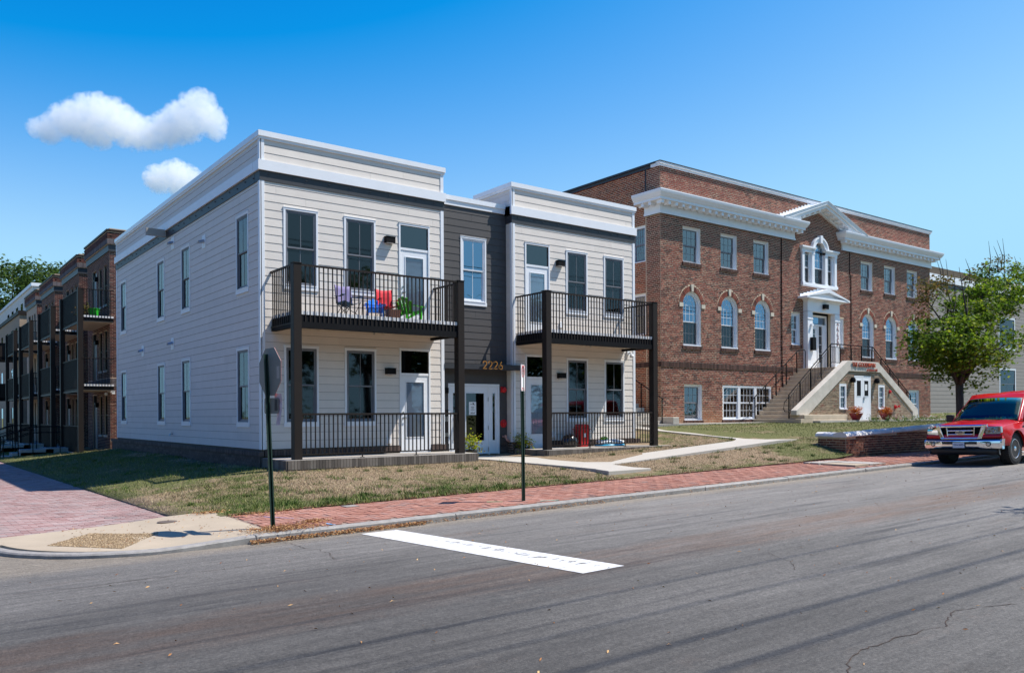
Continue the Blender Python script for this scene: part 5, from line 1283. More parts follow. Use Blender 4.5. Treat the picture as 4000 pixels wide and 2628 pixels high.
mb.box(a, a+.17, .0, .04, z0+.02, 4.92); mb.box(b-.17, b, 0, .04, z0+.02, 4.92); mb.box(a+.17, b-.17, 0, .04, z0+.02, g0); mb.box(a+.17, b-.17, 0, .04, g1, 4.92)
for i in range(1, 3): c = a+.17+(b-a-.34)*i/3; mb.box(c-.01, c+.01, .0, .03, g0, g1)
for i in range(1, 3): c = g0+(g1-g0)*i/3; mb.box(a+.17, b-.17, .002, .028, c-.01, c+.01)
mb.box(a+.2, b-.2, -.012, -.001, 3.15, 3.85); mb.build('door_leaf', M['white'], d_)
MB(T).box(a+.17, b-.17, .015, .019, g0, g1).build('pane', M['glass_dark'], d_); MB(T).box(28.50, 28.80, .015, .019, 3.2, 4.9).build('sidelight_pane', M['glass_dark'], d_)
mb = MB(T)
for i in range(1, 4): mb.box(28.50, 28.80, .0, .014, 3.2+1.7*i/4-.01, 3.2+1.7*i/4+.01)
mb.box(28.5, 28.8, 0, .03, z0, 3.2); mb.build('sidelight', M['white'], d_)
mb = MB(T); mb.box(a+.04, a+.14, -.05, -.025, 3.85, 3.87); mb.box(a+.05, a+.08, -.03, 0, 3.78, 3.92); mb.build('handle', M['nickel'], d_)
MB(T).box(27.2, 29.4, .3, .31, 2.8, 5.5).build('inner_dark', M['inside'], en)
MB(TF(YG-.24)).box(27.16, 27.44, -.14, -.004, 3.70, 4.30).build('letter_box', M['black'], en)
MB(TF(YG-.24)).box(27.18, 27.30, -.10, -.004, 4.82, 4.93).build('camera_box', M['white_metal'], en)
for k, ch in enumerate('2230'): numeral(ch, 29.38, YG-.262, 4.85-k*.28, .22, .12, .022, mk('numeral brown', (.30, .12, .08), .5) if k == 0 else bpy.data.materials['numeral brown'], en)

# --- front staircase
YS = 1.0
ST = thing('staircase', None, None, (28.3, 2, .5), parent=BB)
tread, rise = .253, .176
for k in range(14):
    xa = 23.10+k*tread; top = .54+k*rise; yb = YS-.22 if k < 2 else YS+.25
    b2 = 26.66 if k == 13 else 26.62
    MB().box(xa, b2 if k < 13 else 29.9, yb, YG-.003, top-rise if k else .3, top).build('step', M['stair'], ST, bevel=.018)
for k in range(13):
    xa = 33.42-k*tread; top = .54+k*rise
    MB().box(29.9, xa, YS+.25, YG-.003, top-rise if k else .3, top).build('step', M['stair'], ST)
# infill wall below the stairs with door and two little windows
def sk(z):
    t = (z-.62)/(2.66-.62); t = min(max(t, 0), 1)
    return (23.98+t*(27.12-23.98), 32.78-t*(32.78-29.72))
TS = TF(YS+.05); sh = [Rect(27.62, 29.0, .3, 2.46), Rect(26.42, 26.97, .97, 2.07), Rect(29.66, 30.21, .97, 2.07)]
bt = Pieces('brick', M['brick_tan'], topbox(), ST, rest='stair_brickwork'); lay(bt, TS, 23.9, 32.9, .44, 2.70, sh, skew=sk, head=0); bt.build()
mb = MB(); mb.prism([(23.75, .2), (33.0, .2), (32.85, .8), (29.8, 2.9), (27.05, 2.9), (23.9, .8)], YS+.12, YS+.25)
o = mb.build('infill', M['inside'], ST)
mb = MB(TS); z = .25
while z < 2.72:
    a_, b_ = sk(z+.03); sp_ = [(a_-.1, b_+.1)]
    for h in sh:
        if h.d > z+.005 and h.c < z+.045: sp_ = [q for a, b in sp_ for q in ((a, min(b, h.a)), (max(a, h.b), b)) if q[1] > q[0]]
    for a, b in sp_: mb.add([(a, 0, z), (b, 0, z), (b, 0, z+.05), (a, 0, z+.05)], [(0, 1, 2, 3)])
    z += .05
mb.build('mortar_face', M['mortar'], ST)
# concrete band: sloped parapets and lintel
band_ = [(23.50, .30), (24.0, .30), (24.0, .72), (27.13, 2.64), (29.76, 2.64), (32.74, .83), (32.80, .35), (33.32, .35), (33.25, .93), (29.60, 3.11), (27.04, 3.11), (23.13, .90), (23.13, .70), (23.50, .70)]
mb = MB(); mb.prism(band_, YS, YS+.28); mb.build('parapet', M['parapet'], ST, bevel=.015)
# double service door
mb = MB(); T = TF(YS+.05); mb.T = T
mb.box(27.62, 27.68, -.012, .02, .44, 2.46); mb.box(28.94, 29.0, -.012, .02, .44, 2.46); mb.box(27.68, 28.94, -.012, .02, 2.40, 2.46); sd = mb.build('door', M['white'], ST); sd['label'] = 'white double service door under the stairs'
for a, b in ((27.685, 28.305), (28.315, 28.935)):
    mb = MB(T); mb.box(a, a+.14, -.008, -.001, .45, 2.395); mb.box(b-.14, b, -.008, -.001, .45, 2.395); mb.box(a+.14, b-.14, -.008, -.001, .45, 1.55); mb.box(a+.14, b-.14, -.008, -.001, 2.24, 2.395)
    e = .02; mb.box(a+.14-e, b-.14+e, -.018, -.009, 1.53, 1.55); mb.box(a+.14-e, b-.14+e, -.018, -.009, 2.24, 2.26); mb.build('door_leaf', M['white'], sd)
    MB(T).box(a+.14, b-.14, -.006, -.002, 1.55, 2.24).build('pane', M['black'], sd)
mb = MB(T); mb.box(28.39, 28.52, -.07, -.045, 1.44, 1.46); mb.box(28.38, 28.42, -.05, -.008, 1.36, 1.52); mb.build('handle', M['nickel'], sd)
MB(T).box(28.50, 28.70, -.012, -.007, 1.80, 2.08).build('paper_notice', M['sign_white'], sd)
for a in (26.42, 29.66):
    mb = MB(T); mb.box(a, a+.08, -.01, .065, .97, 2.07); mb.box(a+.47, a+.55, -.01, .065, .97, 2.07); mb.box(a+.08, a+.47, -.01, .065, 1.97, 2.07); mb.box(a-.02, a+.57, -.05, .03, .93, .99); w_ = mb.build('window', M['white'], ST)
    mb = sash_mb(.39, .5, a+.08, 1.48, .03, .05, .03, 2, 2, .014, .003); mb.T = T; mb.build('sash', M['vinyl_white'], w_)
    mb = sash_mb(.39, .5, a+.08, .99, .032, .048, .03, 2, 2, .014, .003); mb.T = T; mb.build('sash', M['vinyl_white'], w_)
    MB(T).box(a+.1, a+.45, .040, .044, 1.0, 1.96).build('pane', M['glass_dark'], w_)
    MB(T).box(a, a+.55, .066, .068, .97, 2.07).build('blind', M['inside'], w_)
for x in (27.36, 29.38):
    mb = MB(T); mb.lathe([(.02, 0), (.11, .01), (.12, .12), (.09, .22), (.02, .25)], (x, -.1, 2.13), 12); mb.box(x-.05, x+.05, -.1, -.012, 2.2, 2.3); mb.build('sconce', M['black'], ST)
mb = MB(T); mb.box(30.58, 30.70, -.04, -.012, 1.68, 1.84); mb.lathe([(.06, .04), (.06, .08), (.02, .09)], (30.66, 0, 1.76), 12, 'y'); mb.build('fire_bell', M['red'], ST)
mb = MB(T); mb.lathe([(.10, .012), (.10, .03), (.05, .035), (.05, .12)], (31.15, 0, 1.05), 14, 'y'); mb.lathe([(.05, .10), (.06, .16)], (31.3, 0, 1.08), 12, 'y'); mb.build('fire_connection', M['sign_red'], ST)
MB(T).box(29.08, 29.18, -.06, -.012, 1.42, 1.56).build('door_bell', M['slab'], ST)
# lettering on the lintel
text('lettering', 'THE GOODWYN', .285, face(27.33, YS-.035, 2.855, .92, 1.0), M['rust'], ST, ext=.018, space=.95, label='raised rust red lettering on the concrete lintel')
text('lettering', 'at Union Hill', .175, face(28.55, YS-.03, 2.675, 1.0, 1.0), M['rust'], ST, ext=.014, label='smaller rust red lettering below')
# railings
def rail(path, posts, y, drop=.95, low=.12, infill=True, nm='railing', hand=.022):
    """path list of (x,z) of the top rail; pickets hang from it"""
    o = thing(nm, None, None, (path[0][0], y, path[0][1]), parent=ST)
    mb = MB(); mb.tube([(a, y, b) for a, b in path], hand, 6); mb.build('handrail', M['black'], o)
    def zt(x):
        for (a, c), (b, d) in zip(path[:-1], path[1:]):
            if min(a, b) <= x <= max(a, b) and a != b: return c+(d-c)*(x-a)/(b-a)
        return path[-1][1]
    if infill:
        for off in (.14, drop-low):
            mb = MB(); mb.tube([(a, y, b-off) for a, b in path], .014, 4); mb.build('mid_rail', M['black'], o)
        P = Pieces('picket', M['black'], pk, o, rest='pickets'); x = path[0][0]+.11
        while x < path[-1][0]-.03: P.add(trs(x, y, zt(x)-drop+low, .013, .013, drop-low-.14)); x += .11
        P.build()
    for x in posts: MB().box(x-.02, x+.02, y-.02, y+.02, zt(x)-drop-.05, zt(x)).build('post', M['black'], o)
    return o
ry = YS+.42
rail([(23.22, 1.56), (26.42, 3.86)], (23.22, 24.02, 24.82, 25.62, 26.35), ry)
rail([(26.42, 3.86), (29.86, 3.86)], (27.1, 28.0, 28.9, 29.8), ry)
rail([(29.86, 3.86), (33.35, 1.62)], (30.6, 31.4, 32.2, 33.0, 33.33), ry)
mb = MB(); mb.tube([(23.2, ry-.03, 1.5), (22.85, ry-.03, 1.22), (22.8, ry-.03, .98), (22.88, ry-.03, .86), (23.2, ry-.03, .86)], .018, 6); mb.build('handrail_end', M['black'], ST)
lp = [(22.47, 1.24), (26.10, 3.66), (26.55, 3.68)]
rail(lp, (22.86, 23.62, 24.38, 25.14, 25.95), 2.86, drop=.9, infill=False)
mb = MB(); mb.tube([(22.47, 2.86, 1.24), (22.42, 2.86, .95), (22.5, 2.86, .84), (22.86, 2.86, .84)], .018, 6); mb.tube([(26.55, 2.86, 3.68), (26.62, 2.86, 3.62), (26.62, 2.86, 2.85)], .02, 6); mb.build('handrail_end', M['black'], ST)
# right flight rail against the wall, seen through the pickets
mb = MB(); mb.tube([(30.3, 2.86, 3.5), (33.6, 2.86, 1.3)], .02, 6); mb.build('handrail', M['black'], ST)

# --- side entrance steps at the left corner of the brick building
SS = thing('side_steps', 'pale concrete steps with black handrail at the left corner of the brick building', 'steps', (16, 3.2, .3))
for k in range(6): MB().box(14.9, 16.9, 2.5+k*.3, 6.5, .20+k*.17-.2, .36+k*.17).build('step', M['path'], SS, bevel=.01)
MB().box(16.9, 17.25, 2.2, 3.19, .2, .66).build('cheek_wall', M['path'], SS, bevel=.02)
for x in (15.05, 16.75):
    mb = MB(); mb.tube([(x, 2.55, 1.35), (x, 4.6, 2.45), (x, 6.4, 2.45)], .022, 6); mb.build('handrail', M['black'], SS)
    for k in range(4): MB().box(x-.018, x+.018, 2.6+k*.55, 2.636+k*.55, .3+k*.3, 1.36+k*.3).build('post', M['black'], SS)
# walk and kerb strip along the front of the brick building
fw = link('front_walk', MB().box(15.6, 22.9, 2.25, 3.19, -.1, .405).mesh('front_walk', M['path'])); fw['kind'] = 'structure'
MB().box(15.6, 18.2, 2.13, 2.249, -.1, .40).build('kerb_stone', M['kerb'], fw); MB().box(24.0, 40, .45, 1.0, .0, .46).build('paved_strip', M['path'], fw)

# ================================================================= row of red brick flats on the side street
X0 = .65; LR = TL(X0); RB = thing('brick_flats', 'row of three storey red brick flats with stacked dark metal balconies along the side street', 'apartment building', (4, 32, -.8))
rb = Pieces('brick', M['brick_row'], topbox(), RB, limit=300, rest='brickwork')
rs = Pieces('soldier_brick', M['brick_soldier'], topbox(), RB, limit=100, rest='soldier_course')
bays = [(19.7, 24.5), (26.7, 31.3), (34.0, 38.8), (40.9, 45.5)]
FL = (-.72, 2.12, 5.0); TOPR = 8.55
def flat_window(T, a, z, w, h, parent, K):
    L = np.eye(4); L[0, 3] = a; L[2, 3] = z; M4 = T@L
    def f():
        mb = MB(); mb.box(0, .05, .05, .09, 0, h); mb.box(w-.05, w, .05, .09, 0, h); mb.box(.05, w-.05, .05, .09, h-.05, h); mb.box(.05, w-.05, .05, .09, 0, .05); mb.box(.05, w-.05, .04, .08, h*.5-.02, h*.5+.02); mb.box(w/2-.01, w/2+.01, .055, .075, .05, h-.05); return mb
    o = put('window', K+(w, h, 'f'), f, M['bronze'], parent, M4)
    put('pane', K+(w, h, 'p'), lambda: MB().box(.05, w-.05, .076, .08, .05, h-.05), M['glass'], o, M4)
    put('sill', K+(w, h, 's'), lambda: MB().box(-.04, w+.04, -.05, .06, -.09, 0), M['stone'], o, M4)
    put('blind', K+(w, h, 'b'), lambda: MB().box(.05, w-.05, .14, .145, .05, h-.05), M['inside'], o, M4)
for bi, (y0, y1) in enumerate(bays):
    hol = []
    for fz in FL:
        hol += [Rect(y0+.55, y0+1.15, fz+.72, fz+2.45), Rect(y0+1.6, y0+2.2, fz+.72, fz+2.45), Rect(y0+2.75, y0+3.7, fz+.02, fz+2.5)]
    Lx = np.array(LR); jn = .014 if bi < 2 else .014
    sold = [Rect(0, 99, 2.10, 2.46), Rect(0, 99, TOPR-.30, TOPR), ]
    if bi < 3: lay(rb, LR, y0, y1, -.8, TOPR, hol+sold, L=.203, H=.0677, head=0, mort=.015)
    # street facing return of the bay: faces -Y
    Ty = TF(y0); lay(rb, Ty, X0, X0+(1.5 if bi else 1.2), -.8, TOPR, [Rect(0, 99, 2.10, 2.46), Rect(0, 99, TOPR-.30, TOPR)], L=.203, H=.0677, head=0, mort=.015)
    if bi < 3:
        for zz, hh in ((2.10, .17), (2.29, .17)):
            u = X0
            while u < X0+1.3: rs.add(Ty@np.array([[.06, 0, 0, u], [0, 0, -.015, 0], [0, hh, 0, zz], [0, 0, 0, 1.0]])); u += .075
            u = y0
            while u < y1: rs.add(LR@np.array([[.06, 0, 0, u], [0, 0, -.015, 0], [0, hh, 0, zz], [0, 0, 0, 1.0]])); u += .075
    wall_sheet(LR, y0, y1, -1.2, 8.95, [(h.a, h.b, h.c, h.d) for h in hol], M['mortar_row'], RB, reveal=.12)
    wall_sheet(Ty, X0, X0+2.2, -1.2, 8.95, [], M['mortar_row'], RB, name='return_wall')
    for fi, fz in enumerate(FL):
        for a in (.55, 1.6): flat_window(LR, y0+a, fz+.72, .6, 1.73, RB, ('fw',))
        dm = MB(LR); dm.box(y0+2.75, y0+2.85, .03, .1, fz+.02, fz+2.5); dm.box(y0+3.6, y0+3.7, .03, .1, fz+.02, fz+2.5); dm.box(y0+2.85, y0+3.6, .03, .1, fz+2.08, fz+2.16); dm.box(y0+2.85, y0+3.6, .05, .09, fz+.02, fz+2.08)
        dd = dm.build('door', M['band_dark'], RB); MB(LR).box(y0+2.86, y0+2.9, .0, .05, fz+.05, fz+2.05).build('door_edge', M['white'], dd)
        MB(LR).box(y0+2.85, y0+3.6, .08, .085, fz+2.16, fz+2.45).build('pane', M['glass_dark'], dd)
        mb = MB(LR); mb.box(y0+2.35, y0+2.5, -.14, -.01, fz+1.95, fz+2.15); mb.build('wall_light', M['black'], RB)
    # parapet: metal frieze, soldier course, brick, cap
    mb = MB(); mb.box(X0-.05, X0+2.0, y0-.05, y1+.05, 7.95, 8.22); mb.build('metal_frieze', M['band_dark'], RB)
    for Tt, a, b2 in ((LR, y0-.1, y1+.1), (Ty, X0-.1, X0+1.6)):
        u = a
        while u < b2 and bi < 4: rs.add(Tt@np.array([[.062, 0, 0, u], [0, 0, -.02, -.10], [0, .20, 0, 8.26], [0, 0, 0, 1.0]])); u += .075
        for q in range(4):
            u = a-(q % 2)*.1
            while u < b2: rb.add(Tt@np.array([[.19, 0, 0, max(u, a)], [0, 0, -.016, -.09], [0, .055, 0, 8.49+q*.0677], [0, 0, 0, 1.0]])); u += .203
    mb = MB(); mb.box(X0-.09, X0+2.0, y0-.09, y1+.09, 8.23, 8.80); mb.build('parapet', M['mortar_row'], RB)
    mb = MB(); mb.box(X0-.14, X0+2.1, y0-.14, y1+.14, 8.80, 8.88); mb.build('cap', M['bronze'], RB)
    # balconies of the bay
    xf = -.62; ya, yb = y0-.75, y1-1.2
    for fi, fz in enumerate(FL):
        bl = thing('balcony', None, None, (xf, ya, fz), parent=RB); zt = fz+1.15
        if fi: 
            MB().box(xf+.02, X0, ya+.02, yb, fz-.18, fz-.03).build('deck', M['black'], bl); MB().box(xf, X0, ya, ya+.02, fz-.03, fz+.05).build('corrugated_edge', M['deck_metal'], bl); MB().box(xf+.03, X0, ya+.03, yb, fz-.20, fz-.185).build('soffit', M['soffit'], bl)
            MB().box(xf-.01, xf+.03, ya, yb, fz-.26, fz-.18).build('beam', M['bronze'], bl)
        mb = MB(); mb.box(xf-.03, xf+.03, ya+.2, yb, zt-.03, zt); mb.build('top_rail', M['bronze'], bl)
        P = Pieces('picket', M['black'], pk, bl, limit=60, rest='pickets'); n = int((yb-ya)/.11)
        for k in range(n+1): P.add(trs(xf, ya+.2+(yb-ya-.2)*k/n, fz-.1, .02, .05, 1.22))
        if fi:
            MB().box(xf+.03, X0, ya-.03, ya+.03, zt-.03, zt).build('top_rail', M['bronze'], bl)
            for k in range(1, 11): P.add(trs(xf+(X0-xf)*k/11, ya, fz-.1, .02, .02, 1.22))
        P.build()
        if fi == 0: MB().box(xf-.15, X0, ya-.2, yb+.1, fz-.5, fz+.0).build('porch_slab', M['slab'], bl)
    for yy in (ya-.02, yb-.1): MB().box(xf-.1, xf+.1, yy, yy+.2, -.9, 6.17).build('post', M['bronze'], RB)
rb.build(); rs.build()
# recessed wall between the bays and body
mb = MB(); mb.box(X0+1.45, 12, 19.76, 49, -1.2, 8.6); mb.build('body', M['brick_row'], RB)
mb = MB(); mb.box(X0-.02+.35, X0+1.5, 19.9, 24.4, -1.2, 8.5); [mb.box(X0+.35, X0+1.5, a+.2, b2-.05, -1.2, 8.5) for a, b2 in bays[1:]]; mb.build('core', M['inside'], RB)
mb = MB(); mb.box(.68, .80, 19.5, 19.62, 1.78, 1.92); mb.box(.5, .78, 19.5, 19.54, 1.86, 1.9); mb.lathe([(.02, 0), (.07, .03), (.06, .1), (.02, .13)], (.45, 19.5, 1.72), 10); mb.build('security_camera', M['white'], RB)
# tan brick and white siding block at the far end
TB = thing('tan_building', 'tan brick block with a set back white upper storey beyond the red brick row', 'apartment building', (6, 60, -1))
tb = MB(); tb.box(.65, 14, 49.2, 78, -1.5, 8.15); tb.build('wall', M['tan_block'], TB); MB().box(.55, 14, 49.1, 78, 8.15, 8.42).build('cap', M['bronze'], TB)
tb = MB(); tb.box(1.9, 14, 52.5, 79, 8.3, 10.7); tb.build('upper_wall', M['siding'], TB); MB().box(1.8, 14, 52.4, 79, 10.7, 10.95).build('coping', M['white'], TB)
for y in (55, 58, 61, 64, 67):
    MB(TL(1.9)).box(y, y+1.2, -.02, -.001, 8.6, 10).build('pane', M['glass_dark'], TB)
for y in (50.5, 53, 56, 59.5, 63):
    for z in (-.2, 2.7, 5.6): MB(TL(.65)).box(y, y+.9, -.02, -.001, z, z+1.7).build('pane', M['glass_dark'], TB)
for z in (2.0, 4.9):
    bl = thing('balcony', None, None, (-.2, 50, z), parent=TB); MB().box(-.7, .65, 49.8, 53, z, z+.2).build('deck', M['black'], bl); MB().box(-.72, -.68, 49.8, 53, z+.2, z+1.2).build('guard_panel', M['bronze'], bl); MB().box(-.7, .65, 49.78, 49.82, z+.2, z+1.2).build('guard_panel', M['bronze'], bl)
    MB().box(-.75, -.55, 49.7, 49.9, -1.2, 6.1).build('post', M['bronze'], bl)
# garden steps and handrails in front of the flats
for gi, y in enumerate((22.4, 29.5)):
    g = thing('garden_steps', ['short concrete garden steps with black handrails nearest the siding house', 'second flight of concrete garden steps with black handrails further up the side street'][gi], 'steps', (-2.2, y, -.9), group='garden steps of the brick flats')
    for k in range(3): MB().box(-3.1+k*.32, -1.2, y-.5, y+.5, -1.0, -.86+k*.13).build('step', M['slab'], g)
    MB().box(-1.5, -.6, y-.5, y+.5, -1.0, -.56).build('landing', M['slab'], g)
    for yy in (y-.5, y+.5):
        mb = MB(); mb.tube([(-3.15, yy, -.05), (-2.0, yy, .38), (-.9, yy, .38)], .022, 5); mb.tube([(-3.15, yy, -.3), (-2.0, yy, .12), (-.9, yy, .12)], .016, 5); mb.build('handrail', M['black'], g)
        for xx, z in ((-3.1, -.05), (-2.55, .15), (-2.0, .38), (-.95, .38)): MB().box(xx-.018, xx+.018, yy-.018, yy+.018, -.95, z).build('post', M['black'], g)

# ================================================================= grey siding house at the right
RH = thing('grey_house', 'grey beige lap siding house partly hidden behind the street tree and the red truck', 'house', (60, 12, .8))
YR = 8.0; TR = TF(YR); rp = Pieces('plank', M['siding_grey'] if 'siding_grey' in M else M['siding'], plank_proto, RH, limit=300, rest='plank_rows')
rop = []
for a, z in ((59.2, 5.45), (59.3, 1.6), (52.2, 5.45), (66.5, 5.45), (66.5, 1.6), (70.5, 5.45)):
    o, op = siding_window(TR, a, z, 2.85, 2.45, RH, casing=.12, sill=.2); rop.append(op)
planks(rp, TR, 39.2, 84, .6, 9.3, rop, step=.27, board=5, seed=9); rp.build()
wall_sheet(TR, 39.2, 84, 0, 10.6, [(o[0]+.1, o[1]-.1, o[2]+.2, o[3]-.13) for o in rop], M['sheath'], RH)
mb = MB(); mb.box(39.8, 83.8, YR+.6, 30, 0, 10.2); mb.build('core', M['inside'], RH)
for nm, z0, z1, d, mt in (('dark_band', 9.35, 9.62, -.05, 'band_dark'), ('white_band', 9.62, 9.95, -.12, 'white')): MB(TR).box(39.1, 84, d, .3, z0, z1).build(nm, M[mt], RH)
mb = MB(); mb.prism([(58.5, 9.95), (84, 9.95), (84, 10.7), (60, 10.55)], YR-.03, YR+.3); mb.build('parapet', M['siding'], RH)
MB().prism([(39.1, 9.95), (60, 9.95), (60, 10.1), (39.1, 10.1)], YR-.1, YR+3).build('roof_edge', M['white'], RH)
mb = MB(); mb.tube([(42.5, 7.95, 5.0), (43.1, 7.95, .8)], .03, 5); mb.build('downpipe', M['slab'], RH)

# ================================================================= retaining wall
RW = thing('retaining_wall', 'low dark weathered brick garden wall with rounded white cement coping beside the sidewalk', 'garden wall', (17, -6, -.4))
rw = Pieces('brick', M['brick_wall'], topbox(), RW, limit=300, rest='brickwork'); xw = 15.13; yw = -6.0; xe = 34.0
TW = TF(yw); TWL = TL(xw)
topz = lambda x: .085+.031*(x-xw)
r = 0; z = -.62
while z < .7:
    for (T, a, b2, lz) in ((TW, xw, xe, None), (TWL, yw, -5.1, 1)):
        u = a-(r % 2)*.1
        while u < b2:
            p, q = max(u, a), min(u+.205, b2); zt = topz(p) if lz is None else .085
            if z+.06 < zt and q-p > .04:
                dd = .014+random.uniform(-.006, .006); P_ = T@np.array([[q-p-.016, 0, 0, p+.008], [0, 0, -dd, 0], [0, .058, 0, z+random.uniform(-.004, .004)], [0, 0, 0, 1.0]]); rw.add(P_)
            u += .205
    z += .073; r += 1
rw.build()
mb = MB(); mb.prism([(xw, -.9), (xe, -.9), (xe, topz(xe)), (xw, topz(xw))], yw, yw+.34); mb.box(xw, xw+.34, yw+.34, -5.1, -.9, .085); mb.build('core', M['mortar'], RW)
# coping: uneven rounded cement blocks
def cop(T, a, b2, z0f, nm='coping'):
    n = max(2, int((b2-a)/.16)); mb = MB(T); vs = []; prof = [(-.05, 0), (-.065, .035), (-.03, .10), (.06, .145), (.22, .145), (.36, .10), (.39, .03), (.38, 0)]; m_ = len(prof)
    for i in range(n+1):
        u = a+(b2-a)*i/n; j = [random.uniform(-.012, .012) for _ in range(2)]
        for d, h in prof: vs.append((u, d+(j[0] if h < .14 else 0), z0f(u)+h*1.0+(j[1] if h > 0 else 0)))
    fs = [(i*m_+k, (i+1)*m_+k, (i+1)*m_+k+1, i*m_+k+1) for i in range(n) for k in range(m_-1)]+[tuple(range(m_)), tuple(range(n*m_, n*m_+m_))[::-1]]
    mb.add(vs, fs); return mb.build(nm, M['coping'], RW)
M['coping'] = mk('whitewashed cement coping', (.62, .60, .57), .9, namt=.22, nscale=2.2, fine=.12, fscale=40, bump=.15, bscale=25, spec=.2)
xx = xw-.05
while xx < xe:
    L_ = random.uniform(.9, 1.5); cop(TW, xx, min(xx+L_-.006, xe), lambda u: topz(u)-.004); xx += L_
cop(TWL, yw+.36, -5.05, lambda u: .078)

# ================================================================= trees
def leafmesh():
    # maple-ish leaf clump: three bent blades
    pts = [(0, 0, 0), (.5, -.12, .06), (.32, .16, .02), (.85, .28, -.08), (.30, .34, .03), (.28, .75, -.1), (0, .42, .05), (-.28, .75, -.1), (-.30, .34, .03), (-.85, .28, -.08), (-.32, .16, .02), (-.5, -.12, .06)]
    fs = [(0, i, i+1) for i in range(1, 11)]+[(0, 11, 1)]
    return np.array(pts), fs
def leaf_mat(name, ramp, trans=.35):
    m = bpy.data.materials.new(name); m.use_nodes = True; nt = m.node_tree; b = nt.nodes['Principled BSDF']; o = nt.nodes['Material Output']
    c = ramp_n(nt, rnd_n(nt), ramp); lk(nt, c, b.inputs['Base Color']); b.inputs['Roughness'].default_value = .6; b.inputs['Specular IOR Level'].default_value = .15
    t = nt.nodes.new('ShaderNodeBsdfTranslucent'); hs2 = nt.nodes.new('ShaderNodeHueSaturation'); hs2.inputs['Value'].default_value = 1.6; lk(nt, c, hs2.inputs['Color']); lk(nt, hs2.outputs[0], t.inputs[0])
    mx = nt.nodes.new('ShaderNodeMixShader'); mx.inputs[0].default_value = trans; lk(nt, b.outputs[0], mx.inputs[1]); lk(nt, t.outputs[0], mx.inputs[2]); lk(nt, mx.outputs[0], o.inputs[0]); return m
M['leaf'] = leaf_mat('green maple leaves', [(0, (.03, .065, .006)), (.5, (.08, .15, .010)), (.85, (.15, .22, .016)), (1, (.23, .27, .025))], .45)
M['leaf_brown'] = leaf_mat('scorched brown leaves', [(0, (.05, .065, .012)), (.5, (.10, .09, .022)), (1, (.17, .10, .035))])
M['leaf_far'] = leaf_mat('distant green leaves', [(0, (.025, .055, .012)), (.6, (.06, .105, .02)), (1, (.10, .15, .04))])
M['bark'] = mk('grey brown bark', (.055, .043, .034), .9, namt=.35, nscale=14, bump=.8, bscale=30, sc3=(1, 1, .25))
def crown(name, blobs, n, size, mat, parent, seed, hollow=.35, squash=.6, clump=26, spread=1.7):
    r = np.random.default_rng(seed); lp, lf = leafmesh(); tot = sum(b_[6] for b_ in blobs); Vs = []; nl = 0
    for b_ in blobs:
        k = int(n*b_[6]/tot); c = np.array(b_[:3]); s = np.array(b_[3:6])
        # clusters of leaves inside the blob
        nc = max(4, k//clump); d = r.normal(size=(nc, 3)); d /= np.linalg.norm(d, axis=1)[:, None]; rad = hollow+(1-hollow)*r.random(nc)**.6
        cc = c+d*s*rad[:, None]; idx = r.integers(0, nc, k); p = cc[idx]+r.normal(size=(k, 3))*size*spread*np.array([1, 1, squash])
        sc = size*r.uniform(.6, 1.25, k); a = r.uniform(0, 6.283, k); e = r.normal(0, .55, k)-.25; g = r.normal(0, .5, k)
        ca, sa, ce, se, cg, sg = np.cos(a), np.sin(a), np.cos(e), np.sin(e), np.cos(g), np.sin(g)
        X = np.stack([ca*cg-sa*se*sg, sa*cg+ca*se*sg, -ce*sg], 1); Y = np.stack([-sa*ce, ca*ce, se], 1); Zz = np.cross(X, Y)
        v = p[:, None]+sc[:, None, None]*(lp[None, :, 0:1]*X[:, None]+lp[None, :, 1:2]*Y[:, None]+lp[None, :, 2:3]*Zz[:, None]); Vs.append(v)
    V = np.concatenate(Vs); n = len(V); nf = len(lf); lv = np.array(lf).reshape(-1); idx = (np.arange(n)[:, None]*len(lp)+lv[None]).reshape(-1)
    me = bpy.data.meshes.new(name); me.vertices.add(n*len(lp)); me.vertices.foreach_set('co', V.reshape(-1)); me.loops.add(len(idx)); me.loops.foreach_set('vertex_index', idx.astype(np.int32)); me.polygons.add(n*nf); me.polygons.foreach_set('loop_start', np.arange(0, n*nf*3, 3)); me.update(); me.validate(); me.materials.append(mat)
    o = link(name, me, parent); return o
def branches(parent, base, r0, targets, seed, fork, twigs=2):
    rr = random.Random(seed); mb = MB(); base = Vector(base); fork = Vector(fork)
    pts = [base-Vector((0, 0, .1))]+[base.lerp(fork, t)+Vector((rr.gauss(0, .02), rr.gauss(0, .02), 0)) for t in (.05, .3, .6)]+[fork]
    mb.tube(pts, [r0*1.5, r0*1.15, r0, r0*.93, r0*.9], 10); mb.build('trunk', M['bark'], parent, smooth=True)
    mb = MB()
    for tx in targets:
        tx = Vector(tx); m_ = fork.lerp(tx, .5)+Vector((rr.gauss(0, .15), rr.gauss(0, .15), .15)); L_ = (tx-fork).length
        mb.tube([fork-Vector((0, 0, .15)), fork.lerp(m_, .5)+Vector((0, 0, .08)), m_, m_.lerp(tx, .5), tx], [r0*.55, r0*.4, r0*.28, r0*.16, r0*.05], 6)
        for _ in range(twigs):
            t = rr.uniform(.35, .95); p = fork.lerp(m_, t*2) if t < .5 else m_.lerp(tx, (t-.5)*2); q = p+Vector((rr.gauss(0, .5), rr.gauss(0, .5), rr.uniform(.1, .9)))*L_*.22
            mb.tube([p, p.lerp(q, .5)+Vector((0, 0, .05)), q], [r0*.16, r0*.09, r0*.03], 5)
    return mb.build('limbs', M['bark'], parent, smooth=True)
TY = -7.1
ST_ = thing('street_tree', 'leafy green maple with scorched brown tips growing in the sidewalk behind the red truck', 'tree', (19.85, TY, -.45))
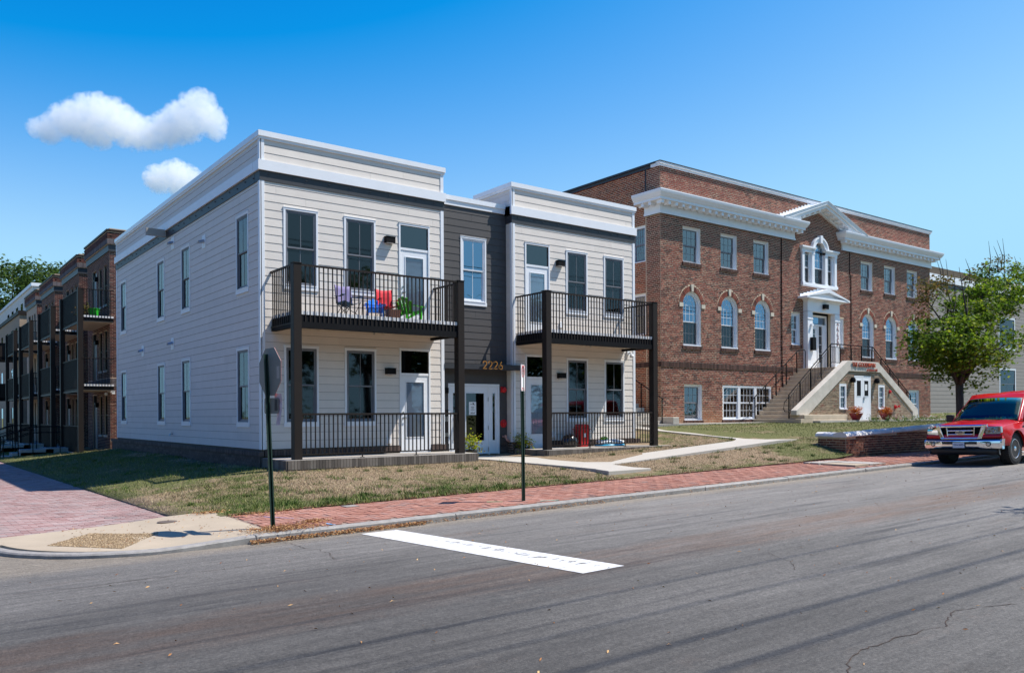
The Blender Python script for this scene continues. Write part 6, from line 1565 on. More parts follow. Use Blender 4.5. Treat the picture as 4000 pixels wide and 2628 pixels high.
tg = [(17.6, TY, 3.2), (18.2, TY+.5, 4.6), (18.9, TY-.4, 5.2), (19.6, TY, 4.4), (20.6, TY+.6, 4.6), (21.8, TY, 5.3), (23.3, TY-.3, 5.5), (24.2, TY+.3, 5.2), (21.6, TY-.8, 3.1), (18.3, TY-.9, 2.3), (20.4, TY+1.2, 2.6), (22.6, TY+.4, 4.6)]
branches(ST_, (19.85, TY, -.48), .125, tg, 3, (19.75, TY, 1.75), 5)
crown('crown', [(19.25, TY, 2.95, 1.4, 1.4, 1.0, 9), (18.35, TY, 2.65, .85, 1.0, .75, 2.6), (20.6, TY, 3.1, 1.35, 1.4, 1.2, 4), (21.3, TY, 4.35, 1.2, 1.2, .75, 3.2), (22.8, TY, 4.95, 1.4, 1.2, .80, 4.2), (24.1, TY, 5.1, .8, .9, .65, 1.8), (19.9, TY, 3.8, .9, 1.0, .45, 1.0), (20.2, TY, 1.95, .8, .8, .4, 1.0), (21.9, TY-.4, 2.7, .55, .6, .5, .8)], 13500, .092, M['leaf'], ST_, 5, squash=.5, clump=60, spread=2.3)
crown('brown_tips', [(17.9, TY, 4.4, .65, .6, .55, 2), (18.7, TY, 4.6, .6, .5, .45, 1.5), (20.4, TY, 5.05, .3, .3, .2, .4), (22.3, TY, 5.7, .7, .6, .25, 1), (23.6, TY, 5.75, .7, .6, .3, .8), (20.8, TY, 2.6, .9, .9, .6, .8), (17.5, TY, 4.0, .35, .4, .5, .8), (23.2, TY, 4.2, .8, .7, .25, .8)], 1500, .075, M['leaf_brown'], ST_, 6, hollow=.1)
MB().box(19.2, 20.5, -7.7, -6.5, -.8, -.44).build('tree_pit', M['sand'], ST_)
mb = MB(); rr = random.Random(4)
for (x, z) in ((18.6, 4.6), (18.75, 4.7), (18.95, 4.5), (19.5, 4.4), (20.5, 4.9), (21.9, 5.4), (22.5, 5.5), (23.0, 5.6), (22.8, 5.6), (24.0, 5.4)):
    mb.tube([(x, TY, z), (x+rr.uniform(-.05, .12), TY, z+.45), (x+rr.uniform(-.1, .25), TY+.1, z+rr.uniform(.7, 1.15))], [.018, .012, .004], 4)
mb.build('bare_twigs', M['bark'], ST_)
# trees far behind the flats
for i, (x, y, h, s, lab) in enumerate(((4.5, 88, 19.4, 6.5, 'big bushy green tree behind the white upper storey'), (14.2, 92, 20.6, 4.2, 'second green tree rising beyond the end of the brick row'), (-4, 100, 18, 7, 'green tree at the far end of the side street'))):
    t = thing('tree', lab, 'tree', (x, y, -1), group='trees behind the brick flats'); branches(t, (x, y, -1), .4, [(x-2, y, h*.8), (x+2, y, h*.85), (x, y+1, h*.9)], i, (x, y, h*.35), 3)
    crown('crown', [(x, y, h*.68, s, s*.8, h*.30, 4), (x-s*.5, y, h*.55, s*.6, s*.6, h*.2, 2), (x+s*.5, y-.5, h*.72, s*.5, s*.5, h*.2, 2)], 15000, .34, M['leaf_far'], t, 20+i, clump=60, spread=2.2)
# trees across the street, behind the viewer: they show in the windows
for i, (x, y, h, s) in enumerate(((-16, -38, 10, 5.5), (-6, -41, 12, 5), (5, -38, 9, 5), (15, -40, 12, 6), (27, -37, 11, 5), (38, -40, 12, 6), (50, -38, 11, 6))):
    t = thing('tree', ['round green tree across the street', 'tall green tree across the street'][i % 2]+f' standing {["at the far corner", "before the low houses", "by the driveway", "beside the tall one", "in the middle", "near the east end", "at the east end"][i]}', 'tree', (x, y, -1.2), group='trees across the street')
    branches(t, (x, y, -1.2), .28, [(x-1.5, y, h*.8), (x+1.5, y, h*.85)], i, (x, y, h*.35), 2)
    crown('crown', [(x, y, h*.62, s, s*.8, h*.34, 4), (x+s*.45, y, h*.5, s*.6, s*.6, h*.24, 2), (x-s*.5, y, h*.5, s*.6, s*.6, h*.22, 2)], 5200, .42, M['leaf_far'], t, 40+i, hollow=.2)
for i, (x, y, h, s) in enumerate(((-26, 2, 10, 5.5), (-27, 14, 11, 5.5), (-26, 26, 10, 5.5), (-28, 40, 12, 7), (-24, -12, 9, 4.5))):
    t = thing('tree', 'bushy green tree west of the side street '+['near the junction', 'further up', 'in the middle of the block', 'at the far end', 'south of the junction'][i], 'tree', (x, y, -1.2), group='trees west of the side street')
    branches(t, (x, y, -1.2), .28, [(x-1.5, y, h*.8), (x+1.5, y, h*.85)], i, (x, y, h*.35), 2)
    crown('crown', [(x, y, h*.58, s, s*.9, h*.38, 4), (x, y+s*.6, h*.45, s*.7, s*.7, h*.26, 2), (x, y-s*.6, h*.45, s*.7, s*.7, h*.26, 2)], 5600, .44, M['leaf_far'], t, 70+i, hollow=.2)
for i, (pts, lab) in enumerate((([(-30+k*1.6, -33.5+.4*math.sin(k)) for k in range(60)], 'unseen evergreen hedge added across the street to darken window reflections'), ([(-21.5+.3*math.sin(k), -8+k*1.6) for k in range(44)], 'unseen evergreen hedge added beyond the side street to darken window reflections'))):
    o = crown('hedge', [(a, b2, .35, 1.3, 1.2, 1.7, 1) for a, b2 in pts], 5200, .26, M['leaf_far'], None, 200+i, hollow=.5, squash=1); tag(o, lab, 'hedge')  # unseen hedges, added to darken what the windows reflect
t = thing('tree', 'tree on the near side of the street whose twigs shade the asphalt', 'tree', (13.5, -20.5, -.8), group='trees across the street')
branches(t, (13.5, -20.5, -.8), .2, [(11, -18.6, 6), (10.0, -17.2, 5.6), (12, -18, 7), (15, -21, 8)], 9, (13.2, -20.2, 3), 3)
crown('crown', [(13.5, -20.3, 7, 2.6, 2.2, 1.8, 4), (9.3, -16.4, 5.3, .9, .35, .3, .25), (10.6, -17.6, 6, 1.0, .6, .4, .5)], 2600, .14, M['leaf'], t, 60)
# overhead wires: their soft shadows stripe the road
for k, (ysh, r_, h) in enumerate(((-14.32, .012, 9.2), (-15.0, .011, 9.6), (-15.65, .019, 9.8), (-16.2, .020, 10.2))):
    y = ysh-.28*h; o = MB().tube([(x, y, h-.35*math.sin(math.pi*((x+40) % 40)/40)-.65) for x in range(-80, 121, 5)], r_, 6).build('overhead_wire', M['black']); tag(o, ['thin overhead wire closest to the houses', 'second thin overhead wire above the road', 'thicker overhead cable, third from the houses', 'thickest overhead cable, furthest from the houses'][k], 'wire', 'overhead wires along the street')

# ================================================================= signs
def u_post(x, y, z0, z1, dx, parent, r=.032):
    mb = MB(); w = r
    for (a, b2, c, d) in ((-w, -w*.45, -.012, .002), (w*.45, w, -.012, .002), (-w*.55, -w*.45, .002, .035), (w*.45, w*.55, .002, .035), (-w*.45, w*.45, .028, .038)):
        n = 2; vs = []
        for t in (0, 1):
            z = z0+(z1-z0)*t; ox = x+dx*t; vs += [(ox+a, y+c, z), (ox+b2, y+c, z), (ox+b2, y+d, z), (ox+a, y+d, z)]
        mb.add(vs, [(0, 3, 2, 1), (4, 5, 6, 7), (0, 1, 5, 4), (1, 2, 6, 5), (2, 3, 7, 6), (3, 0, 4, 7)])
    return mb.build('post', M['green_post'], parent)
SX, SY, SZ = -2.79, -7.95, -.79
ss_ = thing('stop_sign', 'bare metal back of an octagonal sign on a leaning green post with paper notice', 'traffic sign', (SX, SY, SZ))
# the octagon faces the side street traffic: its plane is turned; we see the back
yaw = R(95)
Rz = Matrix.Rotation(yaw, 4, 'Z')
def rot_box(mb, cx, cy, poly, d0, d1):
    n = len(poly); vs = []
    for d in (d0, d1):
        for u, z in poly:
            v = Rz@Vector((u, d, 0)); vs.append((cx+v.x, cy+v.y, z))
    mb.add(vs, [tuple(range(n)), tuple(range(2*n-1, n-1, -1))]+[(i, i+n, (i+1) % n+n, (i+1) % n) for i in range(n)]); return mb
lean = -.10
u_post(SX, SY, SZ-.3, 1.68, lean, ss_)
px_, py_, pz_ = SX+lean*.85+.045, SY, 1.43
r8 = .335
octo = [(r8*math.cos(R(22.5+45*k))/math.cos(R(22.5))*1.0, pz_+r8*math.sin(R(22.5+45*k))/math.cos(R(22.5))) for k in range(8)]
rot_box(MB(), px_, py_, octo, -.002, .002).build('octagon', M['sign_back'], ss_)
rot_box(MB(), px_, py_, [(a, b2) for a, b2 in octo], -.0048, -.0022).build('red_face', M['sign_red'], ss_)
rot_box(MB(), px_, py_, [(-.29, 1.33), (-.21, 1.33), (-.21, 1.50), (-.29, 1.50)], .0022, .003).build('sticker', M['slab'], ss_)
rot_box(MB(), px_+.02, py_, [(-.22, .86), (-.20, .84), (.20, .84), (.22, .86), (.22, 1.04), (.20, 1.06), (-.20, 1.06), (-.22, 1.04)], -.002, .002).build('plate', M['sign_back'], ss_)
rot_box(MB(), px_+.02, py_, [(-.22, .86), (-.20, .84), (.20, .84), (.22, .86), (.22, 1.04), (.20, 1.06), (-.20, 1.06), (-.22, 1.04)], -.004, -.0022).build('plate_face', M['sign_red'], ss_)
rot_box(MB(), px_+.02, py_, [(-.19, .88), (-.10, .88), (-.10, 1.04), (-.19, 1.04)], .0022, .003).build('sticker', M['band_dark'], ss_)
pm = mk('pink paper notice', (.50, .40, .41), .8, namt=.3, nscale=9)
mb = MB(); v = []; 
for i in range(5):
    t = i/4; zz = 1.12-t*.44
    for s_ in (0, 1): v.append((px_+.03+.03*math.sin(t*3+s_), py_-.07-s_*.21-t*.06, zz))
mb.add(v, [(2*i, 2*i+1, 2*i+3, 2*i+2) for i in range(4)]); mb.build('paper_notice', pm, ss_)
NX, NY, NZ = 1.8, -7.83, -.72
ns = thing('no_parking_sign', 'narrow white no parking sign with a red circle on a green post by the kerb', 'traffic sign', (NX, NY, NZ))
u_post(NX, NY, NZ-.3, 1.62, -.02, ns, .03)
ny = NY-.02; yw2 = R(-68)
RN = Matrix.Translation((NX-.02, NY-.022, 0))@Matrix.Rotation(R(38.7), 4, 'Z')
def nb(poly, d0, d1, nm, mat):
    mb = MB(); mb.prism(poly, d0, d1); me = mb.mesh(nm, mat); return link(nm, me, ns, RN)
z0, z1, hw = 1.22, 1.68, .152
def rr_rect(a, b2, c, d, r=.025): return [(a+r, c), (b2-r, c), (b2, c+r), (b2, d-r), (b2-r, d), (a+r, d), (a, d-r), (a, c+r)]
nb(rr_rect(-hw, hw, z0, z1), -.002, .002, 'plate', M['sign_white'])
def ringn(uc, zc, r0, r1, d, nm, mat, n=28, a0=0, a1=360): 
    mb = MB(); mb.arc(uc, zc, r0, r1, a0, a1, d, d+.001, n); return link(nm, mb.mesh(nm, mat), ns, RN)
for (a, b2, c, d) in ((-hw+.012, hw-.012, z1-.018, z1-.012), (-hw+.012, hw-.012, z0+.012, z0+.018), (-hw+.012, -hw+.018, z0+.018, z1-.018), (hw-.018, hw-.012, z0+.018, z1-.018)): nb([(a, c), (b2, c), (b2, d), (a, d)], -.0035, -.0022, 'border', M['sign_red'])
t = text('letter', 'P', .20, RN@Matrix.Translation((-.055, -.0035, 1.505))@Matrix.Rotation(R(90), 4, 'X'), M['black'], ns, ext=.0008)
ringn(0, 1.565, .085, .105, -.006, 'red_ring', M['sign_red'])
nb([(-.07, 1.615), (-.06, 1.63), (.075, 1.515), (.063, 1.50)], -.0065, -.0052, 'red_slash', M['sign_red'])
nb([(-.09, 1.265), (-.05, 1.285), (-.05, 1.272), (.09, 1.272), (.09, 1.258), (-.05, 1.258), (-.05, 1.245)], -.0035, -.0022, 'arrow', M['sign_red'])

# ================================================================= red pickup truck
TK = thing('pickup_truck', 'bright red pickup truck with chrome bumper and grille parked at the kerb facing left', 'truck', (16.2, -9.58, -.55))
# local frame: x backwards from the bumper, y to the right of the picture (street side negative Y), z up from the tyre contact
roll = R(2.3)
TM = Matrix.Translation((14.70, -9.46, -.56))@Matrix.Rotation(R(-1.6), 4, 'X')@Matrix.Rotation(R(-.9), 4, 'Y')@Matrix.Diagonal((1, .965, .99, 1))
def car_paint():
    m, nt, b = newmat('red car paint'); b.inputs['Base Color'].default_value = (.50, .003, .004, 1); b.inputs['Roughness'].default_value = .28; b.inputs['Coat Weight'].default_value = .6; b.inputs['Coat Roughness'].default_value = .02; b.inputs['Metallic'].default_value = 0; b.inputs['Specular IOR Level'].default_value = .3
    return m
M['car'] = car_paint(); M['chrome'] = mk('chrome', (.78, .78, .80), .06, metal=1, namt=.02, fine=0); M['tyre'] = mk('tyre rubber', (.018, .018, .019), .75, bump=.2); M['plastic'] = mk('black plastic', (.016, .016, .018), .5)
M['lamp'] = glass('clear lamp cover', (.85, .87, .9), 1.3, .05, .02); M['lamp_in'] = mk('lamp reflector', (.55, .55, .52), .18, metal=.7); M['amber'] = mk('amber lens', (.7, .18, .02), .25); M['alloy'] = mk('alloy rim', (.55, .55, .56), .25, metal=.9)
def deform_block(name, outline, hw, fn, mat, xc, zc, yc, bevel=.02, parent=TK):
    """side outline (x,z) extruded across the width, cut by planes and shaped by fn(v)"""
    bm = bmesh.new(); n = len(outline); a = [bm.verts.new((x, -hw, z)) for x, z in outline]; b_ = [bm.verts.new((x, hw, z)) for x, z in outline]
    bm.faces.new(a); bm.faces.new(b_[::-1])
    for i in range(n): bm.faces.new((a[i], b_[i], b_[(i+1) % n], a[(i+1) % n]))
    bmesh.ops.recalc_face_normals(bm, faces=bm.faces[:])
    for ax, vals in ((0, xc), (2, zc), (1, yc)):
        no = [0, 0, 0]; no[ax] = 1
        for v in vals:
            co = [0, 0, 0]; co[ax] = v; bmesh.ops.bisect_plane(bm, geom=bm.verts[:]+bm.edges[:]+bm.faces[:], plane_co=co, plane_no=no)
    for v in bm.verts: v.co = fn(v.co)
    bmesh.ops.remove_doubles(bm, verts=bm.verts[:], dist=.0005); bmesh.ops.recalc_face_normals(bm, faces=bm.faces[:])
    me = bpy.data.meshes.new(name); bm.to_mesh(me); bm.free(); me.materials.append(mat); me.polygons.foreach_set('use_smooth', [True]*len(me.polygons))
    o = link(name, me, parent, TM)
    if bevel:
        bv = o.modifiers.new('bevel', 'BEVEL'); bv.width = bevel; bv.segments = 3; bv.limit_method = 'ANGLE'; bv.angle_limit = R(28)
    wn = o.modifiers.new('wn', 'WEIGHTED_NORMAL'); wn.keep_sharp = True
    return o
WX1, WX2, WR = .93, 4.42, .40
def arcpts(cx, cz, r, a0, a1, n): return [(cx+r*math.cos(R(a0+(a1-a0)*i/n)), cz+r*math.sin(R(a0+(a1-a0)*i/n))) for i in range(n+1)]
low = [(.06, .50), (.50, .50)]+arcpts(WX1, .40, .47, 170, 10, 14)+[(1.46, .42), (3.88, .42)]+arcpts(WX2, .40, .47, 170, 10, 14)+[(4.98, .48), (5.68, .55), (5.72, 1.10), (3.72, 1.13), (3.70, 1.10), (1.36, 1.10), (1.30, 1.10), (.85, 1.075), (.40, 1.035), (.16, .985), (.08, .93), (.05, .72)]
def body_fn(c):
    x, y, z = c; s = 1 if y >= 0 else -1; t = abs(y)/.96
    # tuck under at the bottom and slight tumble above the shoulder
    wdt = .96+.02*math.exp(-((z-.75)/.22)**2)-.06*max(0, z-.92)/.2-.03*max(0, .6-z)/.2
    wdt -= .075*max(0, 1-x/.55)**1.8          # nose narrows
    for cx in (WX1, WX2):                      # flared arches
        d = math.hypot(x-cx, z-.40)
        if z > .4: wdt += .028*math.exp(-((d-.52)/.09)**2)
    yy = s*t*wdt
    if x < .6: x += .16*t**2.6*(1-x/.6)       # swept front
    if z > .98 and x < 3.6: z += .045*(1-t**2)*min(1, max(0, (x-.05)/.25)) - .035*max(0, t-.86)/.14
    if z > .98 and .1 < x < 1.3: z += .018*math.exp(-((t-.62)/.12)**2)-.012*math.exp(-((t-.35)/.15)**2)
    return Vector((x, yy, z))
body = deform_block('body', low, .96, body_fn, M['car'], [.12, .3, .45, .7, .95, 1.2, 1.36, 1.6, 2.2, 2.8, 3.4, 3.71, 4.1, 4.7, 5.2], [.6, .75, .9, 1.0], [-.9, -.78, -.6, -.4, -.2, 0, .2, .4, .6, .78, .9], bevel=.018)
# cab: pillars and roof as a shell around glass
cabo = [(1.28, 1.09), (2.02, 1.76), (2.22, 1.855), (3.35, 1.86), (3.52, 1.80), (3.70, 1.12)]
def cab_fn(c):
    x, y, z = c; t = y/.92; tt = max(0, (z-1.09)/.77); w_ = .885-.155*tt-.02*tt*tt
    if z > 1.5: z -= .04*abs(t)**3
    if x < 2.1: x += .12*abs(t)**2.2*(.5+.5*tt)
    return Vector((x, t*w_, z))
cab = deform_block('cab', cabo, .92, cab_fn, M['car'], [2.4, 2.9], [1.25, 1.4, 1.55, 1.7], [-.85, -.7, -.5, -.25, 0, .25, .5, .7, .85], bevel=.03)
def quad_on(P, name, mat, parent, off):
    """P: rows of points (grid) in local truck space, pushed outward by off"""
    rows = len(P); cols = len(P[0]); vs = [p for r_ in P for p in r_]; fs = [(i*cols+j, i*cols+j+1, (i+1)*cols+j+1, (i+1)*cols+j) for i in range(rows-1) for j in range(cols-1)]
    me = bpy.data.meshes.new(name); me.from_pydata([tuple(Vector(v)+Vector(off)) for v in vs], [], fs); me.materials.append(mat); me.polygons.foreach_set('use_smooth', [True]*len(fs)); o = link(name, me, parent, TM)
    sd = o.modifiers.new('s', 'SOLIDIFY'); sd.thickness = .006; sd.offset = 0
    return o
def wsx(z): return 1.28+(z-1.09)/(1.76-1.09)*.74
# full black sheet stands for the dark cab interior, its rim for the seal
def ws(z0, z1, tmax0, tmax1, push):
    P = []
    for i in range(5):
        z = z0+(z1-z0)*i/4; row = []; tm = tmax0+(tmax1-tmax0)*i/4
        for j in range(13):
            t = (-1+2*j/12)*tm; v = cab_fn(Vector((wsx(z), t*.92, z))); row.append((v.x-push, v.y, v.z+push*.9))
        P.append(row)
    return P
quad_on(ws(1.105, 1.725, .955, .93, .004), 'windscreen_dark_backing', M['plastic'], TK, (0, 0, 0))
wsg = quad_on(ws(1.13, 1.70, .925, .90, .010), 'windscreen', M['windscreen'] if 'windscreen' in M else M['glass_truck'], TK, (0, 0, 0))
for s in (-1, 1):
    def side_pts(x0b, x0t, x1b, x1t, z0, z1, push):
        P = []
        for i in range(4):
            z = z0+(z1-z0)*i/3; f = i/3; xa = x0b+(x0t-x0b)*f; xb = x1b+(x1t-x1b)*f; row = []
            for j in range(5):
                x = xa+(xb-xa)*j/4; tt = max(0, (z-1.09)/.77); w_ = .885-.155*tt-.02*tt*tt; row.append((x, s*(w_+push), z))
            P.append(row)
        return P
    quad_on(side_pts(1.56, 2.13, 2.69, 2.65, 1.105, 1.735, .001), 'window_dark_backing', M['plastic'], TK, (0, 0, 0)); quad_on(side_pts(2.71, 2.69, 3.52, 3.40, 1.105, 1.735, .001), 'window_dark_backing', M['plastic'], TK, (0, 0, 0))  # black sheets stand for the dark interior behind the side glass
    quad_on(side_pts(1.60, 2.16, 2.66, 2.62, 1.12, 1.72, .008), 'side_window', M['glass_side'] if 'glass_side' in M else M['glass_truck'], TK, (0, 0, 0))
    quad_on(side_pts(2.74, 2.72, 3.48, 3.36, 1.12, 1.72, .008), 'side_window', M['glass_truck'], TK, (0, 0, 0))
    # mirror
    mb = MB(); mb.box(1.62, 1.76, s*.97 if s > 0 else -1.17, s*1.17 if s > 0 else -.97, 1.10, 1.30); mb.build('mirror', M['plastic'], TK, TM, bevel=.03)
    mb = MB(); mb.tube([(1.66, s*.86, 1.13), (1.68, s*1.0, 1.16)], .025, 6); mb.build('mirror_arm', M['plastic'], TK, TM)
    # door seam, handle, vent, running board
    mb = MB(); mb.tube([(1.50, s*.968, 1.06), (1.49, s*.985, .75), (1.50, s*.95, .46)], .005, 4); mb.build('door_seam', M['plastic'], TK, TM)
    mb = MB(); mb.box(1.30, 1.44, s*.972-.004, s*.972+.004, .93, .975); mb.build('fender_vent', M['plastic'], TK, TM)
    mb = MB(); mb.box(2.45, 2.66, s*.98-.015, s*.98+.015, .96, .99); mb.build('door_handle', M['car'], TK, TM)
    mb = MB(); mb.box(1.5, 3.75, min(s*.9, s*1.05), max(s*.9, s*1.05), .36, .40); mb.build('running_board', M['chrome'], TK, TM, bevel=.012)
MB().box(.3, 5.6, -.82, .82, .40, .62).build('underbody', M['plastic'], TK, TM)
# topper over the bed
tpo = [(3.74, 1.13), (3.80, 1.80), (3.95, 1.92), (5.55, 1.96), (5.68, 1.90), (5.74, 1.13)]
deform_block('bed_cap', tpo, .92, lambda c: Vector((c.x, c.y*(1-.14*max(0, (c.z-1.13)/.8)), c.z-.05*abs(c.y/.92)**3*(c.z > 1.5))), M['cap_paint'] if 'cap_paint' in M else M['car'], [4.2, 4.8, 5.3], [1.4, 1.7], [-.7, -.4, 0, .4, .7], bevel=.04)
# wheels
def wheel(cx, s):
    wdt = .26; yo = s*.80
    w_ = thing('wheel', None, None, tuple(TM@Vector((cx, yo, .40))), parent=TK)
    Mw = TM@Matrix.Translation((cx, yo, .395))@(Matrix.Rotation(R(180), 4, 'Z') if s > 0 else Matrix.Identity(4))
    prof = [(.24, -.12), (.31, -.13), (.37, -.125), (.392, -.10), (.397, -.05), (.397, .05), (.392, .10), (.37, .125), (.31, .13), (.24, .12)]
    MB().lathe(prof, (0, 0, 0), 40, 'y').build('tyre', M['tyre'], w_, Mw, smooth=True)
    mb = MB()
    for k in range(44):
        a = 2*math.pi*k/44; c_, s_ = math.cos(a), math.sin(a)
        for y0, y1, j in ((-.128, -.045, 0), (-.038, .038, .5), (.045, .128, 0)):
            a2 = a+j*.07; c_, s_ = math.cos(a2), math.sin(a2); tx, tz = -s_, c_; h = .030
            vs = []
            for yy in (y0, y1):
                for rr_, ww in ((.385, -h/1.4), (.385, h/1.4), (.406, h/1.7), (.406, -h/1.7)): vs.append((rr_*c_+tx*ww, yy, rr_*s_+tz*ww))
            mb.add(vs, [(0, 1, 2, 3), (7, 6, 5, 4), (0, 4, 5, 1), (1, 5, 6, 2), (2, 6, 7, 3), (3, 7, 4, 0)])
    o = mb.build('tread', M['tyre'], w_, Mw); o['kind'] = 'stuff'
    mb = MB(); mb.lathe([(.245, .11), (.25, .125), (.238, .13), (.225, .118), (.215, .05), (.1, .03), (.03, .03)], (0, 0, 0), 36, 'y'); mb.build('rim', M['alloy'], w_, Mw, smooth=False)
    for k in range(6):
        a = math.pi/2+2*math.pi*k/6; ca, sa = math.cos(a), math.sin(a); mb = MB(); w0, w1 = .045, .035
        vs = [(r_*ca-ww*sa, yy, r_*sa+ww*ca) for (r_, yy) in ((.05, -.095), (.225, -.118), (.225, -.07), (.05, -.06)) for ww in ((-w0, w0) if r_ < .1 else (-w1, w1))]
        mb.add(vs, [(0, 1, 3, 2), (2, 3, 5, 4), (4, 5, 7, 6), (6, 7, 1, 0), (0, 2, 4, 6), (1, 7, 5, 3)]); mb.build('spoke', M['alloy'], w_, Mw)
    mb = MB(); mb.lathe([(.075, .06), (.072, .115), (.05, .13), (.0, .132)], (0, 0, 0), 20, 'y'); mb.build('hub_cap', M['chrome'], w_, Mw, smooth=False)
    return w_
for cx in (WX1, WX2):
    for s in (-1, 1): wheel(cx, s)
for cx in (WX1, WX2):
    for s in (-1, 1):
        mb = MB(); mb.lathe([(.46, 0), (.46, .30), (.05, .31)], (cx, s*.93 if s < 0 else .63, .40), 20, 'y'); 
        mb = MB(); mb.arc(cx, .40, .455, .475, 5, 175, -s*-.62 if s > 0 else -.94, .94 if s > 0 else -.62, 16); mb.build('arch_liner', M['plastic'], TK, TM)
MB().box(.5, 1.4, -.66, .66, .45, .9).build('engine_bay', M['plastic'], TK, TM)
# curved front pieces: strip built along y at given x offsets
def front_strip(name, y0, y1, prof, mat, n=12, bulge=None, parent=TK, smooth=True, xo=0.0):
    """prof: closed (x,z) section; x follows the swept front"""
    mb = MB(); vs = []
    for i in range(n+1):
        y = y0+(y1-y0)*i/n; sw_ = .16*abs(y/.96)**2.6
        for x, z in (prof(y) if callable(prof) else prof): vs.append((x+sw_+xo, y, z))
    m_ = len(prof(y0)) if callable(prof) else len(prof)
    fs = [(i*m_+k, (i+1)*m_+k, (i+1)*m_+(k+1) % m_, i*m_+(k+1) % m_) for i in range(n) for k in range(m_)]+[tuple(range(m_))[::-1], tuple(range(n*m_, n*m_+m_))]
    mb.add(vs, fs); return mb.build(name, mat, parent, TM, smooth=smooth)
# chrome bumper with wrap-around ends
def bump_prof(y):
    a = abs(y); lo = .44 if a > .52 else .44+.02; 
    return [(-.10, .665), (-.13, .64), (-.135, .52), (-.11, lo), (-.02, lo), (.03, .665)]
bp_o = front_strip('bumper', -.985, .985, bump_prof, M['chrome'], 30, xo=-.0)
bm_e = bp_o.modifiers.new('bevel', 'BEVEL'); bm_e.width = .012; bm_e.segments = 2; bm_e.limit_method = 'ANGLE'
front_strip('bumper_slot', -.44, .44, [(-.142, .615), (-.146, .60), (-.146, .56), (-.142, .55), (-.12, .55), (-.12, .615)], M['plastic'], 10)
front_strip('bumper_cap', -.95, .95, [(-.12, .668), (.05, .668), (.05, .69), (-.06, .69)], M['plastic'], 24)
front_strip('air_dam', -.88, .88, [(-.06, .44), (.05, .44), (.05, .27), (-.02, .30)], M['plastic'], 20)
for s in (-1, 1):
    for nm, y, z, r_, mt, d in (('fog_lamp', s*.70, .555, .062, 'plastic', -.0),):
        sw_ = .16*abs(y/.96)**2.6; mb = MB(); mb.lathe([(.062, .0), (.062, .02), (.05, .022)], (-.128+sw_, y, z), 20, 'x'); f = mb.build('fog_lamp', M['plastic'], TK, TM); mb = MB(); mb.lathe([(.045, .022), (.04, .032), (.0, .036)], (-.128+sw_, y, z), 16, 'x'); mb.build('lens', M['lamp_in'], f, TM)
# painted bumper valance above the chrome
front_strip('valance', -.965, .965, [(-.045, .69), (-.055, .74), (-.03, .80), (.03, .81), (.06, .69)], M['car'], 26)
# grille
G = thing('grille', None, None, tuple(TM@Vector((0, 0, .85))), parent=TK)
def gstrip(nm, y0, y1, z0, z1, x, mat, dx=.03): return front_strip(nm, y0, y1, [(x, z0), (x-.008, (z0+z1)/2), (x, z1), (x+dx, z1), (x+dx, z0)], mat, 8, parent=G)
gstrip('grille_back', -.56, .56, .72, 1.01, .03, M['black'])
def gpoly(nm, pts, x0, x1, mat):
    mb = MB(); n = len(pts); vs = [(x+.16*abs(y/.96)**2.6, y, z) for x in (x0, x1) for y, z in pts]; mb.add(vs, [tuple(range(n)), tuple(range(2*n-1, n-1, -1))]+[(i, i+n, (i+1) % n+n, (i+1) % n) for i in range(n)]); return mb.build(nm, mat, G, TM, bevel=.008)
for s in (-1, 1): gpoly('frame_side', [(s*.645, 1.045), (s*.545, 1.045), (s*.425, .71), (s*.515, .665)], -.06, .03, M['chrome'])
gstrip('frame_top', -.64, .64, .975, 1.048, -.055, M['chrome'], .09); gstrip('frame_bottom', -.51, .51, .662, .725, -.06, M['chrome'], .09)
for z in (.80, .895): gstrip('bar', -.35, .35, z-.019, z+.019, -.04, M['chrome'], .03)
for s in (-1, 1): gpoly('upright', [(s*.37, .99), (s*.335, .99), (s*.315, .71), (s*.345, .71)], -.045, .0, M['chrome'])
# oval badge
mb = MB(); n = 24; vs = [(-.058+.0, .115*math.cos(2*math.pi*i/n), .848+.048*math.sin(2*math.pi*i/n)) for i in range(n)]+[(-.035, .115*math.cos(2*math.pi*i/n), .848+.048*math.sin(2*math.pi*i/n)) for i in range(n)]
mb.add(vs, [tuple(range(n))[::-1]]+[(i, (i+1) % n, (i+1) % n+n, i+n) for i in range(n)]); bd = mb.build('badge', M['chrome'], G, TM)
M['blue'] = mk('deep blue enamel', (.01, .03, .14), .2)
mb = MB(); vs = [(-.061, .10*math.cos(2*math.pi*i/n), .848+.038*math.sin(2*math.pi*i/n)) for i in range(n)]; mb.add(vs, [tuple(range(n))[::-1]]); mb.build('badge_field', M['blue'], bd, TM)
text('badge_script', 'Ford', .075, TM@Matrix.Translation((-.063, .062, .826))@Matrix.Rotation(R(-90), 4, 'Z')@Matrix.Rotation(R(90), 4, 'X')@Matrix.Shear('XY', 4, (0, 0)), M['chrome'], bd, ext=.0012)
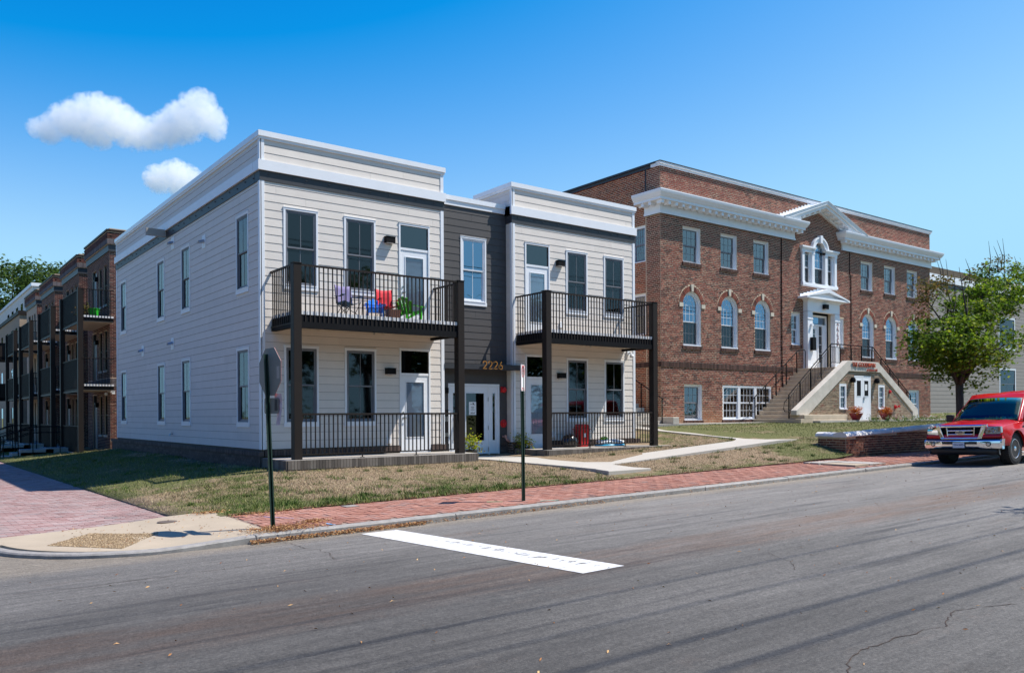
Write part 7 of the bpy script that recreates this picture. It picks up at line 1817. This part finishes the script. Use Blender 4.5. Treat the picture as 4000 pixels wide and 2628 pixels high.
# headlights
for s in (-1, 1):
    h = thing('headlight', None, None, tuple(TM@Vector((.1, s*.78, .9))), parent=TK)
    def hp(pts, x0, x1, nm, mat, bev=.01):
        mb = MB(); n = len(pts); f = lambda y: .16*abs(y/.96)**2.6*1.0; vs = [(x+f(y), s*y, z) for x in (x0, x1) for y, z in pts]; mb.add(vs, [tuple(range(n)), tuple(range(2*n-1, n-1, -1))]+[(i, i+n, (i+1) % n+n, (i+1) % n) for i in range(n)])
        me = mb.mesh(nm, mat); o = link(nm, me, h, TM)
        if bev: b_ = o.modifiers.new('b', 'BEVEL'); b_.width = bev; b_.segments = 2
        return o
    hp([(.60, .80), (.90, .815), (.93, .83), (.925, .985), (.88, .99), (.64, .985)], -.005, .10, 'housing', M['lamp_in'])
    hp([(.592, .79), (.93, .805), (.935, .83), (.93, .99), (.88, .998), (.635, .995)], -.038, -.030, 'cover', M['lamp'], 0)
    hp([(.865, .86), (.915, .86), (.91, .965), (.87, .97)], -.022, -.008, 'side_marker', M['amber'], 0)
    for y, z, r_, mt in ((.77, .90, .062, 'chrome'), (.675, .865, .038, 'amber')):
        mb = MB(); mb.lathe([(r_, .0), (r_*.98, .02), (r_*.85, .022), (r_*.5, .006)], (.0+.16*abs(y/.96)**2.6, s*y, z), 18, 'x'); mb.build('bulb_bowl', M[mt], h, TM)
# plate
pl = MB(); pl.box(-.158, -.150, -.155, .155, .455, .61); plo = pl.build('licence_plate', M['plastic'], TK, TM); MB().box(-.162, -.1585, -.148, .148, .462, .603).build('plate_face', mk('plate white', (.62, .64, .68), .5), plo, TM)
text('plate_text', 'YEH-3685', .078, TM@Matrix.Translation((-.1635, .142, .515))@Matrix.Rotation(R(-90), 4, 'Z')@Matrix.Rotation(R(90), 4, 'X')@Matrix.Diagonal((.83, 1, 1, 1)), M['blue'], plo, ext=.0008)
# wipers, hood line, papers on the dash, tinted visor band
for s, x0 in ((1, .62), (-1, .02)):
    mb = MB(); mb.tube([(1.34, x0*-1+.0, 1.115), (1.36, x0*-1+.30, 1.125), (1.40, x0*-1+.62, 1.14)], .010, 5); mb.build('wiper', M['plastic'], TK, TM)
MB().box(1.5, 1.9, -.6, -.25, 1.12, 1.14).build('dash_papers', M['sign_white'], TK, TM)
for s in (-1, 1):
    MB().box(2.3, 2.75, s*.38-.24 , s*.38+.24, .95, 1.35).build('seat', M['plastic'], TK, TM, bevel=.05); MB().box(2.62, 2.75, s*.38-.13, s*.38+.13, 1.38, 1.56).build('headrest', M['plastic'], TK, TM, bevel=.04)
MB().box(1.98, 2.0, -.10, .10, 1.58, 1.65).build('rear_view_mirror', M['plastic'], TK, TM, bevel=.01)
mb = MB(); mb.tube([(2.16, -.55*-1, 1.83), (2.16, .55, 1.86)], .012, 5); mb.build('antenna_stub', M['plastic'], TK, TM)

# ================================================================= things on the balcony and porches
DZ = 3.197
def camp_chair(x, y, z, rz, fab, fab2, label, s=.86):
    t = thing('camping_chair', label, 'chair', (x, y, z), 'chairs on the left balcony'); X = Matrix.Translation((x, y, z))@Matrix.Rotation(rz, 4, 'Z')@Matrix.Scale(s, 4)
    legs = [((-.30, -.25, 0), (.26, .20, .46)), ((.30, -.25, 0), (-.26, .20, .46)), ((-.30, .25, 0), (-.26, -.22, .44)), ((.30, .25, 0), (.26, -.22, .44)), ((-.30, .25, 0), (.28, .22, .44)), ((.30, .25, 0), (-.28, .22, .44))]
    for a, b2 in legs: MB().tube([a, b2], .010, 5).build('leg', M['black'], t, X)
    for sx in (-1, 1):
        MB().tube([(sx*.27, .20, .40), (sx*.27, .30, .95)], .010, 5).build('back_pole', M['black'], t, X); MB().tube([(sx*.29, -.24, .02), (sx*.31, -.24, .60)], .010, 5).build('front_pole', M['black'], t, X)
        mb = MB(); mb.add([(sx*.27-.04, .26, .62), (sx*.27+.04, .26, .62), (sx*.31+.05, -.24, .62), (sx*.31-.05, -.24, .62), (sx*.29-.04, .0, .585), (sx*.29+.04, .0, .585)], [(0, 1, 5, 4), (4, 5, 2, 3)]); o = mb.build('armrest', fab2, t, X); m_ = o.modifiers.new('s', 'SOLIDIFY'); m_.thickness = .015
    def cloth(P, nm, mat):
        rows, cols = len(P), len(P[0]); me = bpy.data.meshes.new(nm); me.from_pydata([p for r_ in P for p in r_], [], [(i*cols+j, i*cols+j+1, (i+1)*cols+j+1, (i+1)*cols+j) for i in range(rows-1) for j in range(cols-1)]); me.materials.append(mat); me.polygons.foreach_set('use_smooth', [True]*len(me.polygons)); o = link(nm, me, t, X); q = o.modifiers.new('s', 'SOLIDIFY'); q.thickness = .012
    rr = random.Random(int(x*100))
    cloth([[(-.27+.54*j/6, -.24+.42*i/5+.0, .46-.07*math.sin(math.pi*j/6)-.05*i/5+rr.gauss(0, .006)) for j in range(7)] for i in range(6)], 'seat', fab2)
    cloth([[(-.27+.54*j/6, .18+.12*i/6+.05*math.sin(math.pi*j/6)+rr.gauss(0, .006), .40+.56*i/6-.03*math.sin(math.pi*j/6)*(i > 4)) for j in range(7)] for i in range(7)], 'backrest', fab)
    return t
M['purple'] = mk('greyish purple canvas', (.20, .17, .32), .8, namt=.12); M['teal'] = mk('dark blue canvas', (.02, .08, .16), .8); M['red_cloth'] = mk('red canvas', (.62, .015, .03), .75, namt=.1)
M['blue_p'] = mk('bright blue plastic', (.02, .22, .75), .35); M['green_p'] = mk('leaf green plastic', (.06, .42, .015), .35)
camp_chair(1.93, -.72, DZ, R(8), M['purple'], M['teal'], 'folding camp chair with grey purple back, leftmost on the balcony')
camp_chair(3.02, -.70, DZ, R(-4), M['red_cloth'], M['red_cloth'], 'folding camp chair with bright red canvas beside the balcony door')
def deck_chair(x, y, z, rz, mat, label, s=.5):
    t = thing('child_deck_chair', label, 'chair', (x, y, z), 'chairs on the left balcony'); X = Matrix.Translation((x, y, z))@Matrix.Rotation(rz, 4, 'Z')@Matrix.Scale(s, 4)
    for k in range(5):
        c = (k-2)*.115; h = .62-.05*abs(k-2)**1.6; mb = MB(); mb.prism([(c-.05, 0), (c+.05, 0), (c+.05*1.1, h-.03), (c, h), (c-.05*1.1, h-.03)], -.012, .012)
        mb.build('back_slat', mat, t, X@Matrix.Translation((0, .16, .26))@Matrix.Rotation(R(-24), 4, 'X')@Matrix.Rotation(R((k-2)*3), 4, 'Y'))
    for k in range(5): MB().box(-.27, .27, -.36+k*.105, -.27+k*.105, .34-.028*k, .36-.028*k).build('seat_slat', mat, t, X)
    for sx in (-1, 1):
        MB().prism([(-.40, .0), (-.34, .0), (-.30, .30), (.45, .02), (.50, .02), (.18, .27), (-.30, .40), (-.40, .38)], sx*.29-.015, sx*.29+.015, 'x').build('side_frame', mat, t, X)
        MB().box(sx*.35-.07, sx*.35+.07, -.44, .24, .50, .525).build('armrest', mat, t, X); MB().box(sx*.31-.02, sx*.31+.02, -.40, -.33, 0, .50).build('leg', mat, t, X)
    MB().box(-.30, .30, .20, .235, .52, .56).build('back_brace', mat, t, X)
    return t
deck_chair(2.50, -.98, DZ, R(-20), M['blue_p'], 'small bright blue plastic slatted chair between the two camp chairs', .62)
deck_chair(3.48, -.95, DZ, R(118), M['green_p'], 'small leaf green plastic slatted chair seen from the side by the door', .72)
t = thing('terracotta_box', 'brown terracotta planter box on the balcony floor behind the red chair', 'planter', (2.92, -1.15, DZ)); mb = MB(); mb.prism([(2.78, DZ), (3.06, DZ), (3.09, DZ+.22), (2.75, DZ+.22)], -1.28, -1.05); mb.build('box', mk('terracotta', (.36, .15, .09), .8), t)
# bin, bag, paddling pool on the right porch
PZ = -.193
t = thing('trash_bin', 'tall red plastic bin with swing lid on the right porch', 'trash bin', (9.83, -.42, PZ))
mb = MB(); 
def frus(mb, cx, cy, z0, z1, w0, d0, w1, d1): mb.add([(cx-w0, cy-d0, z0), (cx+w0, cy-d0, z0), (cx+w0, cy+d0, z0), (cx-w0, cy+d0, z0), (cx-w1, cy-d1, z1), (cx+w1, cy-d1, z1), (cx+w1, cy+d1, z1), (cx-w1, cy+d1, z1)], [(0, 3, 2, 1), (4, 5, 6, 7), (0, 1, 5, 4), (1, 2, 6, 5), (2, 3, 7, 6), (3, 0, 4, 7)]); return mb
frus(mb, 9.85, -.42, PZ, .33, .15, .13, .20, .17).build('bin', M['red'], t, bevel=.02); mb = MB(); mb.box(9.635, 10.065, -.605, -.235, .33, .365); mb.build('rim', M['red'], t, bevel=.012)
mb = MB(); mb.prism([(9.66, .366), (10.04, .366), (10.03, .43), (9.95, .50), (9.75, .50), (9.67, .43)], -.59, -.25); mb.build('swing_lid', M['red'], t, bevel=.02)
MB().box(9.80, 9.88, -.592, -.586, .10, .22).build('sticker', M['sign_white'], t)
def blob(cx, cy, cz, rx, ry_, rz_, amp, seed, nu=28, nv=16, pinch=0):
    r = random.Random(seed); ks = [(r.uniform(2, 6), r.uniform(2, 6), r.uniform(0, 6), r.uniform(.4, 1)) for _ in range(7)]; mb = MB(); vs = []; 
    for j in range(nv+1):
        th = math.pi*j/nv
        for i in range(nu):
            ph = 2*math.pi*i/nu; q = 1+amp*sum(k[3]*math.sin(k[0]*ph+k[2])*math.sin(k[1]*th+k[2]) for k in ks)/3
            if pinch and th < .55: q *= 1-pinch*(1-th/.55)
            x, y, z = math.sin(th)*math.cos(ph), math.sin(th)*math.sin(ph), math.cos(th); vs.append((cx+rx*x*q, cy+ry_*y*q, max(cz-rz_*.92, cz+rz_*z*q)))
    fs = [(j*nu+i, (j+1)*nu+i, (j+1)*nu+(i+1) % nu, j*nu+(i+1) % nu) for j in range(nv) for i in range(nu)]; mb.add(vs, fs); return mb
bagm = mk('black bin liner', (.01, .01, .012), .22, bump=.9, bscale=9, spec=.7)
o = blob(9.34, -.45, PZ+.17, .31, .22, .21, .13, 3).build('trash_bag', bagm, None, smooth=True); tag(o, 'crumpled shiny black trash bag leaning on the red bin', 'trash bag')
t = thing('paddling_pool', 'half deflated white and blue paddling pool with a lime green float on the right porch', 'paddling pool', (10.95, -.55, PZ))
blob(10.95, -.5, PZ+.03, .58, .34, .07, .04, 8, 30, 12).build('blue_ring', mk('sky blue vinyl', (.03, .42, .68), .3), t, smooth=True); blob(10.97, -.5, PZ+.12, .55, .32, .10, .10, 9, 30, 12).build('white_liner', mk('white vinyl', (.74, .78, .80), .3, bump=.5, bscale=12), t, smooth=True); blob(10.72, -.50, PZ+.23, .14, .09, .07, .05, 10, 16, 8).build('float', mk('lime vinyl', (.35, .65, .05), .3), t, smooth=True)

# planters
def leafy(name, cx, cy, z0, w_, h, n, mat, parent, seed, lo=.0, size=.05, k=1.6):
    return crown(name, [(cx, cy, z0+h*.5, w_, w_, h*.5, 1)], n, size, mat, parent, seed, hollow=.15, squash=1)
M['lime'] = leaf_mat('lime yellow leaves', [(0, (.13, .19, .008)), (.6, (.40, .46, .015)), (1, (.22, .11, .03))]); M['coleus'] = leaf_mat('orange red leaves', [(0, (.18, .025, .008)), (.55, (.55, .10, .015)), (1, (.60, .30, .03))], .2)
M['flow'] = leaf_mat('small bed leaves', [(0, (.03, .07, .012)), (.7, (.08, .15, .03)), (1, (.14, .2, .05))]); M['petal'] = mk('white petals', (.8, .78, .78), .6); M['petal_p'] = mk('pink petals', (.65, .12, .30), .6)
for i, (x, y, lab) in enumerate(((5.62, -.62, 'black pot of yellow green coleus left of the glazed entrance door'), (7.70, -.30, 'black pot of drooping yellow green coleus right of the entrance door'))):
    t = thing('potted_plant', lab, 'potted plant', (x, y, -.38), 'coleus pots at the entrance'); MB().lathe([(.10, 0), (.13, .02), (.17, .2), (.18, .22), (.16, .225), (.15, .2)], (x, y, -.38), 18).build('pot', M['plastic'], t, smooth=False)
    leafy('foliage', x, y, -.24, .19, .44, 330, M['lime'], t, 70+i, size=.055); crown('wilted_leaves', [(x+.2, y-.02, -.10, .12, .1, .1, 1)], 40, .05, M['leaf_brown'], t, 75+i, hollow=.1)
for i, (x, lab) in enumerate(((27.02, 'dark red bowl of orange red flowers left of the white double door'), (29.55, 'dark red bowl of orange red flowers right of the white double door'))):
    t = thing('potted_plant', lab, 'potted plant', (x, .62, .46), 'flower bowls by the stairs'); MB().lathe([(.14, 0), (.16, .02), (.27, .24), (.29, .30), (.25, .30), (.23, .26)], (x, .62, .462), 20).build('bowl', mk('dark red glazed pot', (.26, .02, .03), .35) if i == 0 else bpy.data.materials['dark red glazed pot'], t)
    leafy('foliage', x, .62, .70, .27, .32, 800, M['coleus'], t, 80+i, size=.042)
MB().box(27.0, 27.05, .33, .345, .50, .66).build('plant_tag', M['sign_white'], t)
for i, x in enumerate((27.45, 28.1, 29.0, 29.75, 30.5, 31.35, 32.1, 32.9, 33.5, 34.4)):
    lab = ['clump of white bedding flowers just right of the left flower bowl', 'white bedding flowers in front of the double door', 'white and pink bedding flowers left of the right flower bowl', 'pink and white flowers under the right flower bowl', 'white flowers below the little stair window', 'white bedding flowers right of the little window', 'low white flowers near the foot of the stair parapet', 'white flowers at the end of the stair parapet', 'pink flowers beyond the stair parapet', 'taller white flowering clump at the right end of the bed'][i]
    t = thing('flower_clump', lab, 'flower', (x, .22, .40), 'flowers along the bed before the stairs'); hh = .16 if i < 9 else .38
    crown('leaves', [(x, .22, .44+hh*.3, .30, .16, hh*.6, 1)], 110, .05, M['flow'], t, 90+i, hollow=.1, squash=.8)
    crown('blossoms', [(x, .20, .50+hh*.5, .28, .15, hh*.4, 1)], 26, .032, M['petal_p' if i in (3, 8) else 'petal'], t, 120+i, hollow=.3, squash=.8)
# things on the flats' balcony
t = thing('bucket', 'bright green bucket on the top balcony of the red brick flats', 'bucket', (-.1, 19.6, 5.06)); MB().lathe([(.17, 0), (.22, .30), (.24, .31), (.24, .33), (.2, .33)], (-.02, 19.45, 5.06), 18).build('pail', mk('bright green plastic', (.03, .48, .03), .4), t)
t = thing('dry_plant', 'heap of dried brown plant stems behind the green bucket on the top balcony', 'plant', (-.35, 19.9, 5.06)); crown('stems', [(-.35, 19.7, 5.3, .25, .25, .28, 1)], 260, .07, M['leaf_brown'], t, 140, hollow=.1)
t = thing('porch_chair', 'blue cloth over a dark chair on the ground porch of the third brick bay', 'chair', (.1, 33.6, -.7)); MB().box(-.1, .35, 33.4, 33.9, -.7, -.2).build('seat', M['black'], t, bevel=.03); MB().box(-.1, .35, 33.9, 33.96, -.2, .35).build('backrest', M['black'], t, bevel=.03); MB().box(-.14, .38, 33.36, 33.8, -.19, .12).build('cloth', M['blue_p'], t, bevel=.06)

# ================================================================= two small fair weather clouds
def ray_dir(x, y): return cf+cR*(x-2000)/FPX-cU*(y-1617)/FPX
def cloud(name, label, blobs, dist, dens):
    """blobs: (x, y, radius) as seen, at one distance; a real volume of droplets"""
    P = [(CAMP+ray_dir(x, y)*dist, r/FPX*dist) for x, y, r in blobs]
    c = sum(p for p, r in P)/len(P); ax = math.atan2(cR[1], cR[0]); Rm = Matrix.Rotation(-ax, 3, 'Z')
    loc = [(Rm@Vector((p-c).tolist()), r) for p, r in P]
    lo = [min(l[k]-r*1.35 for l, r in loc) for k in range(3)]; hi = [max(l[k]+r*1.35 for l, r in loc) for k in range(3)]
    m = bpy.data.materials.new(name+' droplets'); m.use_nodes = True; nt = m.node_tree; nt.nodes.clear(); out = nt.nodes.new('ShaderNodeOutputMaterial'); vol = nt.nodes.new('ShaderNodeVolumePrincipled')
    vol.inputs['Color'].default_value = (1, 1, 1, 1); vol.inputs['Anisotropy'].default_value = .15
    tc = nt.nodes.new('ShaderNodeTexCoord'); O = tc.outputs['Object']; f = None
    for l, r in loc:
        s = nt.nodes.new('ShaderNodeVectorMath'); s.operation = 'DISTANCE'; lk(nt, O, s.inputs[0]); s.inputs[1].default_value = l
        v = mr_n(nt, s.outputs['Value'], 0, r, 1, 0); f = v if f is None else math_n(nt, 'SMOOTH_MAX' if False else 'MAXIMUM', f, v)
    R0 = sum(r for _, r in loc)/len(loc)
    n1 = noise_n(nt, 3.0/R0, 8, O, .66); n = mr_n(nt, n1, .2, .8, -.5, .5)
    d = math_n(nt, 'ADD', f, math_n(nt, 'MULTIPLY', n, mr_n(nt, f, 0, .3))); d = mr_n(nt, d, .20, .33, 0, dens); lk(nt, d, vol.inputs['Density']); lk(nt, vol.outputs[0], out.inputs['Volume'])
    o = link(name, MB().box(lo[0], hi[0], lo[1], hi[1], lo[2], hi[2]).mesh(name, m), None, Matrix.Translation(c.tolist())@Matrix.Rotation(ax, 4, 'Z')); tag(o, label, 'cloud', 'white clouds over the side street')
    return o
cloud('cloud', 'larger white puffy cloud with two humps above the brick row',
      [(140, 500, 50), (195, 505, 75), (250, 472, 85), (300, 470, 105), (350, 440, 95), (390, 425, 80), (430, 465, 110), (480, 490, 105), (380, 515, 90), (540, 520, 90), (600, 525, 85), (660, 505, 95), (720, 480, 105), (765, 430, 95), (790, 405, 75), (820, 470, 85), (690, 440, 60), (845, 510, 55)], 1500, .03)
cloud('cloud', 'smaller white cloud half hidden by the roof of the siding house', [(620, 700, 75), (690, 690, 85), (740, 700, 70), (700, 730, 60)], 1400, .04)
scn.cycles.volume_bounces = 24; scn.cycles.volume_max_steps = 256; scn.cycles.volume_step_rate = .6; scn.cycles.max_bounces = 24; scn.cycles.diffuse_bounces = 4; scn.cycles.glossy_bounces = 4
